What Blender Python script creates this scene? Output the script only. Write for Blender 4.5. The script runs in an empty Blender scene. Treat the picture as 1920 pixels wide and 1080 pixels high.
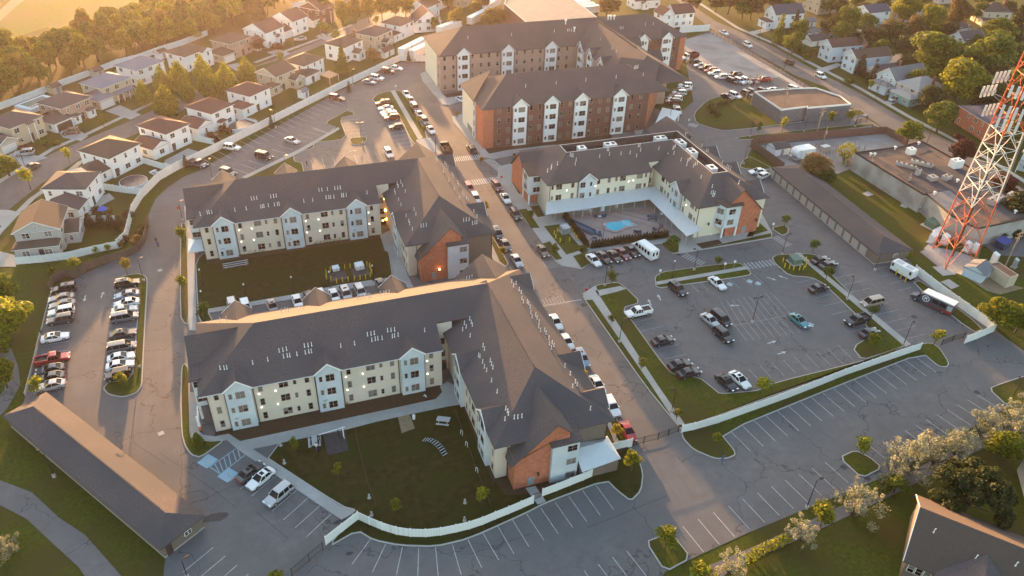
import bpy, bmesh, math, random
from mathutils import Vector, Matrix
R = random.Random(7)
C = bpy.context.scene.collection
PI = math.pi
H = 93.0
F = 1450.0
RW = [[0.9433094235826099, -0.33022975330791315, 0.033401218696913954],
      [-0.16411297432389282, -0.5515156746974165, -0.8178614749586992],
      [0.2885034887810017, 0.7660148631673203, -0.5744449202212011]]

def ray(px, py):
    a = (px - 960, py - 540, F)
    return [sum(a[i] * RW[i][j] for i in range(3)) for j in range(3)]
def G(px, py, z=0.0):
    d = ray(px, py); t = (z - H) / d[2]
    return (d[0] * t, d[1] * t)
def onplane(px, py, a, b, c):
    """surface point on the slope z = a + b*x + c*y seen at that spot of the photograph"""
    d = ray(px, py)
    t = (a - H) / (d[2] - b * d[0] - c * d[1])
    return (d[0] * t, d[1] * t, H + d[2] * t)
def cr(bx, by, s, pts):
    return [(bx + x / s, by + y / s) for x, y in pts]

# ------------------------------------------------------------------ materials
def lin(c):
    return tuple((x / 12.92 if x <= 0.04045 else ((x + 0.055) / 1.055) ** 2.4) for x in c)
MATS = {}
def mat(name, c1, c2=None, scale=1.0, rough=0.8, metal=0.0, spec=0.3, kind=None, period=0.2, big=None, bigscale=0.05,
        bump=0.0, transl=0.0, rnd=0.0, emit=0.0, coat=0.0, stretch=None):
    m = bpy.data.materials.new(name); m.use_nodes = True
    nt = m.node_tree; N = nt.nodes; L = nt.links
    b = N['Principled BSDF']
    b.inputs['Roughness'].default_value = rough
    b.inputs['Metallic'].default_value = metal
    b.inputs['Specular IOR Level'].default_value = spec
    if coat:
        b.inputs['Coat Weight'].default_value = coat; b.inputs['Coat Roughness'].default_value = 0.05
    c1 = tuple(c1) + (1,); c2 = tuple(c2) + (1,) if c2 else None
    col = None
    tc = N.new('ShaderNodeTexCoord')
    src = tc.outputs['Object']
    if c2:
        nz = N.new('ShaderNodeTexNoise'); nz.inputs['Scale'].default_value = scale; nz.inputs['Detail'].default_value = 6
        nz.inputs['Roughness'].default_value = 0.65
        if stretch:
            mp = N.new('ShaderNodeMapping'); mp.inputs['Scale'].default_value = stretch
            L.new(src, mp.inputs['Vector']); L.new(mp.outputs[0], nz.inputs['Vector'])
        else:
            L.new(src, nz.inputs['Vector'])
        rp = N.new('ShaderNodeValToRGB'); rp.color_ramp.elements[0].position = 0.32; rp.color_ramp.elements[1].position = 0.68
        rp.color_ramp.elements[0].color = c1; rp.color_ramp.elements[1].color = c2
        L.new(nz.outputs['Fac'], rp.inputs['Fac']); col = rp.outputs['Color']
        if bump:
            bp = N.new('ShaderNodeBump'); bp.inputs['Strength'].default_value = bump; bp.inputs['Distance'].default_value = 0.05
            L.new(nz.outputs['Fac'], bp.inputs['Height']); L.new(bp.outputs[0], b.inputs['Normal'])
    else:
        rgb = N.new('ShaderNodeRGB'); rgb.outputs[0].default_value = c1; col = rgb.outputs[0]
    def mul(a, fac_out, lo, hi):
        mr = N.new('ShaderNodeMapRange'); mr.inputs['To Min'].default_value = lo; mr.inputs['To Max'].default_value = hi
        L.new(fac_out, mr.inputs['Value'])
        mx = N.new('ShaderNodeMix'); mx.data_type = 'RGBA'; mx.blend_type = 'MULTIPLY'; mx.inputs['Factor'].default_value = 1
        L.new(a, mx.inputs['A']); L.new(mr.outputs[0], mx.inputs['B'])
        return mx.outputs['Result']
    if big:
        n2 = N.new('ShaderNodeTexNoise'); n2.inputs['Scale'].default_value = bigscale; n2.inputs['Detail'].default_value = 4
        L.new(src, n2.inputs['Vector'])
        r2 = N.new('ShaderNodeValToRGB'); r2.color_ramp.elements[0].position = 0.42; r2.color_ramp.elements[1].position = 0.62
        r2.color_ramp.elements[0].color = (0, 0, 0, 1); r2.color_ramp.elements[1].color = (1, 1, 1, 1)
        L.new(n2.outputs['Fac'], r2.inputs['Fac'])
        mx = N.new('ShaderNodeMix'); mx.data_type = 'RGBA'
        L.new(r2.outputs['Color'], mx.inputs['Factor']); L.new(col, mx.inputs['A']); mx.inputs['B'].default_value = tuple(big) + (1,)
        col = mx.outputs['Result']
    if kind in ('bands', 'vbands'):
        sx = N.new('ShaderNodeSeparateXYZ'); L.new(src, sx.inputs[0])
        if kind == 'bands':
            v = sx.outputs['Z']
        else:
            ad = N.new('ShaderNodeMath'); L.new(sx.outputs['X'], ad.inputs[0]); L.new(sx.outputs['Y'], ad.inputs[1]); v = ad.outputs[0]
        dv = N.new('ShaderNodeMath'); dv.operation = 'DIVIDE'; dv.inputs[1].default_value = period; L.new(v, dv.inputs[0])
        fr = N.new('ShaderNodeMath'); fr.operation = 'FRACT'; L.new(dv.outputs[0], fr.inputs[0])
        gt = N.new('ShaderNodeMath'); gt.operation = 'GREATER_THAN'; gt.inputs[1].default_value = 0.18; L.new(fr.outputs[0], gt.inputs[0])
        col = mul(col, gt.outputs[0], 0.84, 1.0)
    if kind == 'pave':      # fine speckle, sealed cracks and worn streaks
        n3 = N.new('ShaderNodeTexNoise'); n3.inputs['Scale'].default_value = 9; n3.inputs['Detail'].default_value = 3; L.new(src, n3.inputs['Vector']); col = mul(col, n3.outputs['Fac'], .72, 1.28)
        n4 = N.new('ShaderNodeTexNoise'); n4.inputs['Scale'].default_value = .25; n4.inputs['Detail'].default_value = 5; L.new(src, n4.inputs['Vector'])
        av = N.new('ShaderNodeMix'); av.data_type = 'RGBA'; av.inputs['Factor'].default_value = .12; L.new(src, av.inputs['A']); sc_ = N.new('ShaderNodeVectorMath'); sc_.operation = 'SCALE'; sc_.inputs['Scale'].default_value = 60; L.new(n4.outputs['Color'], sc_.inputs[0]); L.new(sc_.outputs[0], av.inputs['B'])
        vo = N.new('ShaderNodeTexVoronoi'); vo.feature = 'DISTANCE_TO_EDGE'; vo.inputs['Scale'].default_value = .075; L.new(av.outputs['Result'], vo.inputs['Vector'])
        lt = N.new('ShaderNodeMath'); lt.operation = 'GREATER_THAN'; lt.inputs[1].default_value = .006; L.new(vo.outputs['Distance'], lt.inputs[0]); col = mul(col, lt.outputs[0], .62, 1.0)
        col = mul(col, n4.outputs['Fac'], .80, 1.18)
    if kind == 'brick':
        sx = N.new('ShaderNodeSeparateXYZ'); L.new(src, sx.inputs[0])
        ad = N.new('ShaderNodeMath'); L.new(sx.outputs['X'], ad.inputs[0]); L.new(sx.outputs['Y'], ad.inputs[1])
        cb = N.new('ShaderNodeCombineXYZ'); L.new(ad.outputs[0], cb.inputs[0]); L.new(sx.outputs['Z'], cb.inputs[1])
        bt = N.new('ShaderNodeTexBrick'); bt.inputs['Scale'].default_value = 1; bt.inputs['Brick Width'].default_value = period * 2.2
        bt.inputs['Row Height'].default_value = period; bt.inputs['Mortar Size'].default_value = 0.018
        L.new(cb.outputs[0], bt.inputs['Vector'])
        bt.inputs['Color1'].default_value = (1, 1, 1, 1); bt.inputs['Color2'].default_value = (0.72, 0.72, 0.72, 1); bt.inputs['Mortar'].default_value = (0.8, 0.8, 0.8, 1)
        mx = N.new('ShaderNodeMix'); mx.data_type = 'RGBA'; mx.blend_type = 'MULTIPLY'; mx.inputs['Factor'].default_value = 1
        L.new(col, mx.inputs['A']); L.new(bt.outputs['Color'], mx.inputs['B']); col = mx.outputs['Result']
    if rnd:
        oi = N.new('ShaderNodeObjectInfo'); col = mul(col, oi.outputs['Random'], 1 - rnd, 1 + rnd)
    L.new(col, b.inputs['Base Color'])
    if emit:
        L.new(col, b.inputs['Emission Color']); b.inputs['Emission Strength'].default_value = emit
    if transl:
        tr = N.new('ShaderNodeBsdfTranslucent'); L.new(col, tr.inputs['Color'])
        ms = N.new('ShaderNodeMixShader'); ms.inputs[0].default_value = transl
        L.new(b.outputs[0], ms.inputs[1]); L.new(tr.outputs[0], ms.inputs[2]); L.new(ms.outputs[0], N['Material Output'].inputs['Surface'])
    MATS[name] = m
    return m
M = MATS

def foliage(name, c1, c2, transl=0.45):
    m = bpy.data.materials.new(name); m.use_nodes = True
    nt = m.node_tree; N = nt.nodes; L = nt.links; b = N['Principled BSDF']
    b.inputs['Roughness'].default_value = 0.65; b.inputs['Specular IOR Level'].default_value = 0.2
    ge = N.new('ShaderNodeNewGeometry'); oi = N.new('ShaderNodeObjectInfo')
    tc = N.new('ShaderNodeTexCoord'); nz = N.new('ShaderNodeTexNoise'); nz.inputs['Scale'].default_value = 0.7
    L.new(tc.outputs['Object'], nz.inputs['Vector'])
    a = N.new('ShaderNodeMath'); a.operation = 'ADD'; L.new(ge.outputs['Random Per Island'], a.inputs[0]); L.new(nz.outputs['Fac'], a.inputs[1])
    h = N.new('ShaderNodeMath'); h.operation = 'MULTIPLY'; h.inputs[1].default_value = 0.5; L.new(a.outputs[0], h.inputs[0])
    rp = N.new('ShaderNodeValToRGB'); rp.color_ramp.elements[0].color = tuple(c1) + (1,); rp.color_ramp.elements[1].color = tuple(c2) + (1,)
    rp.color_ramp.elements[0].position = 0.25; rp.color_ramp.elements[1].position = 0.8
    L.new(h.outputs[0], rp.inputs['Fac'])
    mr = N.new('ShaderNodeMapRange'); mr.inputs['To Min'].default_value = 0.75; mr.inputs['To Max'].default_value = 1.25; L.new(oi.outputs['Random'], mr.inputs['Value'])
    mx = N.new('ShaderNodeMix'); mx.data_type = 'RGBA'; mx.blend_type = 'MULTIPLY'; mx.inputs['Factor'].default_value = 1
    L.new(rp.outputs['Color'], mx.inputs['A']); L.new(mr.outputs[0], mx.inputs['B'])
    L.new(mx.outputs['Result'], b.inputs['Base Color'])
    tr = N.new('ShaderNodeBsdfTranslucent'); L.new(mx.outputs['Result'], tr.inputs['Color'])
    ms = N.new('ShaderNodeMixShader'); ms.inputs[0].default_value = transl
    L.new(b.outputs[0], ms.inputs[1]); L.new(tr.outputs[0], ms.inputs[2]); L.new(ms.outputs[0], N['Material Output'].inputs['Surface'])
    MATS[name] = m

def glass_window(name, dark, light, thr=0.5):
    """window pane: dark room behind glass, or pale for blinds and painted reflections, differing from window to window"""
    m = bpy.data.materials.new(name); m.use_nodes = True
    nt = m.node_tree; N = nt.nodes; L = nt.links; b = N['Principled BSDF']
    oi = N.new('ShaderNodeObjectInfo'); ge = N.new('ShaderNodeNewGeometry')
    a = N.new('ShaderNodeMath'); a.operation = 'MULTIPLY_ADD'; a.inputs[1].default_value = 0.35; L.new(ge.outputs['Random Per Island'], a.inputs[0]); L.new(oi.outputs['Random'], a.inputs[2])
    d = N.new('ShaderNodeMath'); d.operation = 'FRACT'; L.new(a.outputs[0], d.inputs[0])
    rp = N.new('ShaderNodeValToRGB'); rp.color_ramp.interpolation = 'CONSTANT'
    e = rp.color_ramp.elements; e[0].color = tuple(dark) + (1,); e[1].position = thr; e[1].color = tuple(light) + (1,)
    k = e.new(thr * 0.6); k.color = tuple(x * 1.8 for x in dark) + (1,)
    k = e.new(thr + (1 - thr) * 0.5); k.color = tuple(x * 0.7 for x in light) + (1,)
    L.new(d.outputs[0], rp.inputs['Fac']); L.new(rp.outputs[0], b.inputs['Base Color'])
    b.inputs['Roughness'].default_value = 0.08; b.inputs['Specular IOR Level'].default_value = 0.5
    MATS[name] = m

# ------------------------------------------------------------------ mesh builder
class MB:
    def __init__(s, o=(0, 0, 0)):
        s.v = []; s.f = []; s.m = []; s.o = o
    def pts(s, ps):
        k = len(s.v)
        s.v += [(p[0], p[1], p[2]) for p in ps]
        return k
    def poly(s, ps, m=0):
        k = s.pts(ps); s.f.append(tuple(range(k, k + len(ps)))); s.m.append(m)
    def box(s, x0, y0, z0, x1, y1, z1, m=0, mt=None):
        if x0 > x1: x0, x1 = x1, x0
        if y0 > y1: y0, y1 = y1, y0
        k = s.pts([(x0, y0, z0), (x1, y0, z0), (x1, y1, z0), (x0, y1, z0), (x0, y0, z1), (x1, y0, z1), (x1, y1, z1), (x0, y1, z1)])
        fs = [(0, 3, 2, 1), (4, 5, 6, 7), (0, 1, 5, 4), (1, 2, 6, 5), (2, 3, 7, 6), (3, 0, 4, 7)]
        for i, f in enumerate(fs):
            s.f.append(tuple(k + j for j in f)); s.m.append(mt if (mt is not None and i == 1) else m)
    def obox(s, cx, cy, a, hx, hy, z0, z1, m=0):
        c, d = math.cos(a), math.sin(a)
        q = [(cx + c * x - d * y, cy + d * x + c * y) for x, y in ((-hx, -hy), (hx, -hy), (hx, hy), (-hx, hy))]
        s.prism(q, z0, z1, m)
    def prism(s, q, z0, z1, m=0, mt=None, bottom=True):
        n = len(q)
        if sum(q[i][0] * q[(i + 1) % n][1] - q[(i + 1) % n][0] * q[i][1] for i in range(n)) < 0: q = q[::-1]
        k = s.pts([(x, y, z0) for x, y in q] + [(x, y, z1) for x, y in q])
        for i in range(n):
            j = (i + 1) % n
            s.f.append((k + i, k + j, k + n + j, k + n + i)); s.m.append(m)
        s.f.append(tuple(k + n + i for i in range(n))); s.m.append(m if mt is None else mt)
        if bottom:
            s.f.append(tuple(k + i for i in reversed(range(n)))); s.m.append(m)
    def slab(s, ps, t, m=0, me=None):
        """sheet of thickness t hanging below the polygon ps (3-D points)"""
        n = len(ps)
        k = s.pts(list(ps) + [(p[0], p[1], p[2] - t) for p in ps])
        s.f.append(tuple(k + i for i in range(n))); s.m.append(m)
        s.f.append(tuple(k + n + i for i in reversed(range(n)))); s.m.append(m if me is None else me)
        for i in range(n):
            j = (i + 1) % n
            s.f.append((k + i, k + n + i, k + n + j, k + j)); s.m.append(m if me is None else me)
    def tube(s, p, q, r, r2=None, n=6, m=0, cap=True):
        p = Vector(p); q = Vector(q); d = q - p
        if d.length < 1e-6: return
        d.normalize(); u = d.orthogonal().normalized(); w = d.cross(u); r2 = r if r2 is None else r2
        k = s.pts([p + (u * math.cos(2 * PI * i / n) + w * math.sin(2 * PI * i / n)) * r for i in range(n)] +
                  [q + (u * math.cos(2 * PI * i / n) + w * math.sin(2 * PI * i / n)) * r2 for i in range(n)])
        for i in range(n):
            j = (i + 1) % n
            s.f.append((k + i, k + j, k + n + j, k + n + i)); s.m.append(m)
        if cap:
            s.f.append(tuple(k + i for i in reversed(range(n)))); s.m.append(m)
            s.f.append(tuple(k + n + i for i in range(n))); s.m.append(m)
    def lathe(s, prof, n=10, m=0, c=(0, 0)):
        """prof: (radius, z) from bottom to top"""
        k = len(s.v)
        for r, z in prof:
            s.v += [(c[0] + r * math.cos(2 * PI * i / n), c[1] + r * math.sin(2 * PI * i / n), z) for i in range(n)]
        for a in range(len(prof) - 1):
            for i in range(n):
                j = (i + 1) % n
                s.f.append((k + a * n + i, k + a * n + j, k + (a + 1) * n + j, k + (a + 1) * n + i)); s.m.append(m)
        s.f.append(tuple(k + i for i in reversed(range(n)))); s.m.append(m)
        e = k + (len(prof) - 1) * n
        s.f.append(tuple(e + i for i in range(n))); s.m.append(m)
    def loft(s, rings, m=0, close=True, caps=True):
        n = len(rings[0]); k = len(s.v)
        for r in rings: s.v += [tuple(p) for p in r]
        for a in range(len(rings) - 1):
            for i in range(n if close else n - 1):
                j = (i + 1) % n
                s.f.append((k + a * n + i, k + a * n + j, k + (a + 1) * n + j, k + (a + 1) * n + i)); s.m.append(m)
        if caps:
            s.f.append(tuple(k + i for i in reversed(range(n)))); s.m.append(m)
            e = k + (len(rings) - 1) * n
            s.f.append(tuple(e + i for i in range(n))); s.m.append(m)
    def mesh(s, name, mats, smooth=False):
        me = bpy.data.meshes.new(name)
        o = s.o
        me.from_pydata([(x - o[0], y - o[1], z - o[2]) for x, y, z in s.v], [], s.f)
        for k in mats: me.materials.append(M[k])
        me.polygons.foreach_set('material_index', s.m)
        if smooth: me.polygons.foreach_set('use_smooth', [True] * len(s.f))
        me.update()
        return me
    def build(s, name, mats, parent=None, smooth=False):
        if isinstance(mats, str): mats = [mats]
        return link(name, s.mesh(name, mats, smooth), parent)

def link(name, me, parent=None, loc=None, rz=None):
    o = bpy.data.objects.new(name, me); C.objects.link(o)
    if parent: o.parent = parent
    if loc: o.location = loc
    if rz is not None: o.rotation_euler = (0, 0, rz)
    return o
def tag(o, label=None, cat=None, group=None, kind=None):
    if label: o['label'] = label
    if cat: o['category'] = cat
    if group: o['group'] = group
    if kind: o['kind'] = kind
    return o
def thing(name, label, cat, loc=(0, 0, 0), rz=0.0, group=None):
    o = link(name, None, None, loc, rz)
    o.empty_display_size = 0.5
    return tag(o, label, cat, group)
def copy_tree(o, parent=None):
    c = o.copy(); C.objects.link(c)
    if parent: c.parent = parent
    for ch in o.children: copy_tree(ch, c)
    return c
def ordn(i): return ['first', 'second', 'third', 'fourth', 'fifth', 'sixth', 'seventh', 'eighth', 'ninth', 'tenth', 'eleventh', 'twelfth', 'thirteenth', 'fourteenth', 'fifteenth'][i]

# ------------------------------------------------------------------ camera, light, air
scene = bpy.context.scene
cd = bpy.data.cameras.new('camera'); cam = bpy.data.objects.new('camera', cd); C.objects.link(cam)
cd.lens = 36 * F / 1920; cd.sensor_width = 36; cd.clip_end = 6000; cd.clip_start = 0.5
r, d, f = (Vector(x) for x in RW)
mw = Matrix((r, -d, -f)).transposed().to_4x4(); mw.translation = (0, 0, H)
cam.matrix_world = mw
scene.camera = cam
AZ, EL = math.radians(2.0), math.radians(5.7)
sd = Vector((math.sin(AZ) * math.cos(EL), math.cos(AZ) * math.cos(EL), math.sin(EL)))
sl = bpy.data.lights.new('sun', 'SUN'); sl.energy = 4.4; sl.angle = math.radians(0.5); sl.color = (1.0, 0.54, 0.22)
so = bpy.data.objects.new('sun', sl); C.objects.link(so)
so.rotation_euler = (-sd).to_track_quat('-Z', 'Y').to_euler(); so.location = (0, 0, 150)
w = bpy.data.worlds.new('World'); scene.world = w; w.use_nodes = True
nt = w.node_tree; bg = nt.nodes['Background']
sky = nt.nodes.new('ShaderNodeTexSky'); sky.sky_type = 'NISHITA'; sky.sun_disc = False
sky.sun_elevation = EL; sky.sun_rotation = AZ; sky.air_density = 1.0; sky.dust_density = 2.0
nt.links.new(sky.outputs[0], bg.inputs['Color']); bg.inputs['Strength'].default_value = 0.15
vs = scene.view_settings
vs.view_transform = 'Standard'; vs.look = 'None'; vs.gamma = 1.0; vs.use_curve_mapping = False; vs.exposure = 2.55
scene.render.engine = 'CYCLES'
cy = scene.cycles
cy.use_denoising = True
try: cy.denoiser = 'OPENIMAGEDENOISE'
except Exception: pass
cy.max_bounces = 5; cy.diffuse_bounces = 3; cy.glossy_bounces = 2; cy.transmission_bounces = 2; cy.volume_bounces = 0; cy.transparent_max_bounces = 4
cy.sample_clamp_indirect = 6.0
# ------------------------------------------------------------------ surface materials
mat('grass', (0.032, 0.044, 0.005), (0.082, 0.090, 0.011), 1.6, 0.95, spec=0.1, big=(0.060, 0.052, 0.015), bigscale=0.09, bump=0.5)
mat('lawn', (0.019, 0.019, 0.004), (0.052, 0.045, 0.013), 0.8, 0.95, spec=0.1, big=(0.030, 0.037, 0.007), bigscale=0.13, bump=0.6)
mat('meadow', (0.06, 0.085, 0.012), (0.11, 0.125, 0.025), 0.9, 0.95, spec=0.1, big=(0.11, 0.10, 0.035), bigscale=0.05)
mat('asphalt', (0.116, 0.109, 0.111), (0.148, 0.141, 0.140), 0.7, 0.85, spec=0.25, big=(0.12, 0.117, 0.12), bigscale=0.07, kind='pave')
mat('road_asphalt', (0.135, 0.115, 0.108), (0.168, 0.145, 0.136), 0.6, 0.85, spec=0.25, big=(0.115, 0.108, 0.108), bigscale=0.06, stretch=(1, 0.12, 1), kind='pave')
mat('gravel', (0.25, 0.24, 0.23), (0.34, 0.32, 0.31), 1.5, 0.95, spec=0.1, big=(0.22, 0.20, 0.19), bigscale=0.1)
mat('concrete', (0.31, 0.31, 0.30), (0.37, 0.365, 0.35), 1.2, 0.9, spec=0.2, big=(0.30, 0.295, 0.28), bigscale=0.2)
mat('kerb', (0.36, 0.34, 0.31), (0.42, 0.40, 0.37), 2.0, 0.9, spec=0.2)
mat('paver', (0.33, 0.25, 0.225), (0.40, 0.31, 0.275), 3.0, 0.9, spec=0.2, kind='brick', period=0.5)
mat('mulch', (0.045, 0.030, 0.020), (0.085, 0.055, 0.032), 4.0, 0.95, spec=0.1)
mat('dirt', (0.20, 0.15, 0.095), (0.28, 0.21, 0.13), 2.0, 0.95, spec=0.1)
mat('line_white', (0.30, 0.30, 0.30), (0.52, 0.52, 0.51), 1.5, 0.8)
mat('line_ghost', (0.15, 0.145, 0.14), (0.24, 0.23, 0.22), 1.5, 0.8)
mat('line_faded', (0.19, 0.19, 0.19), (0.37, 0.365, 0.36), 2.0, 0.8)
mat('line_blue', (0.22, 0.36, 0.45), (0.30, 0.45, 0.52), 2.0, 0.8)
mat('ramp_red', (0.22, 0.07, 0.06), (0.28, 0.09, 0.08), 2.0, 0.8)
mat('water', (0.03, 0.42, 0.55), (0.06, 0.50, 0.62), 1.2, 0.06, spec=0.5)
mat('pool_dark', (0.035, 0.02, 0.03), (0.06, 0.035, 0.045), 1.2, 0.25)
mat('tar', (0.03, 0.03, 0.032), (0.05, 0.05, 0.052), 2.0, 0.6)

def struct(name, mb, mats):
    return tag(mb.build(name, mats), kind='structure')
def flat(name, px, m, z, world=None):
    mb = MB(); q = world or [G(x, y, z) for x, y in px]
    mb.prism(q, z - 0.3, z, 0, bottom=False)
    return struct(name, mb, [m])
def inset(q, t):
    n = len(q)
    if sum(q[i][0] * q[(i + 1) % n][1] - q[(i + 1) % n][0] * q[i][1] for i in range(n)) < 0: q = q[::-1]
    o = []
    for i in range(n):
        a, b, c = Vector(q[i - 1]), Vector(q[i]), Vector(q[(i + 1) % n])
        e1 = (b - a).normalized(); e2 = (c - b).normalized()
        n1 = Vector((-e1.y, e1.x)); n2 = Vector((-e2.y, e2.x)); k = (n1 + n2)
        l = k.length
        if l < 0.3: k = n1; l = 1
        k = k / l; cs = max(0.5, k.dot(n1))
        o.append(tuple(b + k * (t / cs)))
    return o
def smooth(q, it=1):
    for _ in range(it):
        r_ = []
        n = len(q)
        for i in range(n):
            a, b = q[i], q[(i + 1) % n]
            r_ += [(a[0] * .82 + b[0] * .18, a[1] * .82 + b[1] * .18), (a[0] * .18 + b[0] * .82, a[1] * .18 + b[1] * .82)]
        q = r_
    return q
def island(name, px, m='grass', zk=0.14, rim=0.2, base='kerb', sm=1):
    q = [G(x, y, zk) for x, y in px]
    q = smooth(q, sm) if sm else q
    mb = MB(); mb.prism(q, -0.2, zk, 0, bottom=False)
    mb.prism(inset(q, rim), zk - 0.1, zk + 0.03, 1, bottom=False)
    return struct(name, mb, [base, m])

g = MB(); g.poly([(-900, -300, 0), (1500, -300, 0), (1500, 1900, 0), (-900, 1900, 0)]); struct('ground', g, ['grass'])
Z1, Z2 = 0.03, 0.036
flat('parking_asphalt', [(300, 1130), (310, 1048), (20, 795), (45, 752), (98, 545), (160, 512), (255, 470), (272, 452), (279, 400), (292, 372), (316, 350),
     (345, 331), (375, 319), (640, 169), (753, 116), (812, 118), (1000, 120), (1235, 205), (1300, 290), (1395, 300), (1455, 315), (1700, 480), (1722, 512), (1866, 613),
     (1870, 622), (1930, 665), (2010, 700), (2010, 745), (1925, 706), (1855, 728), (1890, 763), (1665, 891), (1400, 1000), (1296, 1048), (1247, 1072), (1215, 1130)], 'asphalt', Z1)
# main road between the blocks, slightly warmer surface
mr = [(50.2, 300), (61.5, 300), (62.2, 200), (61.8, 148), (62.0, 78), (50.0, 78), (50.0, 110), (49.0, 160), (49.5, 200)]
flat('main_road', [(755, 168), (800, 146), (868, 220), (905, 290), (939, 330), (1018, 457), (1093, 556), (1207, 720), (1275, 797), (1185, 826), (1100, 690), (1030, 560), (960, 455), (880, 345), (815, 262)], 'road_asphalt', Z2)
flat('west_drive', [(270, 520), (278, 440), (292, 385), (335, 385), (337, 593), (352, 608), (340, 685), (338, 747), (340, 813), (362, 855), (366, 970), (312, 925), (100, 745), (130, 540), (180, 510), (205, 525), (196, 700), (205, 742), (250, 740), (268, 690)], 'road_asphalt', Z2)
flat('boulevard', [(1236, 245), (1300, 190), (1285, 110), (1276, 76), (1340, 56), (1480, 140), (1596, 206), (1655, 240), (1660, 252), (1410, 278), (1398, 300), (1452, 318), (1440, 350), (1300, 292)], 'asphalt', 0.041)
flat('gravel_lot', [(1277, 76), (1335, 61), (1468, 140), (1455, 146), (1385, 143), (1345, 140), (1296, 112)], 'gravel', 0.047)
flat('avenue', [(1235, -30), (1268, 0), (1330, 52), (1440, 113), (1487, 140), (1548, 163), (1593, 200), (1640, 228), (1690, 262), (1752, 300), (1850, 370), (1990, 470), (2080, 470), (1930, 362), (1800, 273), (1707, 230), (1617, 177), (1552, 144), (1520, 127), (1452, 88), (1343, 40), (1290, 5), (1262, -30)], 'road_asphalt', 0.03)
flat('suburb_street', [(-30, 420), (0, 405), (17, 393), (77, 345), (115, 320), (158, 292), (262, 248), (380, 187), (482, 124), (550, 106), (617, 80), (660, 62), (720, 48), (800, 20), (790, 8), (735, 20), (673, 38), (643, 57), (582, 83), (541, 100), (475, 125), (400, 155), (283, 208), (248, 225), (180, 253), (85, 293), (0, 338), (-30, 352)], 'road_asphalt', 0.03)
# pavements along the streets
def ribbon(name, px, wd, m, z, h=0.1, world=False):
    q = px if world else [G(x, y, z) for x, y in px]
    L_, R_ = [], []
    for i, p in enumerate(q):
        a = Vector(q[max(0, i - 1)]); b = Vector(q[min(len(q) - 1, i + 1)]); t = (b - a).normalized(); n = Vector((-t.y, t.x)) * wd / 2
        L_.append((p[0] + n.x, p[1] + n.y)); R_.append((p[0] - n.x, p[1] - n.y))
    mb = MB()
    for i in range(len(q) - 1):
        mb.prism([L_[i], R_[i], R_[i + 1], L_[i + 1]], z - h, z, 0, bottom=False)
    return struct(name, mb, [m])
ribbon('avenue_pavement', [(1278, -20), (1310, 5), (1383, 52), (1455, 83), (1520, 118), (1617, 168), (1707, 220), (1810, 272), (1930, 345)], 1.7, 'concrete', 0.12)
ribbon('avenue_pavement', [(1440, 128), (1500, 163), (1560, 198), (1625, 216)], 2.2, 'concrete', 0.12)
ribbon('suburb_pavement', [(-20, 352), (38, 316), (100, 278), (165, 250), (240, 214), (300, 186)], 1.4, 'concrete', 0.10)
ribbon('suburb_pavement', [(478, 117), (545, 92), (610, 68), (660, 46)], 1.4, 'concrete', 0.10)
ribbon('suburb_pavement', [(-20, 455), (20, 412), (60, 372), (100, 345), (150, 304), (230, 268)], 1.4, 'concrete', 0.10)
# driveways
for i, px in enumerate([[(5, 296), (35, 281), (60, 290), (90, 295), (45, 310), (12, 303)], [(110, 248), (140, 238), (165, 255), (152, 264), (118, 258)], [(197, 208), (225, 197), (265, 215), (245, 224)],
                        [(0, 393), (20, 394), (35, 398), (10, 425), (-10, 420)], [(-5, 470), (28, 478), (30, 500), (-5, 500)], [(500, 98), (520, 92), (545, 100), (528, 108)], [(592, 68), (605, 62), (635, 75), (618, 80)],
                        [(425, 122), (445, 118), (470, 128), (450, 137)], [(1530, 130), (1570, 118), (1580, 122), (1540, 137)], [(1660, 190), (1700, 180), (1705, 186), (1668, 196)], [(1403, 60), (1440, 52), (1445, 57), (1410, 66)], [(1650, 108), (1690, 100), (1700, 122), (1655, 122)]]):
    flat('driveway', px, 'concrete', 0.05)
# meadow beyond the trees, and paths bottom left / bottom right
flat('meadow', [(-120, 60), (0, 20), (40, -10), (130, -25), (300, -25), (330, 0), (300, 14), (160, 60), (150, 80), (115, 92), (90, 50), (0, 80)], 'meadow', 0.02)
flat('meadow_path', [(0, 40), (33, 10), (60, -10), (45, -12), (20, 0), (-10, 28)], 'dirt', 0.026)
flat('footpath', [(-30, 884), (0, 900), (60, 923), (110, 970), (160, 1003), (232, 1085), (255, 1130), (190, 1130), (160, 1082), (147, 1063), (100, 1020), (50, 973), (0, 947), (-30, 935)], 'asphalt', 0.05)
flat('footpath', [(-10, 630), (0, 642), (22, 655), (35, 690), (38, 722), (14, 765), (-20, 800), (-20, 770), (8, 730), (14, 700), (6, 676), (-10, 665)], 'asphalt', 0.05)
flat('footpath', [(1270, 1100), (1300, 1072), (1420, 1022), (1665, 907), (1830, 820), (1930, 770), (1945, 790), (1800, 862), (1680, 925), (1500, 1010), (1380, 1062), (1330, 1100)], 'asphalt', 0.05)
# compound yards on the right
flat('yard_gravel', [(1407, 274), (1550, 262), (1660, 250), (1698, 272), (1610, 300), (1600, 314), (1560, 330), (1500, 322), (1467, 318)], 'gravel', 0.05)
flat('yard_gravel', [(1725, 472), (1745, 462), (1790, 470), (1835, 485), (1830, 505), (1815, 520), (1760, 500)], 'gravel', 0.05)
flat('yard_asphalt', [(1838, 455), (1850, 440), (1930, 430), (1990, 455), (1930, 482), (1870, 478)], 'asphalt', 0.05)
flat('bare_soil', [(1812, 520), (1840, 518), (1920, 540), (1875, 552), (1850, 545)], 'dirt', 0.04)

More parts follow.
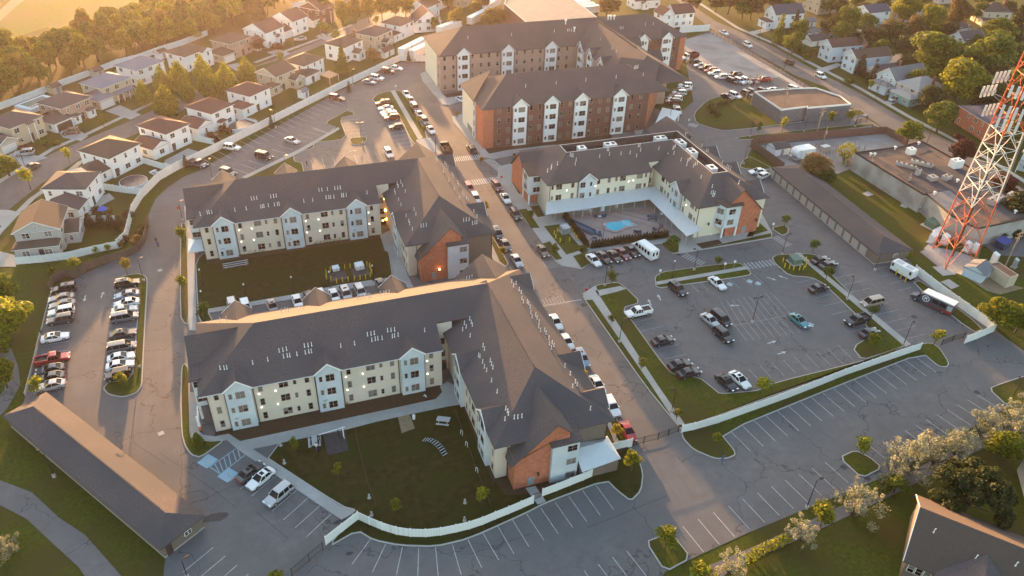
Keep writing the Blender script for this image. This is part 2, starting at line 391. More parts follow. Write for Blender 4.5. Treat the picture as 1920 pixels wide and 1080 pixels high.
# ---- lawns, beds and islands of the complex
isl = [
 ('lawn_island', [(215, 525), (233, 516), (260, 512), (275, 518), (277, 530), (273, 597), (268, 693), (267, 722), (256, 737), (230, 745), (203, 740), (192, 728), (203, 716), (247, 710), (252, 657), (254, 630), (258, 588), (260, 538)], 'grass'),
 ('verge', [(338, 418), (350, 418), (353, 490), (355, 607), (345, 606), (337, 593)], 'grass'),
 ('lawn_island', [(340, 686), (347, 680), (355, 690), (356, 752), (358, 822), (376, 824), (398, 827), (423, 824), (376, 858), (358, 853), (346, 836), (340, 813), (338, 747)], 'grass'),
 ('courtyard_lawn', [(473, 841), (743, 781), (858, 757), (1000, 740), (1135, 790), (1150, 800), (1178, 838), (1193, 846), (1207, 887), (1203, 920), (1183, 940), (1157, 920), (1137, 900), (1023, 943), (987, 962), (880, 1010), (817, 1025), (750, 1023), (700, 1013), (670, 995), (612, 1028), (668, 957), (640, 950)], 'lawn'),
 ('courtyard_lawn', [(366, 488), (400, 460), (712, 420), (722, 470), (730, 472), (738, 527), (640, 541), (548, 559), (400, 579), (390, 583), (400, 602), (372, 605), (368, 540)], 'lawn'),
 ('north_lawn', [(453, 332), (560, 281), (633, 239), (607, 231), (643, 211), (650, 207), (663, 210), (665, 215), (637, 221), (652, 260), (590, 267), (588, 278), (551, 287), (552, 302), (567, 305), (572, 330), (470, 345)], 'grass'),
 ('lawn_island', [(653, 259), (687, 256), (688, 263), (682, 270), (660, 272)], 'grass'),
 ('median_lawn', [(697, 187), (705, 178), (722, 172), (750, 169), (760, 180), (805, 257), (783, 263), (784, 275), (770, 262), (752, 224), (732, 196), (705, 192)], 'grass'),
 ('lawn_island', [(1092, 553), (1117, 534), (1155, 529), (1163, 531), (1176, 541), (1202, 567), (1167, 577), (1190, 607), (1237, 673), (1262, 703), (1312, 707), (1338, 728), (1350, 738), (1405, 733), (1422, 731), (1447, 718), (1617, 676), (1660, 664), (1697, 649), (1277, 806), (1268, 795), (1207, 720), (1097, 563)], 'grass'),
 ('lawn_island', [(1227, 519), (1240, 510), (1280, 504), (1330, 497), (1380, 492), (1392, 495), (1410, 512), (1403, 517), (1280, 534), (1230, 541)], 'grass'),
 ('median_lawn', [(1447, 483), (1457, 477), (1490, 476), (1513, 475), (1543, 480), (1540, 490), (1565, 520), (1640, 593), (1703, 646), (1660, 662), (1617, 675), (1597, 651), (1640, 624), (1547, 534), (1523, 520), (1480, 517), (1453, 494)], 'grass'),
 ('verge', [(1710, 530), (1727, 525), (1847, 617), (1825, 624)], 'grass'),
 ('verge', [(1277, 807), (1700, 650), (1745, 641), (1763, 653), (1780, 680), (1777, 688), (1760, 687), (1730, 662), (1580, 720), (1352, 813), (1377, 843), (1380, 853), (1363, 860), (1340, 860), (1300, 843), (1280, 822)], 'grass'),
 ('lawn_island', [(1853, 728), (1878, 718), (1940, 698), (1960, 760), (1890, 762)], 'grass'),
 ('lawn_island', [(1573, 857), (1603, 843), (1632, 857), (1655, 877), (1616, 897)], 'grass'),
 ('lawn_island', [(1210, 1015), (1237, 1005), (1262, 1001), (1297, 1046), (1247, 1073)], 'grass'),
 ('boulevard_lawn', [(1300, 213), (1305, 230), (1335, 240), (1357, 245), (1413, 240), (1500, 228), (1627, 216), (1612, 204), (1560, 215), (1430, 195), (1395, 178), (1347, 181), (1325, 188)], 'grass'),
 ('boulevard_lawn', [(1378, 257), (1390, 263), (1500, 251), (1643, 236), (1634, 231), (1500, 244)], 'grass'),
 ('lawn_island', [(1386, 312), (1393, 300), (1405, 292), (1450, 316), (1432, 318), (1400, 317)], 'grass'),
 ('verge', [(1240, 187), (1284, 165), (1300, 160), (1268, 137), (1240, 140)], 'grass'),
 ('verge', [(875, 420), (905, 412), (945, 478), (955, 497), (935, 500)], 'grass'),
 ('verge', [(1135, 775), (1150, 772), (1178, 826), (1160, 830)], 'grass'),
 ('lawn_island', [(1445, 427), (1470, 421), (1479, 428), (1478, 437), (1467, 442)], 'grass'),
 ('lawn_island', [(603, 188), (640, 190), (655, 208), (640, 213)], 'grass'),
 ('lawn_island', [(1345, 143), (1362, 148), (1358, 155), (1338, 152)], 'grass'),
 ('lawn_island', [(1338, 155), (1358, 158), (1350, 166), (1332, 160)], 'grass'),
]
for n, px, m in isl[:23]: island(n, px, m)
# courtyard building block: paved base with beds on it
island('club_pavement', [(935, 312), (952, 308), (985, 296), (1120, 270), (1300, 300), (1420, 385), (1448, 436), (1447, 446), (1317, 468), (1280, 474), (1262, 475), (1242, 456), (1110, 471), (1088, 477), (1108, 493), (1090, 504), (1053, 498), (1042, 490), (998, 428), (960, 382), (933, 335)], 'concrete', sm=0)
for px, m in [([(972, 393), (987, 391), (1012, 427), (997, 427)], 'grass'), ([(1017, 457), (1031, 452), (1054, 485), (1042, 487)], 'grass'), ([(994, 387), (1010, 385), (1022, 405), (1008, 407)], 'grass'),
              ([(1020, 424), (1052, 420), (1092, 468), (1062, 477)], 'grass'), ([(1075, 480), (1093, 474), (1107, 493), (1090, 502)], 'grass'), ([(1242, 456), (1254, 451), (1273, 458), (1272, 472), (1263, 474), (1252, 467)], 'grass'),
              ([(1305, 457), (1347, 449), (1355, 456), (1317, 466)], 'mulch'), ([(1318, 466), (1355, 457), (1446, 437), (1446, 444)], 'grass'), ([(1400, 444), (1412, 443), (1418, 412), (1440, 432)], 'grass'),
              ([(960, 341), (973, 340), (980, 362), (973, 363)], 'grass')]:
    flat('planting_bed', px, m, 0.2)
flat('pool_terrace', [(1062, 404), (1217, 390), (1262, 437), (1254, 440), (1108, 464), (1075, 414)], 'paver', 0.205)
flat('mulch_bed', [(404, 811), (600, 760), (825, 722), (829, 735), (817, 748), (650, 784), (450, 827), (429, 813), (402, 817)], 'mulch', 0.182)
flat('mulch_bed', [(928, 899), (953, 894), (963, 917), (1035, 903), (1130, 838), (1175, 842), (1020, 925), (945, 928)], 'mulch', 0.182)
flat('mulch_bed', [(868, 765), (874, 765), (932, 902), (924, 905)], 'mulch', 0.181)
flat('mulch_bed', [(387, 488), (712, 441), (712, 446), (388, 496)], 'mulch', 0.182)
flat('mulch_bed', [(880, 520), (940, 500), (955, 507), (900, 530)], 'mulch', 0.19)
flat('mulch_bed', [(829, 178), (918, 160), (922, 168), (838, 182)], 'mulch', 0.15)
flat('mulch_bed', [(909, 279), (1146, 252), (1148, 262), (1018, 273), (953, 281), (917, 288)], 'mulch', 0.15)
# pavements inside the complex
for nm, px in [('pavement', [(345, 386), (352, 384), (365, 480), (368, 605), (376, 619), (354, 619), (353, 608), (353, 490)]),
           ('pavement', [(353, 735), (370, 735), (373, 808), (380, 815), (402, 818), (429, 813), (450, 827), (650, 784), (817, 748), (829, 735), (825, 724), (838, 715), (856, 724), (862, 757), (743, 781), (650, 805), (473, 841), (640, 950), (668, 957), (652, 968), (640, 974), (447, 843), (425, 824), (398, 828), (370, 822), (357, 820)]),
           ('pavement', [(390, 579), (550, 552), (640, 533), (738, 519), (730, 472), (722, 470), (712, 441), (735, 430), (765, 517), (777, 542), (738, 530), (640, 543), (548, 561), (392, 586)]),
           ('pavement', [(453, 332), (560, 280), (634, 238), (637, 242), (562, 286), (462, 334)]), ('pavement', [(732, 170), (740, 169), (793, 258), (785, 263)]), ('pavement', [(780, 262), (807, 258), (832, 287), (810, 293), (784, 273)]),
           ('pavement', [(788, 138), (796, 134), (811, 139), (829, 176), (838, 183), (868, 179), (868, 189), (842, 197), (829, 195), (792, 151)]), ('pavement', [(848, 218), (872, 212), (874, 240), (910, 280), (917, 288), (953, 281), (1018, 273), (1050, 271), (977, 288), (927, 298), (905, 294), (877, 261), (850, 229)]),
           ('pavement', [(1093, 550), (1117, 535), (1124, 554), (1232, 720), (1284, 795), (1270, 797), (1221, 722), (1111, 562), (1098, 562)]), ('pavement', [(1116, 545), (1163, 536), (1174, 541), (1160, 546), (1123, 555)]),
           ('pavement', [(1230, 528), (1397, 499), (1405, 504), (1232, 534)]), ('pavement', [(1490, 474), (1500, 474), (1708, 645), (1697, 650)]), ('pavement', [(1180, 217), (1200, 212), (1215, 225), (1203, 250), (1192, 252)]),
           ('pavement', [(1330, 62), (1240, 187), (1248, 189), (1290, 165), (1275, 150)]), ('pavement', [(885, 395), (893, 393), (937, 490), (955, 505), (935, 510)]), ('pavement', [(1357, 245), (1305, 228), (1306, 232), (1350, 249)]),
           ('pavement', [(985, 915), (1004, 911), (1024, 940), (1008, 946)]), ('pavement', [(1130, 775), (1137, 772), (1162, 832), (1155, 836)]),
           ('pavement', [(1387, 320), (1394, 300), (1404, 281), (1413, 283), (1397, 303), (1396, 318)])][:13] + [('pavement', [(885, 395), (893, 393), (937, 490), (955, 505), (935, 510)]), ('pavement', [(985, 915), (1004, 911), (1024, 940), (1008, 946)]), ('pavement', [(1130, 775), (1137, 772), (1162, 832), (1155, 836)])]:
    flat(nm, px, 'concrete', 0.19)
flat('concrete_pad', [(1350, 455), (1365, 446), (1400, 440), (1418, 437)], 'concrete', 0.196)
for px in [[(1732, 466), (1745, 453), (1765, 468), (1760, 477)], [(1748, 500), (1775, 498), (1793, 514), (1768, 517)], [(1764, 528), (1779, 523), (1799, 536), (1784, 542)], [(1617, 363), (1627, 358), (1638, 365), (1627, 368)], [(1687, 386), (1692, 380), (1704, 388), (1698, 390)]]:
    flat('concrete_pad', px, 'concrete', 0.06)
flat('sand_pit', [(746, 782), (768, 777), (778, 803), (753, 812)], 'dirt', 0.19)
flat('court_strip', [(604, 812), (646, 802), (654, 845), (614, 853)], 'tar', 0.187)
for px in [[(748, 477)], []]: pass
# parking bay behind the front block
flat('bay_asphalt', [(400, 583), (548, 562), (640, 544), (740, 531), (760, 600), (420, 640)], 'asphalt', 0.06)

# ---- painted markings
def lines(name, segs, wd=0.1, m='line_white', z=0.048):
    mb = MB()
    for a, b in segs:
        p, q = Vector(G(*a)), Vector(G(*b)); t = (q - p)
        if t.length < 0.05: continue
        t.normalize(); n = Vector((-t.y, t.x)) * wd / 2
        mb.poly([(p.x - n.x, p.y - n.y, z), (q.x - n.x, q.y - n.y, z), (q.x + n.x, q.y + n.y, z), (p.x + n.x, p.y + n.y, z)])
    return struct(name, mb, [m])
def row(a0, b0, a1, b1, pitch=2.75, n=None):
    A0, B0, A1, B1 = Vector(G(*a0)), Vector(G(*b0)), Vector(G(*a1)), Vector(G(*b1))
    n = n or max(1, round((A1 - A0).length / pitch)); o = []
    for i in range(n + 1):
        t = i / n; p = A0.lerp(A1, t); q = B0.lerp(B1, t); o.append((p, q))
    return o
def stalls(name, rows, wd=0.1, m='line_white', z=0.048):
    mb = MB()
    for r_ in rows:
        for p, q in r_:
            t = (q - p).normalized(); n = Vector((-t.y, t.x)) * wd / 2
            mb.poly([(p.x - n.x, p.y - n.y, z), (q.x - n.x, q.y - n.y, z), (q.x + n.x, q.y + n.y, z), (p.x + n.x, p.y + n.y, z)])
    return struct(name, mb, [m])
z8 = lambda p: cr(640, 720, 3, p)
fan = [((170, 865), (60, 1015)), ((250, 900), (175, 1060)), ((343, 920), (310, 1075)), ((435, 925), (430, 1080)), ((530, 920), (545, 1080)), ((625, 905), (675, 1075)), ((712, 875), (790, 1035)), ((797, 840), (885, 990)), ((880, 800), (970, 955)), ((962, 765), (1055, 915)),
       ((1043, 733), (1140, 880)), ((1122, 700), (1220, 843)), ((1203, 667), (1303, 810)), ((1280, 633), (1380, 775)), ((1357, 600), (1457, 740)), ((1432, 570), (1532, 707)), ((1605, 940), (1715, 1080)), ((1525, 975), (1605, 1080)), ((1445, 1015), (1495, 1080)), ((1365, 1050), (1390, 1085))]
lines('bay_lines', [tuple(z8(s)) for s in fan])
stalls('bay_lines', [row((1369, 808), (1408, 847), (1713, 667), (1755, 698)), row((1280, 987), (1319, 1035), (1547, 867), (1590, 905)), row((1633, 838), (1668, 867), (1832, 741), (1881, 771))])
z7 = lambda p: cr(0, 720, 3, p)
lines('bay_lines', [tuple(z7(s)) for s in [((1340, 510), (1293, 548)), ((1437, 535), (1350, 592)), ((1555, 515), (1415, 632)), ((1672, 595), (1530, 717)), ((1738, 637), (1595, 765)), ((1803, 683), (1660, 810)), ((1867, 727), (1725, 860)), ((1200, 920), (1030, 1060)), ((1268, 968), (1135, 1080)), ((1333, 1020), (1265, 1080)), ((1398, 1070), (1360, 1100))]])
hat = row(*z7([(1335, 360), (1180, 467), (1385, 395), (1240, 508)]), n=1)
hs = [tuple(z7(s)) for s in [((1335, 360), (1180, 467)), ((1385, 395), (1240, 508)), ((1335, 360), (1385, 395)), ((1180, 467), (1240, 508)), ((1310, 377), (1330, 435)), ((1285, 395), (1300, 460)), ((1258, 412), (1278, 475)), ((1232, 430), (1255, 492)), ((1207, 448), (1238, 505)), ((1335, 362), (1352, 418))]]
lines('hatched_bay', hs, 0.14, 'line_blue')
def symbol(px, s=1.1):
    """blue square with a white wheelchair symbol painted on the asphalt"""
    c_ = Vector(G(*px)); mb = MB(); a = math.radians(-50)
    mb.obox(c_.x, c_.y, a, s, s, 0.044, 0.049, 0)
    e = Vector((math.cos(a), math.sin(a))); n = Vector((-e.y, e.x))
    P = lambda u, v: (c_.x + e.x * u + n.x * v, c_.y + e.y * u + n.y * v, 0.053)
    def st(u0, v0, u1, v1, t=0.09):
        d_ = Vector((u1 - u0, v1 - v0)).normalized(); k = Vector((-d_.y, d_.x)) * t
        mb.poly([P(u0 - k.x, v0 - k.y), P(u1 - k.x, v1 - k.y), P(u1 + k.x, v1 + k.y), P(u0 + k.x, v0 + k.y)], 1)
    for i in range(9):
        t0, t1 = PI * .75 + i * .5, PI * .75 + (i + 1) * .5
        st(.45 * math.cos(t0) - .1, .45 * math.sin(t0) - .25, .45 * math.cos(t1) - .1, .45 * math.sin(t1) - .25, .06)
    st(-.1, .55, -.05, -.05); st(-.05, .2, .35, .2); st(-.05, -.05, .4, -.05); st(.4, -.05, .6, -.5)
    mb.poly([P(-.22 + .12 * math.cos(i), .72 + .12 * math.sin(i)) for i in (0, 1, 2, 3, 4, 5)], 1)
    return struct('accessible_bay_marking', mb, ['line_blue', 'line_white'])
for p in z7([(1168, 435), (1282, 512)]): symbol(p)
for p in cr(1280, 360, 3, [(265, 520), (377, 503), (425, 515), (720, 748)]): symbol(p, 0.55)
stalls('bay_lines', [row((212, 545), (260, 538), (198, 712), (249, 702), 2.75), row((97, 556), (140, 549), (64, 738), (122, 728), 2.75)], z=0.05)
stalls('bay_lines', [row((1403, 692), (1423, 713), (1572, 648), (1602, 678)), row((1363, 520), (1387, 541), (1408, 512), (1432, 531)), row((1293, 531), (1310, 548), (1345, 521), (1362, 539)),
                     row((1188, 605), (1227, 596), (1262, 692), (1303, 683)), row((1493, 531), (1527, 523), (1597, 622), (1636, 612)), row((1560, 523), (1602, 514), (1693, 637), (1735, 627)),
                     row((1352, 566), (1378, 611), (1445, 548), (1483, 590), n=9), row((1378, 611), (1401, 640), (1483, 590), (1512, 622), n=9), row((1640, 505), (1664, 500), (1700, 560), (1725, 553)),
                     row((1122, 478), (1143, 503), (1213, 462), (1238, 483), n=6)], z=0.048, m='line_faded')
lines('bay_lines', [((1374, 611), (1487, 590))], m='line_faded')
stalls('bay_lines', [row((380, 298), (404, 311), (625, 180), (655, 191)), row((437, 316), (465, 326), (573, 247), (600, 254), 2.75), row((583, 300), (588, 316), (723, 283), (731, 299), 2.75), row((745, 278), (779, 273), (708, 205), (732, 200), 2.75), row((641, 226), (676, 223), (655, 258), (690, 255), 2.75)])
lines('hatched_bay', [((585 + i * 4.2, 238 + i * 1.6), (592 + i * 4.2, 244 + i * 1.2)) for i in range(8)], 0.12)
def zebra(a, b, wd, n, z=0.05, m='line_white'):
    A, B = Vector(G(*a)), Vector(G(*b)); t = (B - A).normalized(); nn = Vector((-t.y, t.x)) * wd / 2; mb = MB()
    for i in range(n):
        c0 = A.lerp(B, (i + .1) / n); c1 = A.lerp(B, (i + .6) / n)
        mb.poly([(c0.x - nn.x, c0.y - nn.y, z), (c1.x - nn.x, c1.y - nn.y, z), (c1.x + nn.x, c1.y + nn.y, z), (c0.x + nn.x, c0.y + nn.y, z)])
    return struct('crosswalk', mb, [m])
zebra((851, 299), (905, 294), 3.0, 15); zebra((869, 345), (937, 336), 3.0, 16); zebra((915, 299), (948, 326), 2.6, 15, 0.052)
zebra((1013, 570), (1060, 562), 3.0, 8, m='line_ghost'); zebra((1020, 498), (1060, 492), 3.0, 9, m='line_ghost'); zebra((1150, 543), (1165, 549), 3.0, 3, m='line_faded'); zebra((1283, 478), (1320, 496), 2.2, 8, m='line_faded')
zebra((1398, 500), (1452, 492), 2.5, 8, m='line_faded'); zebra((1452, 444), (1480, 462), 2.2, 8, m='line_faded'); zebra((1292, 233), (1308, 237), 2.5, 6, m='line_white')
lines('stop_line', [((1012, 575), (1090, 562)), ((1590, 262 - 20), (1612, 252))], 0.4, 'line_faded')
def arrow(px, ang, L_=2.2, m='line_white'):
    c_ = G(*px); mb = MB(); e = Vector((math.cos(ang), math.sin(ang))); n = Vector((-e.y, e.x)); z = 0.05
    P = lambda u, v: (c_[0] + e.x * u + n.x * v, c_[1] + e.y * u + n.y * v, z)
    mb.poly([P(-L_ / 2, -.12), P(L_ * .1, -.12), P(L_ * .1, .12), P(-L_ / 2, .12)]); mb.poly([P(L_ * .1, -.4), P(L_ / 2, 0), P(L_ * .1, .4)])
    return struct('road_arrow', mb, [m])
for p, a in [((159, 560), -1.6), ((192, 553), 1.4), ((1447, 642), .1), ((1466, 662), .1), ((1377, 573), 2.9), ((1447, 523), -.9), ((1468, 520), 2.2), ((1236, 558), 1.4), ((1218, 567), 1.4), ((662, 283), .1)]: arrow(p, a)
# tar patches, drain covers, darker repair strips
dm = MB()
for px, w_, a in [((403, 970), .9, .5), ((655, 1038), .4, 0), ((640, 978), .5, .6), ((1713, 594), .5, 0)]:
    c_ = G(*px); q = [(c_[0] + w_ * (1 + .5 * R.random()) * math.cos(t) * (1.8 if a else 1), c_[1] + w_ * (.6 + .5 * R.random()) * math.sin(t)) for t in [i * PI / 5 for i in range(10)]]
    dm.prism(q, 0.0, 0.045, 0, bottom=False)
struct('oil_stain', dm, ['tar'])
for k, px in enumerate([(300, 507), (302, 813), (1714, 594), (1582, 876), (1626, 897), (1094, 572), (1465, 506), (1272, 477), (1832, 736), (1494, 509), (1022, 584), (610, 283), (1158, 514)]):
    c_ = G(*px); mb = MB(); mb.obox(c_[0], c_[1], .3, .45, .45, 0.0, 0.056, 0)
    o_ = struct('drain_cover', mb, ['kerb' if k < 2 else 'tar'])
lines('pavement_crack', [((300, 850), (400, 918)), ((400, 918), (440, 950)), ((253, 760), (250, 830)), ((340, 800), (340, 930)), ((250, 830), (310, 870)), ((1100, 990), (1250, 930)), ((1533, 808), (1556, 820)), ((880, 1040), (1000, 1000)), ((590, 970), (620, 1000)), ((480, 960), (540, 1010))], 0.07, 'tar', 0.046)
# ------------------------------------------------------------------ building materials
mat('shingle', (0.060, 0.049, 0.050), (0.140, 0.117, 0.117), 6.0, 0.9, spec=0.15, kind='bands', period=0.14, big=(0.080, 0.073, 0.077), bigscale=0.12)
mat('shingle_brown', (0.085, 0.062, 0.050), (0.115, 0.085, 0.070), 5.0, 0.9, spec=0.15, kind='bands', period=0.14)
mat('shingle_red', (0.105, 0.055, 0.048), (0.135, 0.072, 0.062), 5.0, 0.9, spec=0.15, kind='bands', period=0.14)
mat('shingle_grey', (0.15, 0.15, 0.16), (0.20, 0.20, 0.21), 5.0, 0.9, spec=0.15, kind='bands', period=0.14)
mat('shingle_navy', (0.055, 0.06, 0.085), (0.08, 0.085, 0.115), 5.0, 0.9, spec=0.15, kind='bands', period=0.14)
mat('siding_cream', (0.63, 0.525, 0.425), (0.68, 0.57, 0.465), 2.0, 0.7, kind='bands', period=0.2, big=(0.58, 0.51, 0.41), bigscale=0.2)
mat('siding_yellow', (0.70, 0.63, 0.48), (0.74, 0.67, 0.52), 2.0, 0.7, kind='bands', period=0.2)
mat('siding_blue', (0.545, 0.58, 0.595), (0.595, 0.63, 0.645), 2.0, 0.7, kind='vbands', period=0.3, big=(0.46, 0.51, 0.54), bigscale=0.2)
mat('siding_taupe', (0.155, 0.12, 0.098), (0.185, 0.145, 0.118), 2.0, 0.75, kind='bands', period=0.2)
mat('siding_white', (0.78, 0.77, 0.74), (0.84, 0.83, 0.80), 2.0, 0.7, kind='bands', period=0.2)
mat('siding_grey', (0.40, 0.38, 0.36), (0.46, 0.44, 0.42), 2.0, 0.7, kind='bands', period=0.2)
mat('siding_tan', (0.47, 0.40, 0.29), (0.53, 0.45, 0.33), 2.0, 0.7, kind='bands', period=0.2)
mat('siding_ltblue', (0.52, 0.60, 0.66), (0.58, 0.66, 0.71), 2.0, 0.7, kind='bands', period=0.2)
mat('siding_teal', (0.20, 0.33, 0.32), (0.25, 0.39, 0.37), 2.0, 0.7, kind='bands', period=0.2)
mat('brick_orange', (0.46, 0.155, 0.085), (0.58, 0.205, 0.12), 1.2, 0.85, kind='brick', period=0.16, spec=0.2)
mat('brick_dark', (0.145, 0.072, 0.062), (0.20, 0.10, 0.085), 1.2, 0.85, kind='brick', period=0.16, spec=0.2)
mat('brick_tan', (0.41, 0.29, 0.235), (0.47, 0.34, 0.275), 1.2, 0.85, kind='brick', period=0.16, spec=0.2)
mat('block_grey', (0.16, 0.155, 0.165), (0.20, 0.19, 0.20), 0.8, 0.85, kind='brick', period=0.25)
mat('stucco', (0.33, 0.31, 0.29), (0.42, 0.40, 0.37), 0.5, 0.9, big=(0.25, 0.23, 0.21), bigscale=0.25)
mat('trim_white', (0.78, 0.77, 0.74)); mat('trim_dark', (0.045, 0.035, 0.032)); mat('gutter', (0.55, 0.53, 0.50))
mat('metal_roof', (0.56, 0.59, 0.60), (0.62, 0.64, 0.65), 1.0, 0.55, 0.25, kind='vbands', period=0.45)
mat('flat_roof', (0.105, 0.068, 0.055), (0.15, 0.10, 0.08), 0.5, 0.9, big=(0.085, 0.06, 0.052), bigscale=0.2)
mat('flat_dark', (0.05, 0.04, 0.045), (0.075, 0.062, 0.066), 0.6, 0.9)
mat('flat_pale', (0.19, 0.18, 0.165), (0.235, 0.22, 0.205), 0.3, 0.9)
mat('frame_tan', (0.36, 0.31, 0.27)); mat('door_grey', (0.24, 0.26, 0.27)); mat('door_dark', (0.06, 0.04, 0.035))
mat('garage_door', (0.34, 0.31, 0.285), (0.38, 0.35, 0.32), 1.0, 0.6, kind='bands', period=0.55)
mat('hvac', (0.68, 0.68, 0.66), (0.74, 0.74, 0.72), 2.0, 0.5); mat('steel', (0.5, 0.5, 0.5), (0.6, 0.6, 0.6), 2, 0.4, 0.6)
mat('lamp_lit', (1.0, 0.93, 0.82), emit=3.0); mat('lamp_warm', (1.0, 0.50, 0.12), emit=4.0)
mat('recess_shade', (0.035, 0.03, 0.03))  # near-black colour standing in for shade under the west bay
glass_window('pane', (0.014, 0.006, 0.006), (0.19, 0.165, 0.145), 0.5)
S = 0.526

# ---- windows: one mesh per size, facing -Y, centred
def window_mesh(w_, h_, panes):
    mb = MB(); f = 0.07
    mb.box(-w_ / 2, -0.05, -h_ / 2, w_ / 2, 0.02, h_ / 2, 0)
    pw = (w_ - f * (panes + 1)) / panes
    for i in range(panes):
        x = -w_ / 2 + f + i * (pw + f)
        mb.poly([(x, -0.056, -h_ / 2 + f), (x + pw, -0.056, -h_ / 2 + f), (x + pw, -0.056, -0.02), (x, -0.056, -0.02)], 1)
        mb.poly([(x, -0.056, 0.02), (x + pw, -0.056, 0.02), (x + pw, -0.056, h_ / 2 - f), (x, -0.056, h_ / 2 - f)], 1)
    return mb
WM = {}
def wmesh(w_, h_, panes, fr='frame_tan'):
    k = (w_, h_, panes, fr)
    if k not in WM: WM[k] = window_mesh(w_, h_, panes).mesh('window', [fr, 'pane'])
    return WM[k]
FACE = {'S': 0.0, 'E': PI / 2, 'N': PI, 'W': -PI / 2}
def window(parent, x, y, z, face, w_=0.8, h_=1.45, panes=1, fr='frame_tan'):
    a = FACE[face] if isinstance(face, str) else face
    o = parent.location
    return link('window', wmesh(w_, h_, panes, fr), parent, (x - o[0], y - o[1], z - o[2]), a)

def hip(mb, x0, x1, y0, y1, z, s=S, axis='x', a=1, b=1, t=0.22, m=0):
    """hip (1) or gable (0) ends a, b along the ridge axis; sheets with a fascia of height t"""
    if axis == 'x':
        h = (y1 - y0) / 2; yc = (y0 + y1) / 2; zr = z + s * h; xa = x0 + h * a; xb = x1 - h * b
        P, Q = (xa, yc, zr), (xb, yc, zr)
        mb.poly([(x0, y0, z), (x1, y0, z), Q, P], m); mb.poly([(x1, y1, z), (x0, y1, z), P, Q], m)
        if a: mb.poly([(x0, y1, z), (x0, y0, z), P], m)
        if b: mb.poly([(x1, y0, z), (x1, y1, z), Q], m)
    else:
        h = (x1 - x0) / 2; xc = (x0 + x1) / 2; zr = z + s * h; ya = y0 + h * a; yb = y1 - h * b
        P, Q = (xc, ya, zr), (xc, yb, zr)
        mb.poly([(x0, y1, z), (x0, y0, z), P, Q], m); mb.poly([(x1, y0, z), (x1, y1, z), Q, P], m)
        if a: mb.poly([(x0, y0, z), (x1, y0, z), P], m)
        if b: mb.poly([(x1, y1, z), (x0, y1, z), Q], m)
    c = [(x0, y0), (x1, y0), (x1, y1), (x0, y1)]
    for i in range(4):
        p, q = c[i], c[(i + 1) % 4]
        mb.poly([(p[0], p[1], z - t), (q[0], q[1], z - t), (q[0], q[1], z), (p[0], p[1], z)], m)
    mb.poly([(x0, y1, z - t), (x1, y1, z - t), (x1, y0, z - t), (x0, y0, z - t)], m)
    return zr
def TF(face, wall):
    """local (a along the wall, b inwards, z) -> world; wall = coordinate of the wall plane"""
    if face == 'S': return lambda a, b, z: (a, wall + b, z)
    if face == 'N': return lambda a, b, z: (a, wall - b, z)
    if face == 'W': return lambda a, b, z: (wall + b, a, z)
    return lambda a, b, z: (wall - b, a, z)
def gable(par, tr, T, a, hw, b0, zl, zp, s, ez, eb, t=0.16, bmax=None):
    """gable roof running inwards from b0 until it meets the main slope z = ez + s*(b - eb)"""
    mb = MB(par.location); tr = MB(par.location); br = eb + (zp - ez) / s; bl = eb + (zl - ez) / s
    if bmax is not None: br = bmax; bl = bmax
    for k in (-1, 1):
        mb.slab([T(a, b0, zp), T(a + k * hw, b0, zl), T(a + k * hw, max(bl, b0 + .1), zl), T(a, br, zp)] if k < 0 else
                [T(a, b0, zp), T(a, br, zp), T(a + k * hw, max(bl, b0 + .1), zl), T(a + k * hw, b0, zl)], t, 0)
        if 1:
            e = 0.05; d_ = 0.26
            p = [T(a, b0 - e, zp + .03), T(a + k * (hw + .05), b0 - e, zl + .03), T(a + k * (hw + .05), b0 - e, zl - d_ + .03), T(a, b0 - e, zp - d_ + .03)]
            q = [T(a, b0 + .03, zp + .03), T(a + k * (hw + .05), b0 + .03, zl + .03), T(a + k * (hw + .05), b0 + .03, zl - d_ + .03), T(a, b0 + .03, zp - d_ + .03)]
            n0 = tr.pts(p + q)
            for f in ((0, 1, 2, 3), (4, 7, 6, 5), (0, 4, 5, 1), (1, 5, 6, 2), (2, 6, 7, 3), (3, 7, 4, 0)):
                tr.f.append(tuple(n0 + i for i in f)); tr.m.append(0)
    r_ = mb.build('gable_roof', ['shingle'], par); tr.build('rake_trim', ['trim_white'], r_)
def bay(parent, T, a, w_, depth, z0, zt, zp, m, floors, face, wins, fr='frame_tan', hw=None):
    """projecting bay (own part) with gable top; wins = (offset, w, h, panes)"""
    mb = MB(parent.location); h = w_ / 2
    for (p, q) in (((-h, -depth), (h, -depth)), ((h, -depth), (h, .3)), ((-h, .3), (-h, -depth))):
        mb.poly([T(a + p[0], p[1], z0), T(a + q[0], q[1], z0), T(a + q[0], q[1], zt), T(a + p[0], p[1], zt)])
    mb.poly([T(a - h, -depth, zt), T(a + h, -depth, zt), T(a, -depth, zp - .12)])
    if z0 > .5: mb.poly([T(a - h, -depth, z0), T(a + h, -depth, z0), T(a + h, .3, z0), T(a - h, .3, z0)])
    o = mb.build('bay', [m], parent)
    for z in floors:
        for (off, ww, hh, pn) in wins:
            x, y, zz = T(a + off, -depth - .0, z)
            window(parent, x, y, zz, face, ww, hh, pn, fr)
    return o
VENT = None
def vent_mesh():
    mb = MB(); mb.tube((0, 0, -.2), (0, 0, .75), .06, n=6); mb.tube((0, 0, .75), (.0, -.12, .86), .07, n=6); mb.obox(0, 0, 0, .1, .1, -.15, .04)
    return mb.mesh('vent_pipe', ['trim_white'])
VENT = vent_mesh()
def vents(parent, pts, plane, lim=100):
    n = 0
    for px, py in pts:
        x, y, z = onplane(px, py, *plane); o = parent.location
        link('vent_pipe', VENT, parent, (x - o[0], y - o[1], z - o[2])); n += 1
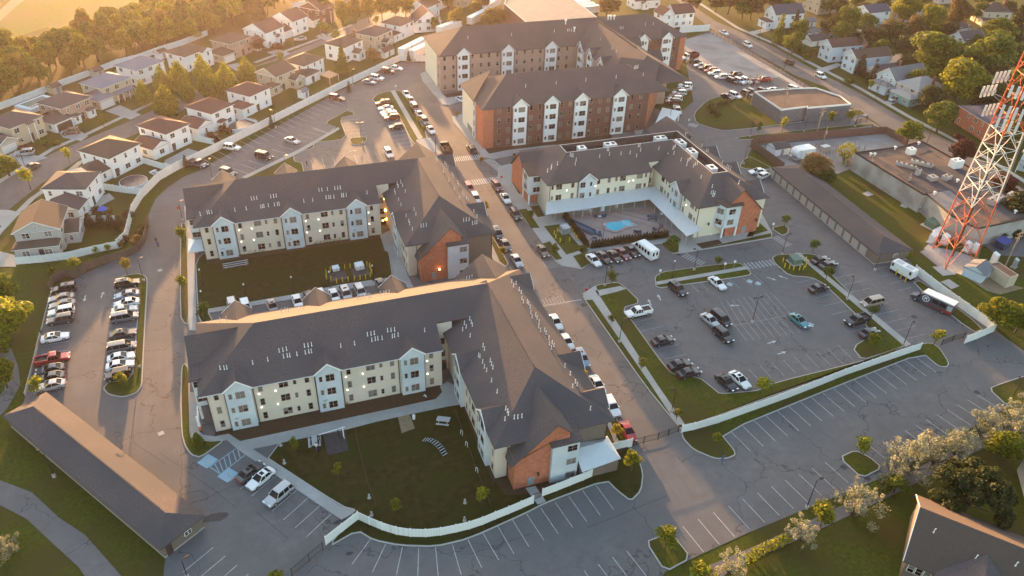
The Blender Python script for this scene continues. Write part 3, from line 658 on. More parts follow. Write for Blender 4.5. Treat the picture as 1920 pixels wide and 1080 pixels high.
def wall_lights(parent, pts, m='lamp_lit', r_=0.07):
    for x, y, z in pts:
        mb = MB(); mb.lathe([(.01, -r_), (r_ * .8, -r_ * .5), (r_, 0), (r_ * .8, r_ * .5), (.01, r_)], 6)
        o = mb.build('wall_lamp', [m], parent); k = parent.location; o.location = (x - k[0], y - k[1], z - k[2])
def downspouts(parent, pts, z0, z1, m='trim_dark'):
    for x, y in pts:
        mb = MB(parent.location); mb.box(x - .06, y - .06, z0, x + .06, y + .06, z1); mb.build('downspout', [m], parent)

# ------------------------------------------------------------------ the two L-shaped three-storey blocks
def L_block(oy, so, label, front):
    t = thing('apartment_building', label, 'apartment building', (-13, 99.3 + oy, 0))
    O = t.location
    ye = 8.4; yS = 75.0 + so          # south eave of the east wing
    w_ = MB(O)                        # walls: 0 cream 1 brick 2 taupe 3 recess
    yf = 99.3 + oy; yb = 118.0 + oy; yw = 76.2 + so
    w_.box(-13.0, yf, -.2, 25.0, yb, ye, 0)
    w_.box(25.0, yf + 4.1, -.2, 28.0, yf + 5.2, 10.6, 0)
    w_.box(27.2, yw, -.2, 45.5, yb - .02, ye, 0)
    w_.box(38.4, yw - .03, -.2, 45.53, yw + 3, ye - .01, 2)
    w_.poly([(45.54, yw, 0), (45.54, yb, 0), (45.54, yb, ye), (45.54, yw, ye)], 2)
    # south brick gable block
    by = 73.3 + so
    w_.box(29.2, by, -.2, 37.8, yw + .4, 6.3, 1)
    w_.poly([(29.2, by, 6.3), (37.8, by, 6.3), (37.8, by, 9.95), (35.6, by, 12.0), (29.2, by, 6.0)], 1)
    w_.poly([(37.8, by, 6.3), (37.8, yw + 4, 6.3), (37.8, yw + 4, 9.95), (37.8, by, 9.95)], 1)
    w_.box(29.15, by - .05, -.2, 37.85, by + .2, .35, 1)
    # north gable block of the east wing
    w_.box(33.0, yb - .5, -.2, 45.0, yb + 2.2, 6.2, 1); w_.poly([(45, yb + 2.2, 6.2), (33, yb + 2.2, 6.2), (39, yb + 2.2, 11.6)], 1)
    # west brick gable block and a dark sheet painted as shade in its entrance
    gy = 110.1 + oy
    w_.box(-14.9, gy - 2.9, -.2, -12.9, gy + 2.9, 8.9, 1); w_.poly([(-14.9, gy + 2.9, 8.9), (-14.9, gy - 2.9, 8.9), (-14.9, gy, 11.8)], 1)
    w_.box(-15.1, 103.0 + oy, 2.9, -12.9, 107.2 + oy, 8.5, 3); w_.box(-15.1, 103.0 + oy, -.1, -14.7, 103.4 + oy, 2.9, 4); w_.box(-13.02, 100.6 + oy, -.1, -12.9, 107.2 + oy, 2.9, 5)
    w_.build('wall', ['siding_cream', 'brick_orange', 'siding_taupe', 'siding_blue', 'trim_white', 'recess_shade'], t)
    rf = MB(O)
    y0, y1 = 98.8 + oy, 118.5 + oy; h = (y1 - y0) / 2; yc = y0 + h; zr = ye + S * h; nz = ye + S * 4.6
    X0 = -14.2; XR = 36.25; HX = 9.85
    rf.slab([(X0, y0, ye), (25.2, y0, ye), (25.2, y0 + 4.6, nz), (26.4 + (nz - ye) / S + .3, y0 + 4.6, nz), (XR, yc, zr), (X0 + h, yc, zr)], .2)
    rf.slab([(46.1, y1, ye), (X0, y1, ye), (X0 + h, yc, zr), (XR, yc, zr)], .2); rf.slab([(X0, y1, ye), (X0, y0, ye), (X0 + h, yc, zr)], .2)
    yE = yS - .2
    rf.slab([(26.4, y1 - 6, ye), (26.4, yE, ye), (XR, yE + HX, zr), (XR, yc + 1, zr)], .2)
    rf.slab([(46.1, yE, ye), (46.1, y1, ye), (XR, y1 - h, zr), (XR, yE + HX, zr)], .2)
    rf.slab([(26.4, yE, ye), (46.1, yE, ye), (XR, yE + HX, zr)], .2)
    rf.poly([(26.6, y0 + 4.6, nz), (25.2, y0 + 4.6, nz), (25.2, y0 + 4.6, nz - .2), (26.6, y0 + 4.6, nz - .2)])
    # ridge caps
    rf.box(XR - .12, yE + HX + .5, zr - .05, XR + .12, yc - 1.5, zr + .06)
    tr = MB(O)
    # brick gable roofs (south, north, west)
    T = TF('S', by)
    rf.slab([(35.6, by - .35, 12.32), (35.6, yE + 7.4 + .4, 12.32), (28.4, yE + .6, 5.5), (28.4, by - .35, 5.5)], .22)
    rf.slab([(35.6, by - .35, 12.32), (38.3, by - .35, 9.7), (38.3, yE + 3, 9.7), (35.6, yE + 7.4 + .4, 12.32)], .22)
    rf.slab([(38.9, yb + 2.6, 12.0), (46.0, yb + 2.6, 6.3), (46.0, yb - .4, 6.3), (38.9, yc + 1.5, 12.0)], .22); rf.slab([(38.9, yb + 2.6, 12.0), (38.9, yc + 1.5, 12.0), (32.0, yb - .4, 6.3), (32.0, yb + 2.6, 6.3)], .22)
    rf.slab([(-15.4, gy, 12.2), (-15.4, gy - 3.5, 8.65), (-13.7, gy - 3.5, 8.65), (-6.8, gy - .2, 12.2)], .2); rf.slab([(-15.4, gy, 12.2), (-6.8, gy, 12.2), (-13.7, gy + 3.5, 8.65), (-15.4, gy + 3.5, 8.65)], .2)
    rf.slab([(-15.5, 102.7 + oy, 8.65), (-12.6, 102.7 + oy, 8.95), (-12.6, 107.3 + oy, 8.95), (-15.5, 107.3 + oy, 8.65)], .22)
    wins = ((-1.25, .55, 1.1, 1), (.25, 1.45, 1.45, 2)); fl = (7.42, 4.5, 1.5)
    for a in (-8.3, 5.75, 19.8):
        T = TF('S', yf); gable(t, None, T, a, 2.25, -.95, 8.68, 10.55, S, ye, -.5)
        bay(t, T, a, 4.0, .7, 0, 8.5, 10.5, 'siding_blue', fl, 'S', wins)
        T = TF('N', yb); gable(t, None, T, a + 1.1, 2.6, -2.2, 8.4, 10.7, S, ye, -.5); bay(t, T, a + 1.1, 4.4, 1.9, 0, 8.3, 10.6, 'siding_blue', fl, 'N', wins)
    for x, ww, hh, pn in ((-11.65, .75, 1.45, 1), (-4.95, .75, 1.45, 1), (-1.35, 1.5, 1.45, 2), (.42, .55, 1.1, 1), (2.35, .75, 1.45, 1), (9.1, .75, 1.45, 1), (12.75, 1.5, 1.45, 2), (14.5, .55, 1.1, 1), (16.4, .75, 1.45, 1), (23.15, .75, 1.45, 1)):
        for z in fl: window(t, x, yf, z, 'S', ww, hh, pn)
    for z in (7.6, 4.5): window(t, -14.1, 103.0 + oy, z, 'S', 1.7, 1.3, 2); window(t, -15.1, 105.2 + oy, z, 'W', 1.5, 1.3, 2)
    # west side of the east wing
    bays = (94.8, 81.0) if oy == 0 else (143.8,)
    T = TF('W', 27.2)
    for a in bays:
        gable(t, None, T, a, 2.25, -.95, 8.68, 10.55, S, ye, -.8); bay(t, T, a, 4.0, .7, 0, 8.5, 10.5, 'siding_blue', fl, 'W', ((1.2, .55, 1.1, 1), (-.3, 1.45, 1.45, 2)))
    for y, ww, pn in (((91.5, .75, 1), (89.6, .55, 1), (87.7, 1.5, 2), (85.0, .75, 1), (77.6, .75, 1)) if oy == 0 else ((149.0, .75, 1), (140.2, .75, 1), (138.6, 1.5, 2), (136.2, .75, 1))):
        for z in fl: window(t, 27.2, y, z, 'W', ww, 1.45, pn)
    # east side
    T = TF('E', 45.54)
    for a in ((113.8, 89.6, 80.1) if oy == 0 else (168.0, 143.0)):
        gable(t, None, T, a, 2.3, -.9, 8.4, 10.5, S, ye, -.55); bay(t, T, a, 4.0, .7, 0, 8.3, 10.45, 'siding_blue', fl, 'E', wins)
    for k in range(int((yb - yw) / 3.2)):
        y = yw + 2 + k * 3.2
        if min(abs(y - a) for a in ((113.8, 89.6, 80.1) if oy == 0 else (168.0, 143.0))) > 3.0:
            for z in fl[:2]: window(t, 45.54, y, z, 'E', .75, 1.45, 1)
    # south corner: blue stair bay with dark hipped lid, door, low metal roof
    sb = MB(O); sb.box(34.9, by - .6, -.2, 39.3, yw + .3, 8.4, 0); sb.build('stair_bay', ['siding_blue'], t)
    ld = MB(O); ld.slab([(34.6, by - .95, 8.55), (39.6, by - .95, 8.55), (39.6, yw + .4, 9.3), (34.6, yw + .4, 9.3)], .32); ld.build('stair_bay_roof', ['shingle'], t)
    for z in (6.95, 4.1, 1.2): window(t, 38.15, by - .6, z, 'S', 1.6, 1.25, 2); window(t, 34.9, by + .9, z + .3, 'W', .8, 1.3, 1)
    dr = MB(O); dr.box(31.5, by - .04, -.05, 32.45, by + .05, 2.0, 0); d_ = dr.build('door', ['door_grey'], t)
    hw_ = MB(O); hw_.box(32.05, by - .06, 1.2, 32.2, by - .03, 1.7, 0); hw_.build('door_window', ['pane'], d_)
    fx = MB(O); fx.box(32.9, by - .35, 2.6, 33.1, by, 2.8); fx.tube((33.0, by - .3, 2.3), (33.0, by - .3, 2.75), .16); fx.build('wall_lantern', ['trim_dark'], t)
    if oy == 0:
        pr = MB(O); a = [(39.6, 71.6), (46.2, 72.2), (46.0, 76.2), (39.6, 76.2)]
        pr.slab([(39.5, 71.3, 2.7), (46.4, 72.0, 2.7), (44.6, 75.0, 4.0), (39.6, 74.9, 4.0)], .12); pr.slab([(46.4, 72.0, 2.7), (46.4, 77.0, 2.7), (44.6, 75.0, 4.0)], .12); pr.slab([(39.6, 74.9, 4.0), (44.6, 75.0, 4.0), (46.4, 77.0, 2.7), (39.6, 77.0, 3.6)], .12)
        pr.build('porch_roof', ['metal_roof'], t)
        pw = MB(O); pw.box(39.7, 72.0, -.1, 46.0, 76.2, 2.65, 0); pw.build('porch_wall', ['siding_taupe'], t)
        wr = MB(O)
        for i in range(9): wr.box(-15.25, 100.4 + i * .27, 2.1, -15.17, 100.48 + i * .27, 3.0)
        wr.box(-15.3, 100.3, 3.0, -15.1, 102.9, 3.1); wr.box(-15.3, 100.3, 2.0, -15.1, 102.9, 2.1); wr.build('balcony_railing', ['trim_white'], t)
        pst = MB(O); pst.box(-15.5, 100.3, 0, -15.1, 100.7, 3.0); pst.box(-15.52, 100.28, 0, -15.08, 100.72, .9, 1); pst.build('porch_post', ['trim_white', 'brick_orange'], t)
    else:
        pr = MB(O); pr.slab([(-16.2, 152.3, 2.7), (-12.95, 152.3, 2.7), (-12.95, 155.2, 3.9), (-14.6, 155.2, 3.9)], .12); pr.slab([(-16.2, 158.5, 2.7), (-16.2, 152.3, 2.7), (-14.6, 155.2, 3.9)], .12); pr.build('porch_roof', ['metal_roof'], t)
        wall_lights(t, [(33.0, by - .4, 2.75)], 'lamp_warm', .22)
        wall_lights(t, [(26.9, 156.6, 7.0), (26.9, 156.6, 4.0), (26.9, 156.6, 1.6), (26.2, 156.7, 1.4)], 'lamp_warm', .25)
    for z in (6.6, 3.8): window(t, 26.1, yf + 4.1, z, 'S', 1.2, 1.4, 1)
    ed = MB(O); ed.box(25.4, yf + 4.02, 0, 26.9, yf + 4.12, 2.2); ed.build('entrance_door', ['door_dark'], t)
    downspouts(t, [(-10.42, yf - .08), (-6.05, yf - .08), (3.6, yf - .08), (7.95, yf - .08), (17.5, yf - .08), (21.95, yf - .08), (-13.0, yf - .07), (45.5, yw - .1), (29.05, yw - .1)], 0, 8.3)
    wall_lights(t, [(x, yf - .12, z) for x in (-5.3, -2.7, 8.6, 11.4, 22.4) for z in (6.3, 3.4)])
    rf.build('roof', ['shingle'], t)
    gt = MB(O); gt.box(X0, y0 - .12, ye - .16, 25.2, y0, ye - .03); gt.build('gutter', ['gutter'], t)
    for a in (-8.3, 5.75) if oy == 0 else (-8.3, 5.75, 19.8):
        sc = MB(O); sc.lathe([(.02, 2.55), (.3, 2.85), (.3, 2.9)], 8, c=(a - 1.0, yf - .85)); sc.build('porch_light_shade', ['steel'], t)
    return t
c1 = lambda p: cr(330, 560, 6, p)
c3 = lambda p: cr(640, 600, 6, p)
c4 = lambda p: cr(840, 500, 6, p)
c5 = lambda p: cr(840, 640, 6, p)
FRV = c1([(500, 795), (545, 795), (575, 790), (865, 735), (1035, 700), (1212, 665), (1255, 655), (1283, 653), (1363, 638), (1457, 620), (1497, 610), (1525, 605), (1163, 600), (1205, 592), (1245, 580), (1447, 545), (1488, 540), (1527, 530), (1855, 545)]) + \
      c3([(150, 278), (345, 240), (383, 228), (412, 222), (460, 218), (575, 198), (600, 190), (640, 182), (295, 178), (335, 170), (372, 162), (522, 132), (560, 128), (600, 122), (938, 130)])
WSV = c4([(165, 720), (205, 690), (185, 650), (250, 790), (245, 600), (262, 640), (275, 670)]) + c5([(345, 170), (360, 185), (390, 245), (410, 300), (435, 340), (395, 60), (410, 100), (475, 230), (490, 270), (505, 310), (490, 455), (553, 580), (650, 770), (670, 800), (680, 830), (640, 890)])
ESV = c4([(715, 180), (735, 230), (765, 200), (800, 270), (822, 305), (830, 370), (845, 410), (890, 410), (905, 430), (922, 470), (930, 530), (945, 580), (985, 560), (1000, 590), (1022, 640), (1020, 690), (1040, 730), (1085, 730), (1100, 760), (1133, 820), (1140, 880), (1160, 930), (1170, 870), (1190, 900)]) + c5([(1313, 290), (1372, 380), (1400, 520), (1430, 470), (1450, 500)])
A = L_block(0, 0, 'L-shaped three-storey beige apartment block beside the fenced play lawn with picnic table', 0)
pf = lambda y0, x_=0: (8.4 - S * y0, 0, S)
vents(A, FRV, (8.4 - S * 98.8, 0, S)); vents(A, WSV, (8.4 - S * 26.4, S, 0)); vents(A, ESV, (8.4 + S * 46.1, -S, 0)); vents(A, c5([(745, 870), (785, 865), (830, 855), (1600, 770)]), (8.4 - S * 74.8, 0, S))
vents(A, cr(640, 390, 6, [(185, 1020), (225, 1015), (262, 1005), (305, 1000), (325, 998), (440, 975), (480, 970), (505, 965), (540, 960), (1410, 810), (1440, 800), (1470, 790)]) + c1([(500, 250), (570, 240), (1190, 150), (1230, 140), (1265, 135), (1385, 110), (1430, 105)]), (8.4 + S * 118.5, 0, -S))
B = L_block(53.3, 58.2, 'L-shaped three-storey beige apartment block whose front lawn has two bollard-ringed transformer pads', 1)
vents(B, cr(330, 280, 6, [(665, 695), (793, 680), (955, 660), (975, 655), (992, 652), (1042, 645), (1110, 635), (1143, 630), (1162, 628), (850, 570), (880, 565), (912, 562), (1068, 545), (1100, 540), (1130, 535), (1440, 595), (1540, 585), (1690, 555), (1720, 552), (1740, 550), (1778, 548), (1868, 535), (1885, 533), (1610, 472), (1643, 468), (1705, 462), (1788, 450), (1820, 448), (1850, 445), (355, 725), (375, 722), (405, 720), (275, 740)]) + cr(640, 270, 6, [(290, 560), (5, 592), (27, 590), (57, 588)]), (8.4 - S * 152.1, 0, S))
vents(B, cr(640, 270, 6, [(630, 460), (640, 490), (600, 540), (610, 570), (645, 640), (672, 695), (670, 440), (690, 480), (720, 545), (730, 820), (760, 880), (770, 910), (800, 970), (820, 750), (840, 800)]), (8.4 - S * 26.4, S, 0))
vents(B, cr(640, 270, 6, [(1070, 170), (1080, 200), (1165, 230), (1180, 250), (1200, 285), (1150, 320), (1245, 350), (1258, 380), (1210, 420), (1305, 450), (1318, 480), (1270, 520), (1365, 560), (1380, 590), (1405, 620), (1425, 640), (1330, 620), (1490, 770), (1525, 830)]), (8.4 + S * 46.1, -S, 0))
vents(B, cr(640, 270, 6, [(897, 935), (925, 930), (957, 925), (1375, 870), (1405, 865), (1437, 862), (1475, 905), (1503, 900), (1525, 895)]), (8.4 - S * (74.8 + 58.2), 0, S))

# ------------------------------------------------------------------ U-shaped clubhouse block around the pool terrace
def club():
    t = thing('apartment_building', 'pale yellow U-shaped apartment block wrapping the pool terrace', 'apartment building', (64.5, 150.6, 0))
    O = t.location; ye = 8.4
    w_ = MB(O)
    w_.box(65.0, 150.6, -.2, 92.0, 169.2, ye, 0); w_.box(92.0, 152.6, -.2, 95.0, 154.2, 9.6, 0); w_.box(94.0, 131.0, -.2, 112.0, 169.15, ye, 0)
    w_.box(62.5, 157.3, -.2, 65.2, 169.4, 5.2, 1); w_.poly([(62.5, 169.4, 5.2), (62.5, 157.3, 5.2), (62.5, 158.6, 5.4), (62.5, 164.0, 10.6)], 1)
    w_.box(101.4, 129.5, -.2, 110.2, 131.2, 6.0, 1); w_.poly([(101.4, 129.5, 6), (110.2, 129.5, 6), (110.2, 129.5, 6.2), (104.2, 129.5, 12.0), (101.4, 129.5, 9.3)], 1); w_.poly([(110.2, 129.5, 0), (110.2, 133, 0), (110.2, 133, 6.2), (110.2, 129.5, 6.2)], 1)
    w_.build('wall', ['siding_yellow', 'brick_orange'], t)
    rf = MB(O); zt = 12.4; d_ = (zt - ye) / S
    # outer slopes up to the parapet of the well
    X0, X1, Y0, Y1, YS = 64.4, 112.7, 150.0, 169.8, 130.4
    xi, xo = X0 + d_, X1 - d_; yi, yo = Y0 + d_, Y1 - d_; XI = 93.4 + d_
    nz = ye + S * 2.6
    rf.slab([(X0, Y0, ye), (92.1, Y0, ye), (92.1, Y0 + 2.6, nz), (93.4 + (nz - ye) / S + .3, Y0 + 2.6, nz), (XI, yi, zt), (xi, yi, zt)], .2)
    rf.slab([(X0, Y1, ye), (X0, Y0, ye), (xi, yi, zt), (xi, yo, zt)], .2)
    rf.slab([(X1, Y1, ye), (X0, Y1, ye), (xi, yo, zt), (xo, yo, zt)], .2)
    rf.slab([(93.4, Y0 + 3, ye), (93.4, YS, ye), (XI, YS + d_, zt), (XI, yi, zt)], .2)
    rf.slab([(X1, YS, ye), (X1, Y1, ye), (xo, yo, zt), (xo, YS + d_, zt)], .2)
    rf.slab([(93.4, YS, ye), (X1, YS, ye), (xo, YS + d_, zt), (XI, YS + d_, zt)], .2)
    rf.build('roof', ['shingle'], t)
    # parapet and well
    pa = MB(O); zw = 10.5; th = .2
    for (x0, y0, x1, y1) in ((xi, yi - .02, XI, yi + th), (xi, yo - th, xo, yo), (xi, yi + th, xi + th, yo - th), (XI, YS + d_, XI + th, yi + th), (xo - th, YS + d_, xo, yo - th), (XI + th, YS + d_, xo - th, YS + d_ + th)):
        pa.box(x0, y0, zw - .3, x1, y1, zt + .06, 0, 1)
    pa.build('parapet', ['flat_dark', 'gutter'], t)
    fl = MB(O); fl.box(xi + th, yi + th, zw - .2, xo - th, yo - th, zw, 0); fl.box(XI + th, YS + d_ + th, zw - .21, xo - th, yi + th, zw, 0); fl.build('flat_roof', ['flat_dark'], t)
    # gables
    tr = MB(O); rg = MB(O); wn = ((-1.15, 1.3, 1.45, 2), (1.0, .6, 1.1, 1)); fls = (7.3, 4.5)
    T = TF('S', 150.6); gable(t, None, T, 74.9, 2.4, -.95, 8.3, 10.3, S, ye, -.6); bay(t, T, 74.7, 4.1, .65, 0, 8.3, 10.2, 'siding_blue', fls, 'S', wn)
    T = TF('W', 94.0); gable(t, None, T, 140.6, 2.4, -.95, 8.3, 10.3, S, ye, -.6); bay(t, T, 140.6, 4.3, .65, 0, 8.3, 10.2, 'siding_blue', fls, 'W', ((1.2, .6, 1.1, 1), (-.6, 1.3, 1.45, 2)))
    T = TF('E', 112.0)
    for a in (155.0, 145.4, 135.6): gable(t, None, T, a, 2.6, -.8, 8.4, 10.6, S, ye, -.7); bay(t, T, a, 4.2, .6, 0, 8.3, 10.5, 'siding_blue', fls, 'E', wn)
    rg.slab([(62.1, 164.0, 10.8), (62.1, 158.2, 5.2), (66.0, 158.2, 5.2), (70.5, 164.0, 10.8)], .2); rg.slab([(62.1, 164.0, 10.8), (70.5, 164.0, 10.8), (66.0, 169.8, 5.2), (62.1, 169.8, 5.2)], .2)
    rg.build('brick_gable_roof', ['shingle'], t); rg = MB(O); rg.slab([(104.2, 129.1, 12.25), (104.2, 138, 12.25), (101.0, 133.6, 9.2), (101.0, 129.1, 9.2)], .2); rg.slab([(104.2, 129.1, 12.25), (110.8, 129.1, 5.9), (110.8, 131.0, 5.9), (104.2, 138, 12.25)], .2)
    rg.build('brick_gable_roof', ['shingle'], t); rg = MB(O); rg.slab([(108.5, 174.0, 11.4), (114.0, 174.0, 8.2), (114.0, 168.0, 8.2), (108.5, 160.0, 11.4)], .2); rg.slab([(108.5, 174.0, 11.4), (108.5, 160.0, 11.4), (103.0, 168.0, 8.2), (103.0, 174.0, 8.2)], .2)
    rg.build('brick_gable_roof', ['shingle'], t)
    # west and south corner bays on posts
    cb = MB(O); cb.box(62.2, 156.3, 2.9, 66.0, 161.0, 8.2, 0); cb.build('corner_bay', ['siding_blue'], t)
    cb = MB(O); cb.prism([(98.6, 131.1), (100.2, 129.0), (104.2, 129.0), (104.2, 131.1)], 2.7, 8.5, 0); cb.build('corner_bay', ['siding_blue'], t)
    lb = MB(O); lb.slab([(61.9, 156.0, 8.35), (66.4, 156.0, 8.35), (66.4, 161.4, 9.1), (61.9, 161.4, 9.1)], .3); lb.build('corner_bay_roof', ['shingle_brown'], t); lb = MB(O); lb.slab([(98.2, 131.4, 9.2), (99.9, 128.6, 8.7), (104.5, 128.6, 8.7), (104.5, 131.4, 9.4)], .3); lb.build('corner_bay_roof', ['shingle_brown'], t)
    for x, y in ((62.45, 156.55), (62.45, 160.6), (65.7, 156.55), (100.35, 129.2), (104.0, 129.2)):
        p = MB(O); p.box(x - .17, y - .17, 0, x + .17, y + .17, 2.9); p.build('porch_post', ['trim_white'], t)
    for z in (6.95, 4.2):
        window(t, 64.2, 156.3, z, 'S', 1.9, 1.35, 2); window(t, 62.2, 158.7, z, 'W', 1.9, 1.35, 2); window(t, 101.9, 129.0, z, 'S', 1.7, 1.4, 2); window(t, 99.4, 130.05, z, -.92, 1.6, 1.4, 2)
    for x, ww, pn in ((65.95, .6, 1), (67.65, 1.5, 2), (71.2, .8, 1), (78.0, .8, 1), (80.8, .8, 1), (82.75, .65, 1), (84.5, 1.6, 2), (89.1, 1.6, 2), (90.8, .65, 1)):
        for z in fls: window(t, x, 150.6, z, 'S', ww, 1.4 if ww > .7 else 1.1, pn)
    for y, ww, pn in ((147.6, 1.5, 2), (145.9, .6, 1), (137.1, .8, 1), (133.6, 1.6, 2), (131.95, .6, 1), (144.3, .8, 1)):
        for z in fls: window(t, 94.0, y, z, 'W', ww, 1.4 if ww > .7 else 1.1, pn)
    for y in (152.0,):
        for z in fls: window(t, 93.2, 152.6, z, 'S', .9, 1.4, 1)
    dr = MB(O); dr.box(106.0, 129.44, 0, 107.1, 129.54, 2.1); dr.build('door', ['door_grey'], t)
    for x, y in ((109.3, 129.4), (97.3, 130.9)):
        fx = MB(O); fx.box(x - .12, y - .3, 3.6, x + .12, y, 3.8); fx.tube((x, y - .3, 3.2), (x, y - .3, 3.8), .2); fx.build('wall_lantern', ['trim_dark'], t)
    # covered walk with standing-seam roof
    cn = MB(O)
    cn.slab([(62.8, 146.3, 2.9), (90.2, 146.3, 2.9), (93.4, 150.5, 3.8), (64.6, 150.5, 3.8)], .14); cn.slab([(90.2, 128.2, 2.9), (94.3, 128.6, 3.7), (94.0, 150.5, 3.8), (93.4, 150.5, 3.8), (90.2, 146.3, 2.9)], .14)
    cn.build('canopy_roof', ['metal_roof'], t)
    for x, y in [(63.4, 147.0), (65.6, 147.0), (70.4, 147.0), (72.7, 147.0), (77.4, 147.0), (75.0, 147.0), (80, 147), (83.3, 147), (86.6, 147.0), (89.5, 147)] + [(90.6, y) for y in (144, 141.2, 138.4, 135.6, 132.8, 130.4, 128.7)] + [(93.6, 128.9)]:
        p = MB(O); p.box(x - .08, y - .08, 0, x + .08, y + .08, 2.85); p.build('canopy_post', ['frame_tan'], t)
    downspouts(t, [(65.3, 150.5), (72.55, 150.5), (94.1, 130.9), (94.0, 138.2), (91.9, 150.5)], 3.6, 8.3, 'trim_dark')
    wall_lights(t, [(69.7, 150.5, 6.1), (86.2, 150.5, 6.2), (87.4, 150.5, 6.3), (77.2, 150.5, 6.2), (93.9, 136.0, 6.2)])
    vents(t, cr(960, 230, 6, [(655, 375), (672, 380), (685, 385), (720, 430), (985, 390), (1070, 315), (1085, 315), (1095, 365), (1225, 360), (1327, 350), (1420, 270), (1437, 270), (1445, 320), (1650, 305), (510, 470), (440, 520), (445, 500), (400, 550), (1400, 385), (710, 475), (1750, 375)]), (8.4 - S * 150, 0, S))
    vents(t, cr(1180, 220, 6, [(500, 350), (515, 335), (490, 360), (500, 415), (580, 490), (655, 500), (670, 490), (690, 470), (645, 545), (720, 560), (740, 540), (765, 530), (805, 685)]), (8.4 - S * 93.4, S, 0))
    vents(t, cr(1180, 220, 6, [(930, 790), (920, 860), (940, 860), (960, 870), (935, 890), (950, 890)]), (8.4 - S * 130.4, 0, S))
    vents(t, cr(1180, 220, 6, [(630, 200), (645, 205), (700, 240), (815, 330), (865, 385), (885, 390), (1045, 520), (1095, 565), (1115, 575), (1135, 590), (1230, 745)]), (8.4 + S * 112.7, -S, 0))
    return t
club()
HV = []
for i, (x, y, a, sx, big) in enumerate([(77.2, 160.0, 0, 1.0, 0), (85.0, 160.1, 0, 1.5, 1), (99.2, 160.2, 0, 1.5, 1), (103.0, 156.6, PI / 2, 1.5, 1), (103.0, 151.0, PI / 2, 1.5, 1), (103.0, 141.6, PI / 2, 1.2, 0)]):
    lab = ['small white rooftop unit at the west end of the roof well', 'white twin-fan rooftop unit, second from the west in the roof well', 'white twin-fan rooftop unit where the roof well turns the corner', 'white twin-fan rooftop unit just round the corner of the roof well', 'white twin-fan rooftop unit in the middle of the east roof well', 'white single-fan rooftop unit at the south end of the roof well'][i]
    t = thing('rooftop_unit', lab, 'air conditioner', (x, y, 10.5), a, 'rooftop units in the clubhouse roof well')
    mb = MB(); mb.box(-sx, -1.0, .15, sx, 1.0, 1.75); mb.box(-sx * .9, -.85, 0, sx * .9, .85, .15, 1); mb.build('housing', ['hvac', 'trim_dark'], t)
    for k in ((-.5, .5) if big else (0,)):
        fb = MB(); fb.lathe([(.5, 1.75), (.5, 1.83), (.42, 1.83), (.4, 1.78)], 12, c=(k * sx, 0)); fb.build('fan', ['trim_dark'], t)

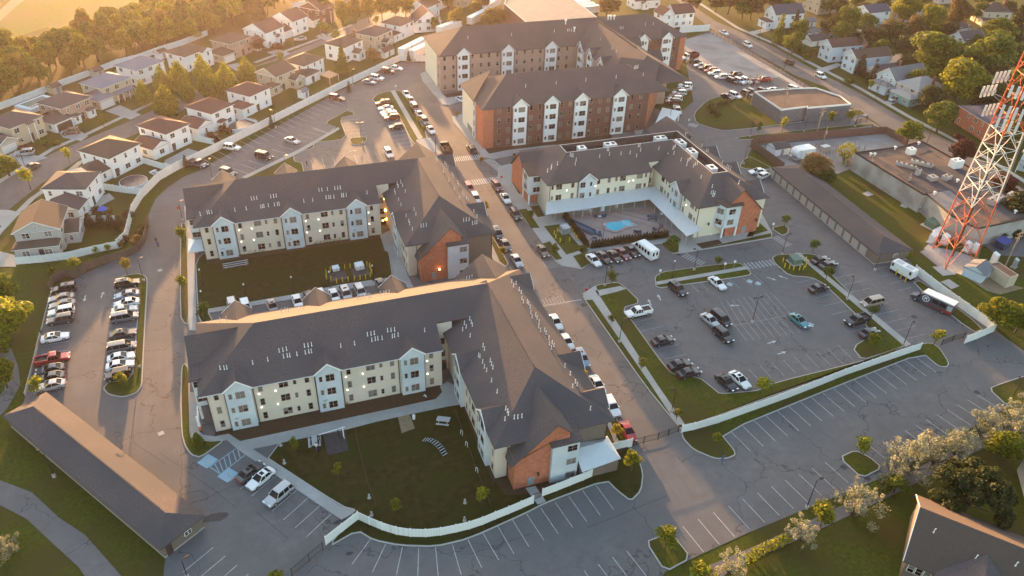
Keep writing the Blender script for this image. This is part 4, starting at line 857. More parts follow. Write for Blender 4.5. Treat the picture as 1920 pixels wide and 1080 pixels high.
# ------------------------------------------------------------------ four-storey complex behind
def four():
    t = thing('apartment_building', 'tall four-storey brick apartment complex with two parallel wings joined at the back', 'apartment building', (61.3, 190.5, 0))
    O = t.location; ye = 11.8
    w_ = MB(O); N_ = ['brick_dark', 'brick_tan', 'brick_orange', 'siding_yellow', 'siding_blue', 'kerb']
    w_.box(61.3, 190.5, -.2, 112.0, 210.1, ye, 0)
    w_.poly([(61.27, 190.48, 0), (64.3, 190.48, 0), (64.3, 190.48, ye), (61.27, 190.48, ye)], 2); w_.poly([(61.26, 197, 0), (61.26, 190.48, 0), (61.26, 190.48, ye), (61.26, 197, ye)], 2)
    w_.box(60.9, 197.0, -.2, 63, 198.6, ye, 4); w_.box(60.92, 198.6, -.2, 63, 209.5, ye, 3)
    w_.box(61.2, 235.5, -.2, 121.0, 255.7, ye, 1); w_.box(121.0, 235.5, -.2, 149.6, 256, ye, 0); w_.box(149.5, 235.47, -.2, 149.65, 256.1, ye, 2); w_.poly([(147.6, 235.46, 0), (149.66, 235.46, 0), (149.66, 235.46, ye), (147.6, 235.46, ye)], 2)
    w_.box(61.15, 240.0, -.2, 61.3, 255.6, ye, 3)
    w_.box(109.0, 208.0, -.2, 128.0, 237.0, ye, 1); w_.poly([(128.02, 208, 0), (128.02, 237, 0), (128.02, 237, ye), (128.02, 208, ye)], 0)
    # diagonal brick gable end
    P0, P1 = Vector((112.6, 191.4)), Vector((125.6, 208.6)); e = (P1 - P0); n = Vector((-e.y, e.x)).normalized() * 12
    w_.prism([tuple(P0), tuple(P1), tuple(P1 + n), tuple(P0 + n)], -.2, ye, 2); mid = (P0 + P1) / 2
    w_.poly([(P0.x, P0.y, ye), (P1.x, P1.y, ye), (mid.x, mid.y, 16.4)], 2)
    w_.build('wall', N_, t)
    rf = MB(O)
    hip(rf, 60.8, 118.5, 190.0, 210.6, ye, S, 'x', 1, 1, .25); hip(rf, 60.7, 150.2, 235.0, 256.2, ye, S, 'x', 1, 1, .25); hip(rf, 108.3, 128.5, 196.0, 250.0, ye + .02, S, 'y', 1, 1, .25)
    ov = e.normalized() * .6; out = -n.normalized() * .6
    a0, a1, m0 = P0 - ov + out, P1 + ov + out, mid + out; zg = 16.9
    rf.slab([(m0.x, m0.y, zg), (a0.x, a0.y, ye - .2), (a0.x + n.x, a0.y + n.y, ye - .2), (m0.x + n.x, m0.y + n.y, zg)], .25); rf.slab([(m0.x, m0.y, zg), (m0.x + n.x, m0.y + n.y, zg), (a1.x + n.x, a1.y + n.y, ye - .2), (a1.x, a1.y, ye - .2)], .25)
    rf.slab([(60.2, 196.2, ye + .25), (68.6, 206.5, 16.5), (60.2, 209.6, ye + .25)][::1], .3)
    tr = MB(O); wd = ((-1.45, .6, 1.0, 1), (.35, 1.9, 1.45, 2)); fl = (10.7, 7.75, 4.75, 1.4)
    for a in (71.9, 81.2, 90.3, 102.4):
        T = TF('S', 190.5); gable(t, None, T, a, 2.45, -1.0, 11.75, 13.95, S, ye, -.5); bay(t, T, a, 3.95, .7, 0, 11.7, 13.9, 'siding_white', fl, 'S', wd)
    for a in (68.8, 83.8, 99.0):
        T = TF('S', 235.5); gable(t, None, T, a, 2.45, -1.0, 11.75, 13.95, S, ye, -.5); bay(t, T, a, 3.9, .7, 0, 11.7, 13.9, 'siding_white', fl, 'S', wd)
    for a in (132.9, 142.3):
        T = TF('S', 235.5); gable(t, None, T, a, 2.45, -1.0, 11.75, 13.95, S, ye, -.5); bay(t, T, a, 3.9, .7, 0, 11.7, 13.9, 'siding_white', fl, 'S', ((.9, .6, 1.0, 1), (-.7, 1.9, 1.45, 2)))
    for a in (232.6, 225.0, 216.5):
        T = TF('W', 109.0); gable(t, None, T, a, 2.4, -1.0, 11.75, 13.95, S, ye, -.7); bay(t, T, a, 3.9, .7, 0, 11.7, 13.9, 'siding_white', fl[:3], 'W', wd)
    T = TF('E', 128.0); gable(t, None, T, 232.0, 2.8, -1.5, 11.75, 14.4, S, ye, -.5); gable(t, None, T, 217.0, 2.8, -1.5, 11.75, 14.4, S, ye, -.5)
    rf.build('roof', ['shingle'], t)
    # windows: the hundred largest as parts, the small rear ones as one mass
    for x in (65.9, 68.7, 75.3, 77.9, 84.5, 87.1, 93.5, 96.3, 99.0, 106.5, 109.3):
        for z in fl: window(t, x, 190.5, z, 'S', .95, 1.5, 1)
    back = []
    for x in (62.6, 65.5, 71.9, 74.75, 77.45, 80.35, 87.05, 89.8, 92.5, 95.3, 101.95, 104.85):
        for z in fl[:3]: back.append((x, 235.5, z, 'S', .85, 1.4, 1))
    for x in (62.6, 65.5): back.append((x, 235.5, 1.4, 'S', .85, 1.4, 1))
    for x in (130.0, 135.8, 138.9, 145.6):
        for z in fl[:3]: back.append((x, 235.5, z, 'S', .85, 1.4, 1))
    for y in (197.8,):
        for z in fl: back.append((60.9, y, z, 'W', .8, 1.6, 1))
    for y in (237.5,):
        for z in fl: back.append((61.15, y, z, 'W', .8, 1.6, 1))
    mb = MB(O)
    for x, y, z, fc, ww, hh, pn in back:
        k = window_mesh(ww, hh, pn); a = FACE[fc]; ca, sa = math.cos(a), math.sin(a); n0 = len(mb.v)
        mb.v += [(x + ca * p[0] - sa * p[1], y + sa * p[0] + ca * p[1], z + p[2]) for p in k.v]; mb.f += [tuple(n0 + i for i in f) for f in k.f]; mb.m += k.m
    tag(mb.build('small_windows', ['frame_tan', 'pane'], t), kind='stuff')
    ang = math.atan2(e.y, e.x)
    for i in range(4):
        for z in (10.0, 7.0, 4.0):
            p = P0 + e * (.14 + .24 * i); window(t, p.x, p.y, z, ang, 1.2, 1.5, 2)
    downspouts(t, [(69.6, 190.4), (74.2, 190.4), (79.0, 190.4), (83.5, 190.4), (88.1, 190.4), (92.6, 190.4), (100.2, 190.4), (104.7, 190.4), (66.5, 235.4), (71.1, 235.4), (81.5, 235.4), (86.1, 235.4), (96.7, 235.4), (101.3, 235.4)], 0, 11.6)
    vents(t, cr(860, 120, 6, [(753, 260), (1097, 225), (1430, 195), (1770, 160)]), (11.8 - S * 190, 0, S)); vents(t, cr(780, 20, 6, [(583, 315), (1075, 280), (1555, 240), (1705, 230), (1722, 230), (1748, 230)]), (11.8 - S * 235, 0, S))
    vents(t, cr(1040, 20, 6, [(735, 205), (753, 205), (770, 203), (1020, 165), (1110, 158)]), (11.8 - S * 235, 0, S)); vents(t, cr(1040, 20, 6, [(513, 335), (645, 435), (693, 470)]), (11.8 - S * 108.3, S, 0)); vents(t, cr(1040, 20, 6, [(900, 650), (915, 645), (935, 640), (995, 730), (690, 755), (350, 790)]), (11.8 - S * 190, 0, S))
    for px, py in cr(1040, 20, 6, [(122, 150), (220, 235), (600, 100), (630, 100), (668, 100)]):
        x, y, z = onplane(px, py, 11.8 - S * 235, 0, S); mb = MB(O); mb.tube((x, y, z - .2), (x, y, z + 1.1), .22, n=8); mb.tube((x, y, z + 1.1), (x, y, z + 1.5), .42, n=8); mb.build('roof_ventilator', ['trim_white'], t)
    rv = MB(O)
    for i in range(26): rv.box(118.15, 243 - i * 1.2, 17.0, 118.65, 243.45 - i * 1.2, 17.35)
    rv.build('ridge_vents', ['shingle_brown'], t)
    # entrance canopy at the east corner
    cn = MB(O); cn.slab([(112.2, 185.5, 3.6), (121.0, 197.0, 3.6), (125.5, 193.5, 3.3), (116.0, 183.0, 3.3)], .25); cn.build('entrance_canopy', ['trim_white'], t)
    for x, y in ((116.2, 183.6), (125.0, 193.5), (120.6, 188.3)):
        p = MB(O); p.box(x - .2, y - .2, 0, x + .2, y + .2, 3.3); p.build('canopy_post', ['trim_white'], t)
    gr = MB(O)
    for i in range(8): gr.box(60.86, 199.5 + i * .6, .4, 60.9, 199.9 + i * .6, 2.4)
    gr.build('vent_grille', ['door_grey'], t)
    return t
four()

# ------------------------------------------------------------------ garages
def garage(label, loc, ang, L_, W_, eave, doors, m='siding_taupe', both=False, peak=1.5):
    t = thing('garage_row', label, 'garage', loc, ang)
    w_ = MB(); w_.box(0, 0, -.1, L_, W_, eave); w_.box(-.03, -.03, -.1, L_ + .03, W_ + .03, .22, 1); w_.build('wall', [m, 'kerb'], t)
    rf = MB(); h = W_ / 2 + .4; hip(rf, -.4, L_ + .4, -.4, W_ + .4, eave, peak / h, 'x', 1, 1, .2); rf.box(4.5, W_ / 2 - .1, eave + peak - .06, L_ - 4.5, W_ / 2 + .1, eave + peak + .05); rf.build('roof', ['shingle'], t)
    for i in range(doors):
        d_ = MB(); w0 = (L_ - 2.5) / doors; x = .6 + i * w0
        d_.box(x, -.08, 0, x + min(2.6, w0 - .6), -.0, 2.15); d_.build('garage_door', ['garage_door'], t)
    return t
gl = garage('long dark-sided garage row with one sunlit roof slope beside the bottom-left path', (-15.2, 80.3, 0), math.radians(125.2), 41.0, 6.3, 2.6, 0)
tag(gl)
o = link('window', wmesh(1.1, .8, 2, 'trim_white'), gl, (-.03, 2.4, 1.5), -PI / 2)
db = MB(); db.box(-.08, 5.0, 0, 0, 5.9, 2.0); db.build('door', ['door_dark'], gl)
for i in range(14):
    d_ = MB(); d_.box(1.2 + i * 2.8, 0 - .08, 0, 3.4 + i * 2.8, 0, 2.15)
for x in (8.5, 17.5, 26, 35):
    p = MB(); p.box(x, 6.35, 2.0, x + .3, 6.6, 2.5); p.build('wall_lamp', ['trim_dark'], gl)
gr_ = garage('long taupe garage row with fourteen pale doors beside the right-hand drive', (136.7, 108.9, 0), math.radians(86.3), 43.6, 8.8, 2.9, 0)
# its doors face west: local y = W side
for i in range(14):
    d_ = MB(); x = 3.2 + i * 3.02; d_.box(x, 8.8, 0, x + 2.3, 8.88, 2.2); d_.build('garage_door', ['garage_door'], gr_)
link('window', wmesh(1.1, .9, 2, 'trim_white'), gr_, (-.03, 3.6, 1.7), -PI / 2)
# ------------------------------------------------------------------ houses
mat('roof_blue', (0.15, 0.16, 0.20), (0.20, 0.21, 0.25), 5.0, 0.9, kind='bands', period=0.14)
mat('roof_pale', (0.27, 0.265, 0.26), (0.34, 0.33, 0.32), 5.0, 0.9, kind='bands', period=0.14)
mat('awning', (0.5, 0.27, 0.16)); mat('door_white', (0.7, 0.69, 0.66), kind='bands', period=0.5)
def house(label, org, ang, blocks, wall='siding_white', roof='shingle', name='house', front=None, gdoor=None, door=None, chimney=None, porch=None, big=False, group=None):
    """blocks: (u0, u1, v0, v1, eave height, roof kind g/h, ridge axis u/v, pitch)"""
    t = thing(name, label, 'house', (org[0], org[1], 0), ang, group)
    for bi, b in enumerate(blocks):
        u0, u1, v0, v1, hh, rk, ax, p = b[:8]; wm = b[8] if len(b) > 8 else wall; rm = b[9] if len(b) > 9 else roof
        w_ = MB(); w_.box(u0, v0, -.1, u1, v1, hh, 0)
        if rk == 'g':
            if ax == 'u':
                h = (v1 - v0) / 2
                for u in (u0, u1): w_.poly([(u, v0, hh), (u, v1, hh), (u, (v0 + v1) / 2, hh + p * h)] if u == u0 else [(u, v1, hh), (u, v0, hh), (u, (v0 + v1) / 2, hh + p * h)], 0)
            else:
                h = (u1 - u0) / 2
                for v in (v0, v1): w_.poly([(u1, v, hh), (u0, v, hh), ((u0 + u1) / 2, v, hh + p * h)] if v == v1 else [(u0, v, hh), (u1, v, hh), ((u0 + u1) / 2, v, hh + p * h)], 0)
        w_.build('wall', [wm], t)
        rf = MB(); e = .35; k = 0 if rk == 'g' else 1
        if rk == 'f': rf.box(u0 - .1, v0 - .1, hh, u1 + .1, v1 + .1, hh + .35, 0)
        else:
            ze = hh - p * e + .12
            hip(rf, u0 - e, u1 + e, v0 - e, v1 + e, ze, p, 'x' if ax == 'u' else 'y', k, k, .14)
        ro = rf.build('roof', [rm], t)
        ed = MB()
        if rk != 'f':
            z0_ = ze - .16
            ed.prism([(u0 - e - .04, v0 - e - .04), (u1 + e + .04, v0 - e - .04), (u1 + e + .04, v1 + e + .04), (u0 - e - .04, v1 + e + .04)], z0_ - .02, z0_ + .08, 0)
            ed.build('eaves_trim', ['trim_white'], ro)
            if rk == 'g':
                T = (lambda a, q, z: (q, a, z)) if ax == 'u' else (lambda a, q, z: (a, q, z))
                lo, hi, c0, c1_ = (u0 - e, u1 + e, v0 - e, v1 + e) if ax == 'u' else (v0 - e, v1 + e, u0 - e, u1 + e)
                mid = (c0 + c1_) / 2; zp = ze + p * (mid - c0)
                for q, sgn in ((lo, -1), (hi, 1)):
                    tr = MB()
                    for c in (c0, c1_):
                        A_ = [T(mid, q + sgn * .05, zp + .03), T(c, q + sgn * .05, ze + .03), T(c, q + sgn * .05, ze - .2), T(mid, q + sgn * .05, zp - .2)]
                        tr.poly(A_)
                    tr.build('rake_trim', ['trim_white'], ro)
        # windows on every side of the block
        fl = [1.5] if hh < 4 else [1.5, 4.3]
        if hh > 7: fl = [1.6, 4.5, 7.3][:3]
        for face, fa, L0, L1, q in (('S', 0, u0, u1, v0), ('N', PI, u0, u1, v1), ('W', -PI / 2, v0, v1, u0), ('E', PI / 2, v0, v1, u1)):
            L_ = L1 - L0; n = max(1, int(L_ / (3.1 if bi == 0 else 3.6)))
            if L_ < 2: continue
            for z in fl:
                for i in range(n):
                    if gdoor and gdoor[0] == bi and gdoor[1] == face and z < 2: continue
                    if R.random() < .18 and n > 2: continue
                    a = L0 + L_ * (i + .5) / n + R.uniform(-.2, .2)
                    pos = (a, q, z) if face in 'SN' else (q, a, z)
                    inside = False
                    for bj, c in enumerate(blocks):
                        if bj != bi and c[0] - .3 < pos[0] < c[1] + .3 and c[2] - .3 < pos[1] < c[3] + .3 and z < c[4] + .9: inside = True
                    if inside: continue
                    ww, pn = (1.5, 2) if R.random() < .45 else (.8, 1)
                    link('window', wmesh(ww, 1.3, pn, 'trim_white'), t, pos, fa)
        if rk == 'g' and hh > 4 and R.random() < .6:
            pos = ((u0 if ax == 'u' else (u0 + u1) / 2), ((v0 + v1) / 2 if ax == 'u' else v0), hh + .7)
            link('attic_vent', wmesh(.5, .7, 1, 'trim_white'), t, pos, -PI / 2 if ax == 'u' else 0)
    if gdoor:
        b = blocks[gdoor[0]]; d_ = MB(); f_ = gdoor[1]
        if f_ == 'S': c = (b[0] + b[1]) / 2; d_.box(c - min(2.4, (b[1] - b[0]) / 2 - .4), b[2] - .06, 0, c + min(2.4, (b[1] - b[0]) / 2 - .4), b[2] + .02, 2.2)
        else: c = (b[2] + b[3]) / 2; d_.box(b[0] - .06, c - min(2.4, (b[3] - b[2]) / 2 - .4), 0, b[0] + .02, c + min(2.4, (b[3] - b[2]) / 2 - .4), 2.2)
        d_.build('garage_door', [gdoor[2] if len(gdoor) > 2 else 'door_white'], t)
    if door:
        u, v, fa = door; d_ = MB(); d_.box(-.5, -.07, 0, .5, .03, 2.1); o = d_.build('door', ['door_dark'], t); o.location = (u, v, .1); o.rotation_euler = (0, 0, fa)
    if chimney:
        u, v, z = chimney; d_ = MB(); d_.box(u - .4, v - .3, 2, u + .4, v + .3, z); d_.box(u - .46, v - .36, z, u + .46, v + .36, z + .12); d_.build('chimney', ['brick_dark'], t)
    if porch:
        u0, u1, v0, v1, z = porch; d_ = MB(); d_.slab([(u0, v0, z - .3), (u1, v0, z - .3), (u1, v1, z + .3), (u0, v1, z + .3)], .14); d_.build('porch_roof', [roof], t)
        for k in range(max(2, int((u1 - u0) / 2.2) + 1)):
            p = MB(); x = u0 + .2 + (u1 - u0 - .4) * k / max(1, int((u1 - u0) / 2.2)); p.box(x - .09, v0 + .1, 0, x + .09, v0 + .28, z - .4); p.build('porch_post', ['trim_white'], t)
    return t
D = math.radians
def LR(px0, px1): a, b = Vector(G(*px0)), Vector(G(*px1)); return math.atan2((b - a).y, (b - a).x)
sA = D(43.5)
# near side of the suburban street: rear walls towards the white fence
house('grey two-storey corner house with brown gable roof and one-storey garage lean-to', G(33.3, 489.2), D(-3), [(0.2, 8.9, 2.6, 12.0, 5.4, 'g', 'v', .5, 'siding_grey', 'shingle_brown'), (0, 8.4, 0, 3.0, 2.9, 'h', 'u', .35, 'siding_grey'), (8.6, 11.6, 5.0, 11.0, 2.9, 'g', 'u', .45, 'siding_grey')], 'siding_grey', 'shingle_brown', door=(5.0, 0, 0))
house('white two-storey house with slate hip roof next to the grey corner house', G(155, 413.3), D(73.7), [(5.0, 13.6, 0, 9.5, 5.6, 'h', 'v', .42), (0, 5.6, 0.3, 8.0, 2.9, 'g', 'u', .42)], 'siding_white', 'shingle', door=(7.5, 0, 0))
house('white two-storey house with dark hip roof behind the round above-ground pool', G(206, 339), D(47.3), [(1.5, 11.4, 0, 10.0, 5.6, 'h', 'u', .42), (-3.2, 1.9, .6, 7.5, 2.8, 'g', 'u', .42)], 'siding_white', 'shingle_brown', door=(2.8, 0, 0))
house('white house with plum hip roof and lower left wing beside a paved patio', G(291.7, 300), sA, [(5.0, 12.8, 0, 10.4, 5.6, 'h', 'v', .42), (0, 5.4, 0, 7.0, 3.1, 'g', 'v', .42)], 'siding_white', 'shingle_red', door=(6.6, 0, 0))
house('white house with maroon hip roof and bay window beside the dark kidney-shaped pool', G(380, 258.3), sA, [(4.6, 13.0, 0, 9.5, 5.6, 'h', 'u', .42), (-.8, 5.0, .3, 7.0, 3.0, 'g', 'v', .42), (6.2, 8.6, -1.2, .4, 2.6, 'h', 'u', .5)], 'siding_white', 'shingle_red', door=(7.4, -1.2, 0))
house('white house with maroon hip roof beneath the row of pear trees nearest the long fence', G(458.3, 220.8), sA, [(3.4, 12.0, 0, 9.0, 5.6, 'h', 'u', .42), (-.4, 4.0, -.2, 5.5, 3.0, 'h', 'v', .5)], 'siding_white', 'shingle_red', door=(6.2, 0, 0))
house('pale beige house with light brown gable roof and a small front-gabled sunroom', G(511, 179.5), sA, [(2.5, 11.5, 0, 8.0, 5.4, 'g', 'u', .5), (-1.0, 3.4, -.6, 3.0, 2.9, 'h', 'u', .45), (8.2, 11.8, -2.8, .2, 3.2, 'g', 'v', .6)], 'siding_tan', 'shingle_brown', door=(5.5, 0, 0))
house('white house with dark purple hip roof and orange patio awning', G(577, 160), sA, [(2.2, 12.0, 2.5, 11.0, 5.4, 'h', 'u', .42), (-.4, 6.4, 0, 6.0, 3.0, 'h', 'v', .42)], 'siding_white', 'shingle_brown', door=(3, 0, 0))
house('white house with tall white chimney and small sunroom next to a dark conifer', G(653, 116), sA, [(-1.5, 9.0, 0, 8.5, 5.5, 'h', 'u', .4), (2.5, 6.2, -3.0, .3, 2.9, 'g', 'v', .5)], 'siding_white', 'shingle_brown', chimney=(9.2, 3.5, 8.2))
house('cream house with grey hip roof near the parked white trailers', G(706, 97), sA, [(0, 10.5, 0, 9.0, 5.5, 'h', 'u', .4), (3.4, 6.6, -2.4, .3, 3.0, 'g', 'v', .5)], 'siding_tan', 'shingle')
house('white house with tawny hip roof and low maroon side wing', G(744, 79), sA, [(2.6, 12.0, 0, 8.6, 5.4, 'h', 'u', .4), (-1.5, 3.0, .2, 5.5, 2.9, 'h', 'v', .45, 'siding_white', 'shingle_red')], 'siding_white', 'shingle_brown')
house('white house with steep maroon roof behind a round yellow tree', G(779, 62), D(2), [(0, 10.5, 0, 8.5, 4.0, 'g', 'v', .75)], 'siding_white', 'shingle_red')
house('white house with plum gable roof just above the steep maroon one', G(800, 40), sA, [(0, 10.0, 0, 8.0, 5.4, 'g', 'u', .5)], 'siding_white', 'shingle_red')
house('white house with purple hip roof at the top of the suburb', G(822, 20), sA, [(0, 10.0, 0, 8.0, 5.4, 'h', 'u', .45), (10, 14, 1, 6, 3, 'g', 'u', .4)], 'siding_white', 'shingle_red')
house('pinkish two-storey house half hidden by trees at the far end of the suburb', G(868, 15), sA, [(0, 9.0, 0, 8.0, 6.0, 'h', 'u', .45)], 'siding_tan', 'shingle_red')
house('tan house with brown roof among yellow trees at the top edge of the picture', G(655, 18), sA, [(0, 9.0, 0, 8.0, 5.4, 'g', 'u', .45)], 'siding_tan', 'shingle_brown')
house('small house with pink roof at the top edge above the trailers', G(905, 6), sA, [(0, 9.0, 0, 8.0, 5.0, 'h', 'u', .45)], 'siding_white', 'shingle_red')
# far side of the street: fronts towards us
house('beige two-storey house with white columned entrance and attached double garage', G(5, 291.5), D(46.5), [(5.0, 14.6, 1.0, 10.5, 5.6, 'h', 'u', .42), (0, 5.2, 0, 8.0, 2.9, 'g', 'v', .5)], 'siding_tan', 'shingle', gdoor=(1, 'S'), porch=(9.0, 11.4, -.2, 1.2, 5.6), door=(10.2, 1.0, 0))
house('brick-fronted house with dark garage door and white bay windows beside the square raised pool', G(107.5, 250), D(47.2), [(4.4, 14.4, 1.2, 10.5, 5.6, 'h', 'u', .42, 'brick_tan'), (0, 6.0, 0, 8.0, 2.9, 'h', 'u', .45, 'siding_white'), (6.4, 8.8, .2, 1.6, 2.5, 'h', 'u', .6), (11.6, 14.0, .2, 1.6, 2.5, 'h', 'u', .6)], 'siding_white', 'shingle', gdoor=(1, 'S', 'door_dark'), door=(10.2, 1.2, 0))
house('cream house with pale blue-grey roof, white garage door and columned porch', G(190, 207), D(46), [(3.4, 14.0, 1.5, 10.5, 5.5, 'h', 'u', .42), (0, 5.4, 0, 8.0, 2.9, 'h', 'u', .42)], 'siding_tan', 'roof_blue', gdoor=(1, 'S'), porch=(6.5, 13.5, -.3, 1.6, 2.9), door=(9, 1.5, 0))
house('house with slate-blue hip roof rising behind the pear trees', G(262, 163), sA, [(0, 11.0, 0, 9.0, 5.4, 'h', 'u', .42)], 'siding_white', 'roof_blue')
house('white house with brown hip roof and gabled bay behind the pear trees', G(352, 136), sA, [(0, 10.0, 0, 8.5, 5.4, 'h', 'u', .42), (6.5, 10.5, -1.5, 4, 5.3, 'g', 'v', .5)], 'siding_white', 'shingle_brown')
house('tan brick house with tawny hip roof and white single garage door', G(424, 119), D(44), [(4.0, 14.0, .8, 9.5, 5.6, 'h', 'u', .42, 'brick_tan'), (-.6, 4.6, 0, 7.0, 2.9, 'h', 'u', .42)], 'siding_tan', 'shingle_brown', gdoor=(1, 'S'), door=(9.5, .8, 0))
house('white house with wide gable end and maroon shrubs at its door', G(487, 97), D(45), [(4.2, 14.0, 0, 10.0, 5.6, 'g', 'u', .5), (0, 4.6, .6, 7.0, 2.9, 'g', 'u', .45), (9.2, 11.2, -1.4, .2, 3.2, 'g', 'v', .6)], 'siding_white', 'shingle_red', gdoor=(1, 'S'), door=(10.2, -1.4, 0))
house('white and brick house with wide gable end beside the tree-lined kerb', G(538, 74), D(45), [(4.2, 13.0, 0, 10.0, 5.6, 'g', 'u', .5, 'siding_white'), (0, 4.6, .6, 7.0, 2.9, 'g', 'u', .45)], 'siding_white', 'shingle_red', gdoor=(1, 'S'))
house('red brick house with white gable end and two-storey white porch', G(590, 53), D(45), [(4.4, 13.0, 0, 10.0, 5.8, 'g', 'u', .5, 'brick_dark'), (0, 4.8, .6, 7.0, 2.9, 'g', 'u', .45)], 'siding_white', 'shingle_red', gdoor=(1, 'S'), porch=(9.0, 11.5, -1.4, .1, 5.2))
# along the avenue
rr = lambda p: cr(1400, 0, 6, [p])[0]
house('white house with navy gable roof and glazed front porch at the top of the avenue', G(*rr((295, 330))), D(0), [(0, 14.0, 0, 7.5, 6.0, 'g', 'u', .75), (-3.2, .2, .8, 6.5, 3.0, 'h', 'v', .35, 'siding_white', 'shingle_red')], 'siding_white', 'shingle_navy')
house('white gabled house with maroon roof beside the avenue', (208.2, 228.3), D(0), [(0, 15.2, 0, 6.4, 5.8, 'g', 'u', .62)], 'siding_ltblue', 'shingle_red')
house('white gabled house with brown roof between two pointed cedars and the maroon-roofed one', (208.8, 215.5), D(0), [(0, 15.2, 0, 6.6, 5.8, 'g', 'u', .62)], 'siding_ltblue', 'shingle_brown', chimney=(5, 3.3, 9))
house('pale house with gambrel grey roof and enclosed front porch', G(1672, 178), D(6), [(0, 15.0, 0, 8.0, 4.8, 'g', 'u', .8), (-3.2, .3, .5, 7.5, 3.0, 'h', 'v', .5)], 'siding_ltblue', 'shingle_grey', chimney=(7, 6, 9))
house('house with pale hipped roof, brick chimney and teal screened porch', G(1716, 199), D(4), [(0, 11.5, .6, 9.6, 5.0, 'h', 'u', .6, 'siding_grey'), (-3.4, .2, 0, 8.4, 2.9, 'h', 'v', .35, 'siding_teal')], 'siding_grey', 'roof_pale', chimney=(6, 1.0, 8.8))
house('red brick two-storey house with white window bands and dark flat-pitched roof', G(1847, 268), D(80), [(-1.0, 15.0, -9, 0.0, 5.6, 'h', 'u', .22)], 'brick_orange', 'shingle_navy', door=(-1.0, -4, -PI / 2))
house('low white garage with wide dark roof between the cedars and the gambrel house', G(1652, 157), D(5), [(0, 13.5, 0, 8.5, 3.0, 'g', 'u', .5)], 'siding_white', 'shingle', name='garage_building')
house('big white house with black roof and upper windows above a brick ground floor', G(1620, 62), D(4), [(0, 11.5, 0, 8.0, 8.2, 'g', 'u', .5), ], 'siding_white', 'shingle_navy')
house('large tan house with wide brown roof at the top edge beyond the bare trees', G(1532, 28), D(5), [(0, 14.0, 0, 10.0, 7.0, 'h', 'u', .4)], 'siding_tan', 'shingle')
house('tan half-timbered house with brown dormered roof and tall chimneys', G(1838, 48), D(-18), [(0, 12.0, 0, 9.0, 6.0, 'h', 'u', .6)], 'siding_tan', 'shingle_brown', chimney=(8, 1.5, 12), porch=(-1, 9, -2.2, .1, 3.2))
house('grey gabled house with navy wing half hidden behind the large maples', G(1800, 98), D(2), [(0, 11.0, 0, 7.0, 4.5, 'g', 'u', .7)], 'siding_white', 'shingle')
house('house with dark roof behind the maples and next to the grassy verge', G(1785, 75), D(2), [(0, 9.0, 0, 7.0, 4.5, 'h', 'u', .5)], 'siding_grey', 'shingle')
house('white house with front gable and purple roof next to the gravel lot', G(1262, 52), D(4), [(0, 9.5, 0, 7.5, 5.6, 'g', 'u', .7), (-5.5, .2, .4, 7.0, 5.4, 'g', 'v', .75)], 'siding_white', 'shingle_red')
house('white bungalow with plum roof at the top edge above the tall brick block', G(1190, 18), D(3), [(0, 12.5, 0, 7.5, 3.6, 'g', 'u', .5), (3, 6, -1.6, .2, 2.8, 'g', 'v', .5)], 'siding_white', 'shingle_red')
house('teal-white house with broad porch at the right edge behind the radio mast', G(1905, 318), D(-60), [(0, 12.0, 0, 9.0, 5.6, 'h', 'u', .5)], 'siding_ltblue', 'roof_pale', porch=(0, 10, -2.2, .1, 3.0))
house('grey-roofed house at the top edge between the two rounded trees', G(1760, 8), D(0), [(0, 11.0, 0, 8.0, 5.4, 'g', 'u', .5)], 'siding_grey', 'shingle')
house('slate-roofed house behind the yellow-green trees above the brown copse', G(1695, 42), D(3), [(0, 9.0, 0, 7.0, 4.2, 'g', 'u', .5)], 'siding_grey', 'shingle_grey')
for lab, px, a, L_, W_, wl, rl in [('small white shed with round window behind the avenue houses', (1512, 52), 5, 5, 4.5, 'siding_white', 'shingle_grey'), ('small beige shed with brown roof near the blue canopy', (1540, 72), 5, 6, 4.5, 'siding_tan', 'shingle_brown'), ('grey-roofed garage beside the maroon-roofed white house', (1520, 88), 5, 7, 6, 'siding_white', 'shingle'),
                                   ('small white shed with slate roof behind the narrow poplar', (1515, 72), 5, 5, 4, 'siding_white', 'shingle_grey'), ('tiny garden shed with orange door by the long fence', (102, 178), 43, 3, 3, 'siding_tan', 'shingle_brown'), ('small grey garden shed by the fence behind the slate-blue roof', (182, 147), 43, 3, 3, 'siding_grey', 'shingle_brown'),
                                   ('small white shed against the fence next to the wood', (302, 112), 43, 3.2, 3, 'siding_white', 'shingle_brown'), ('white garden shed beside the long fence near the sunroom house', (570, 186), 43, 2.6, 2.4, 'siding_white', 'shingle_grey'), ('white pool shed by the fence near the parked trailers', (722, 110), 43, 6, 3.4, 'siding_white', 'shingle_red'),
                                   ('white tool shed with dark roof inside the walled yard', (1452, 294), 3, 5, 4, 'siding_white', 'shingle'), ('grey corrugated hut on skids beside the radio mast', (1838, 532), 20, 4.6, 4.2, 'siding_ltblue', 'shingle_grey')]:
    t = thing('shed', lab, 'shed', G(*px) + (0,), D(a)); w_ = MB(); w_.box(0, 0, 0, L_, W_, 2.3); h = W_ / 2
    for u in (0, L_): w_.poly([(u, 0, 2.3), (u, W_, 2.3), (u, h, 2.3 + .5 * h)] if u == 0 else [(u, W_, 2.3), (u, 0, 2.3), (u, h, 2.3 + .5 * h)])
    w_.build('wall', [wl], t); rf = MB(); hip(rf, -.25, L_ + .25, -.25, W_ + .25, 2.25, .5, 'x', 0, 0, .1); rf.build('roof', [rl], t)
    d_ = MB(); d_.box(L_ * .4, -.05, 0, L_ * .4 + .9, .02, 1.9); d_.build('door', ['door_grey'], t)
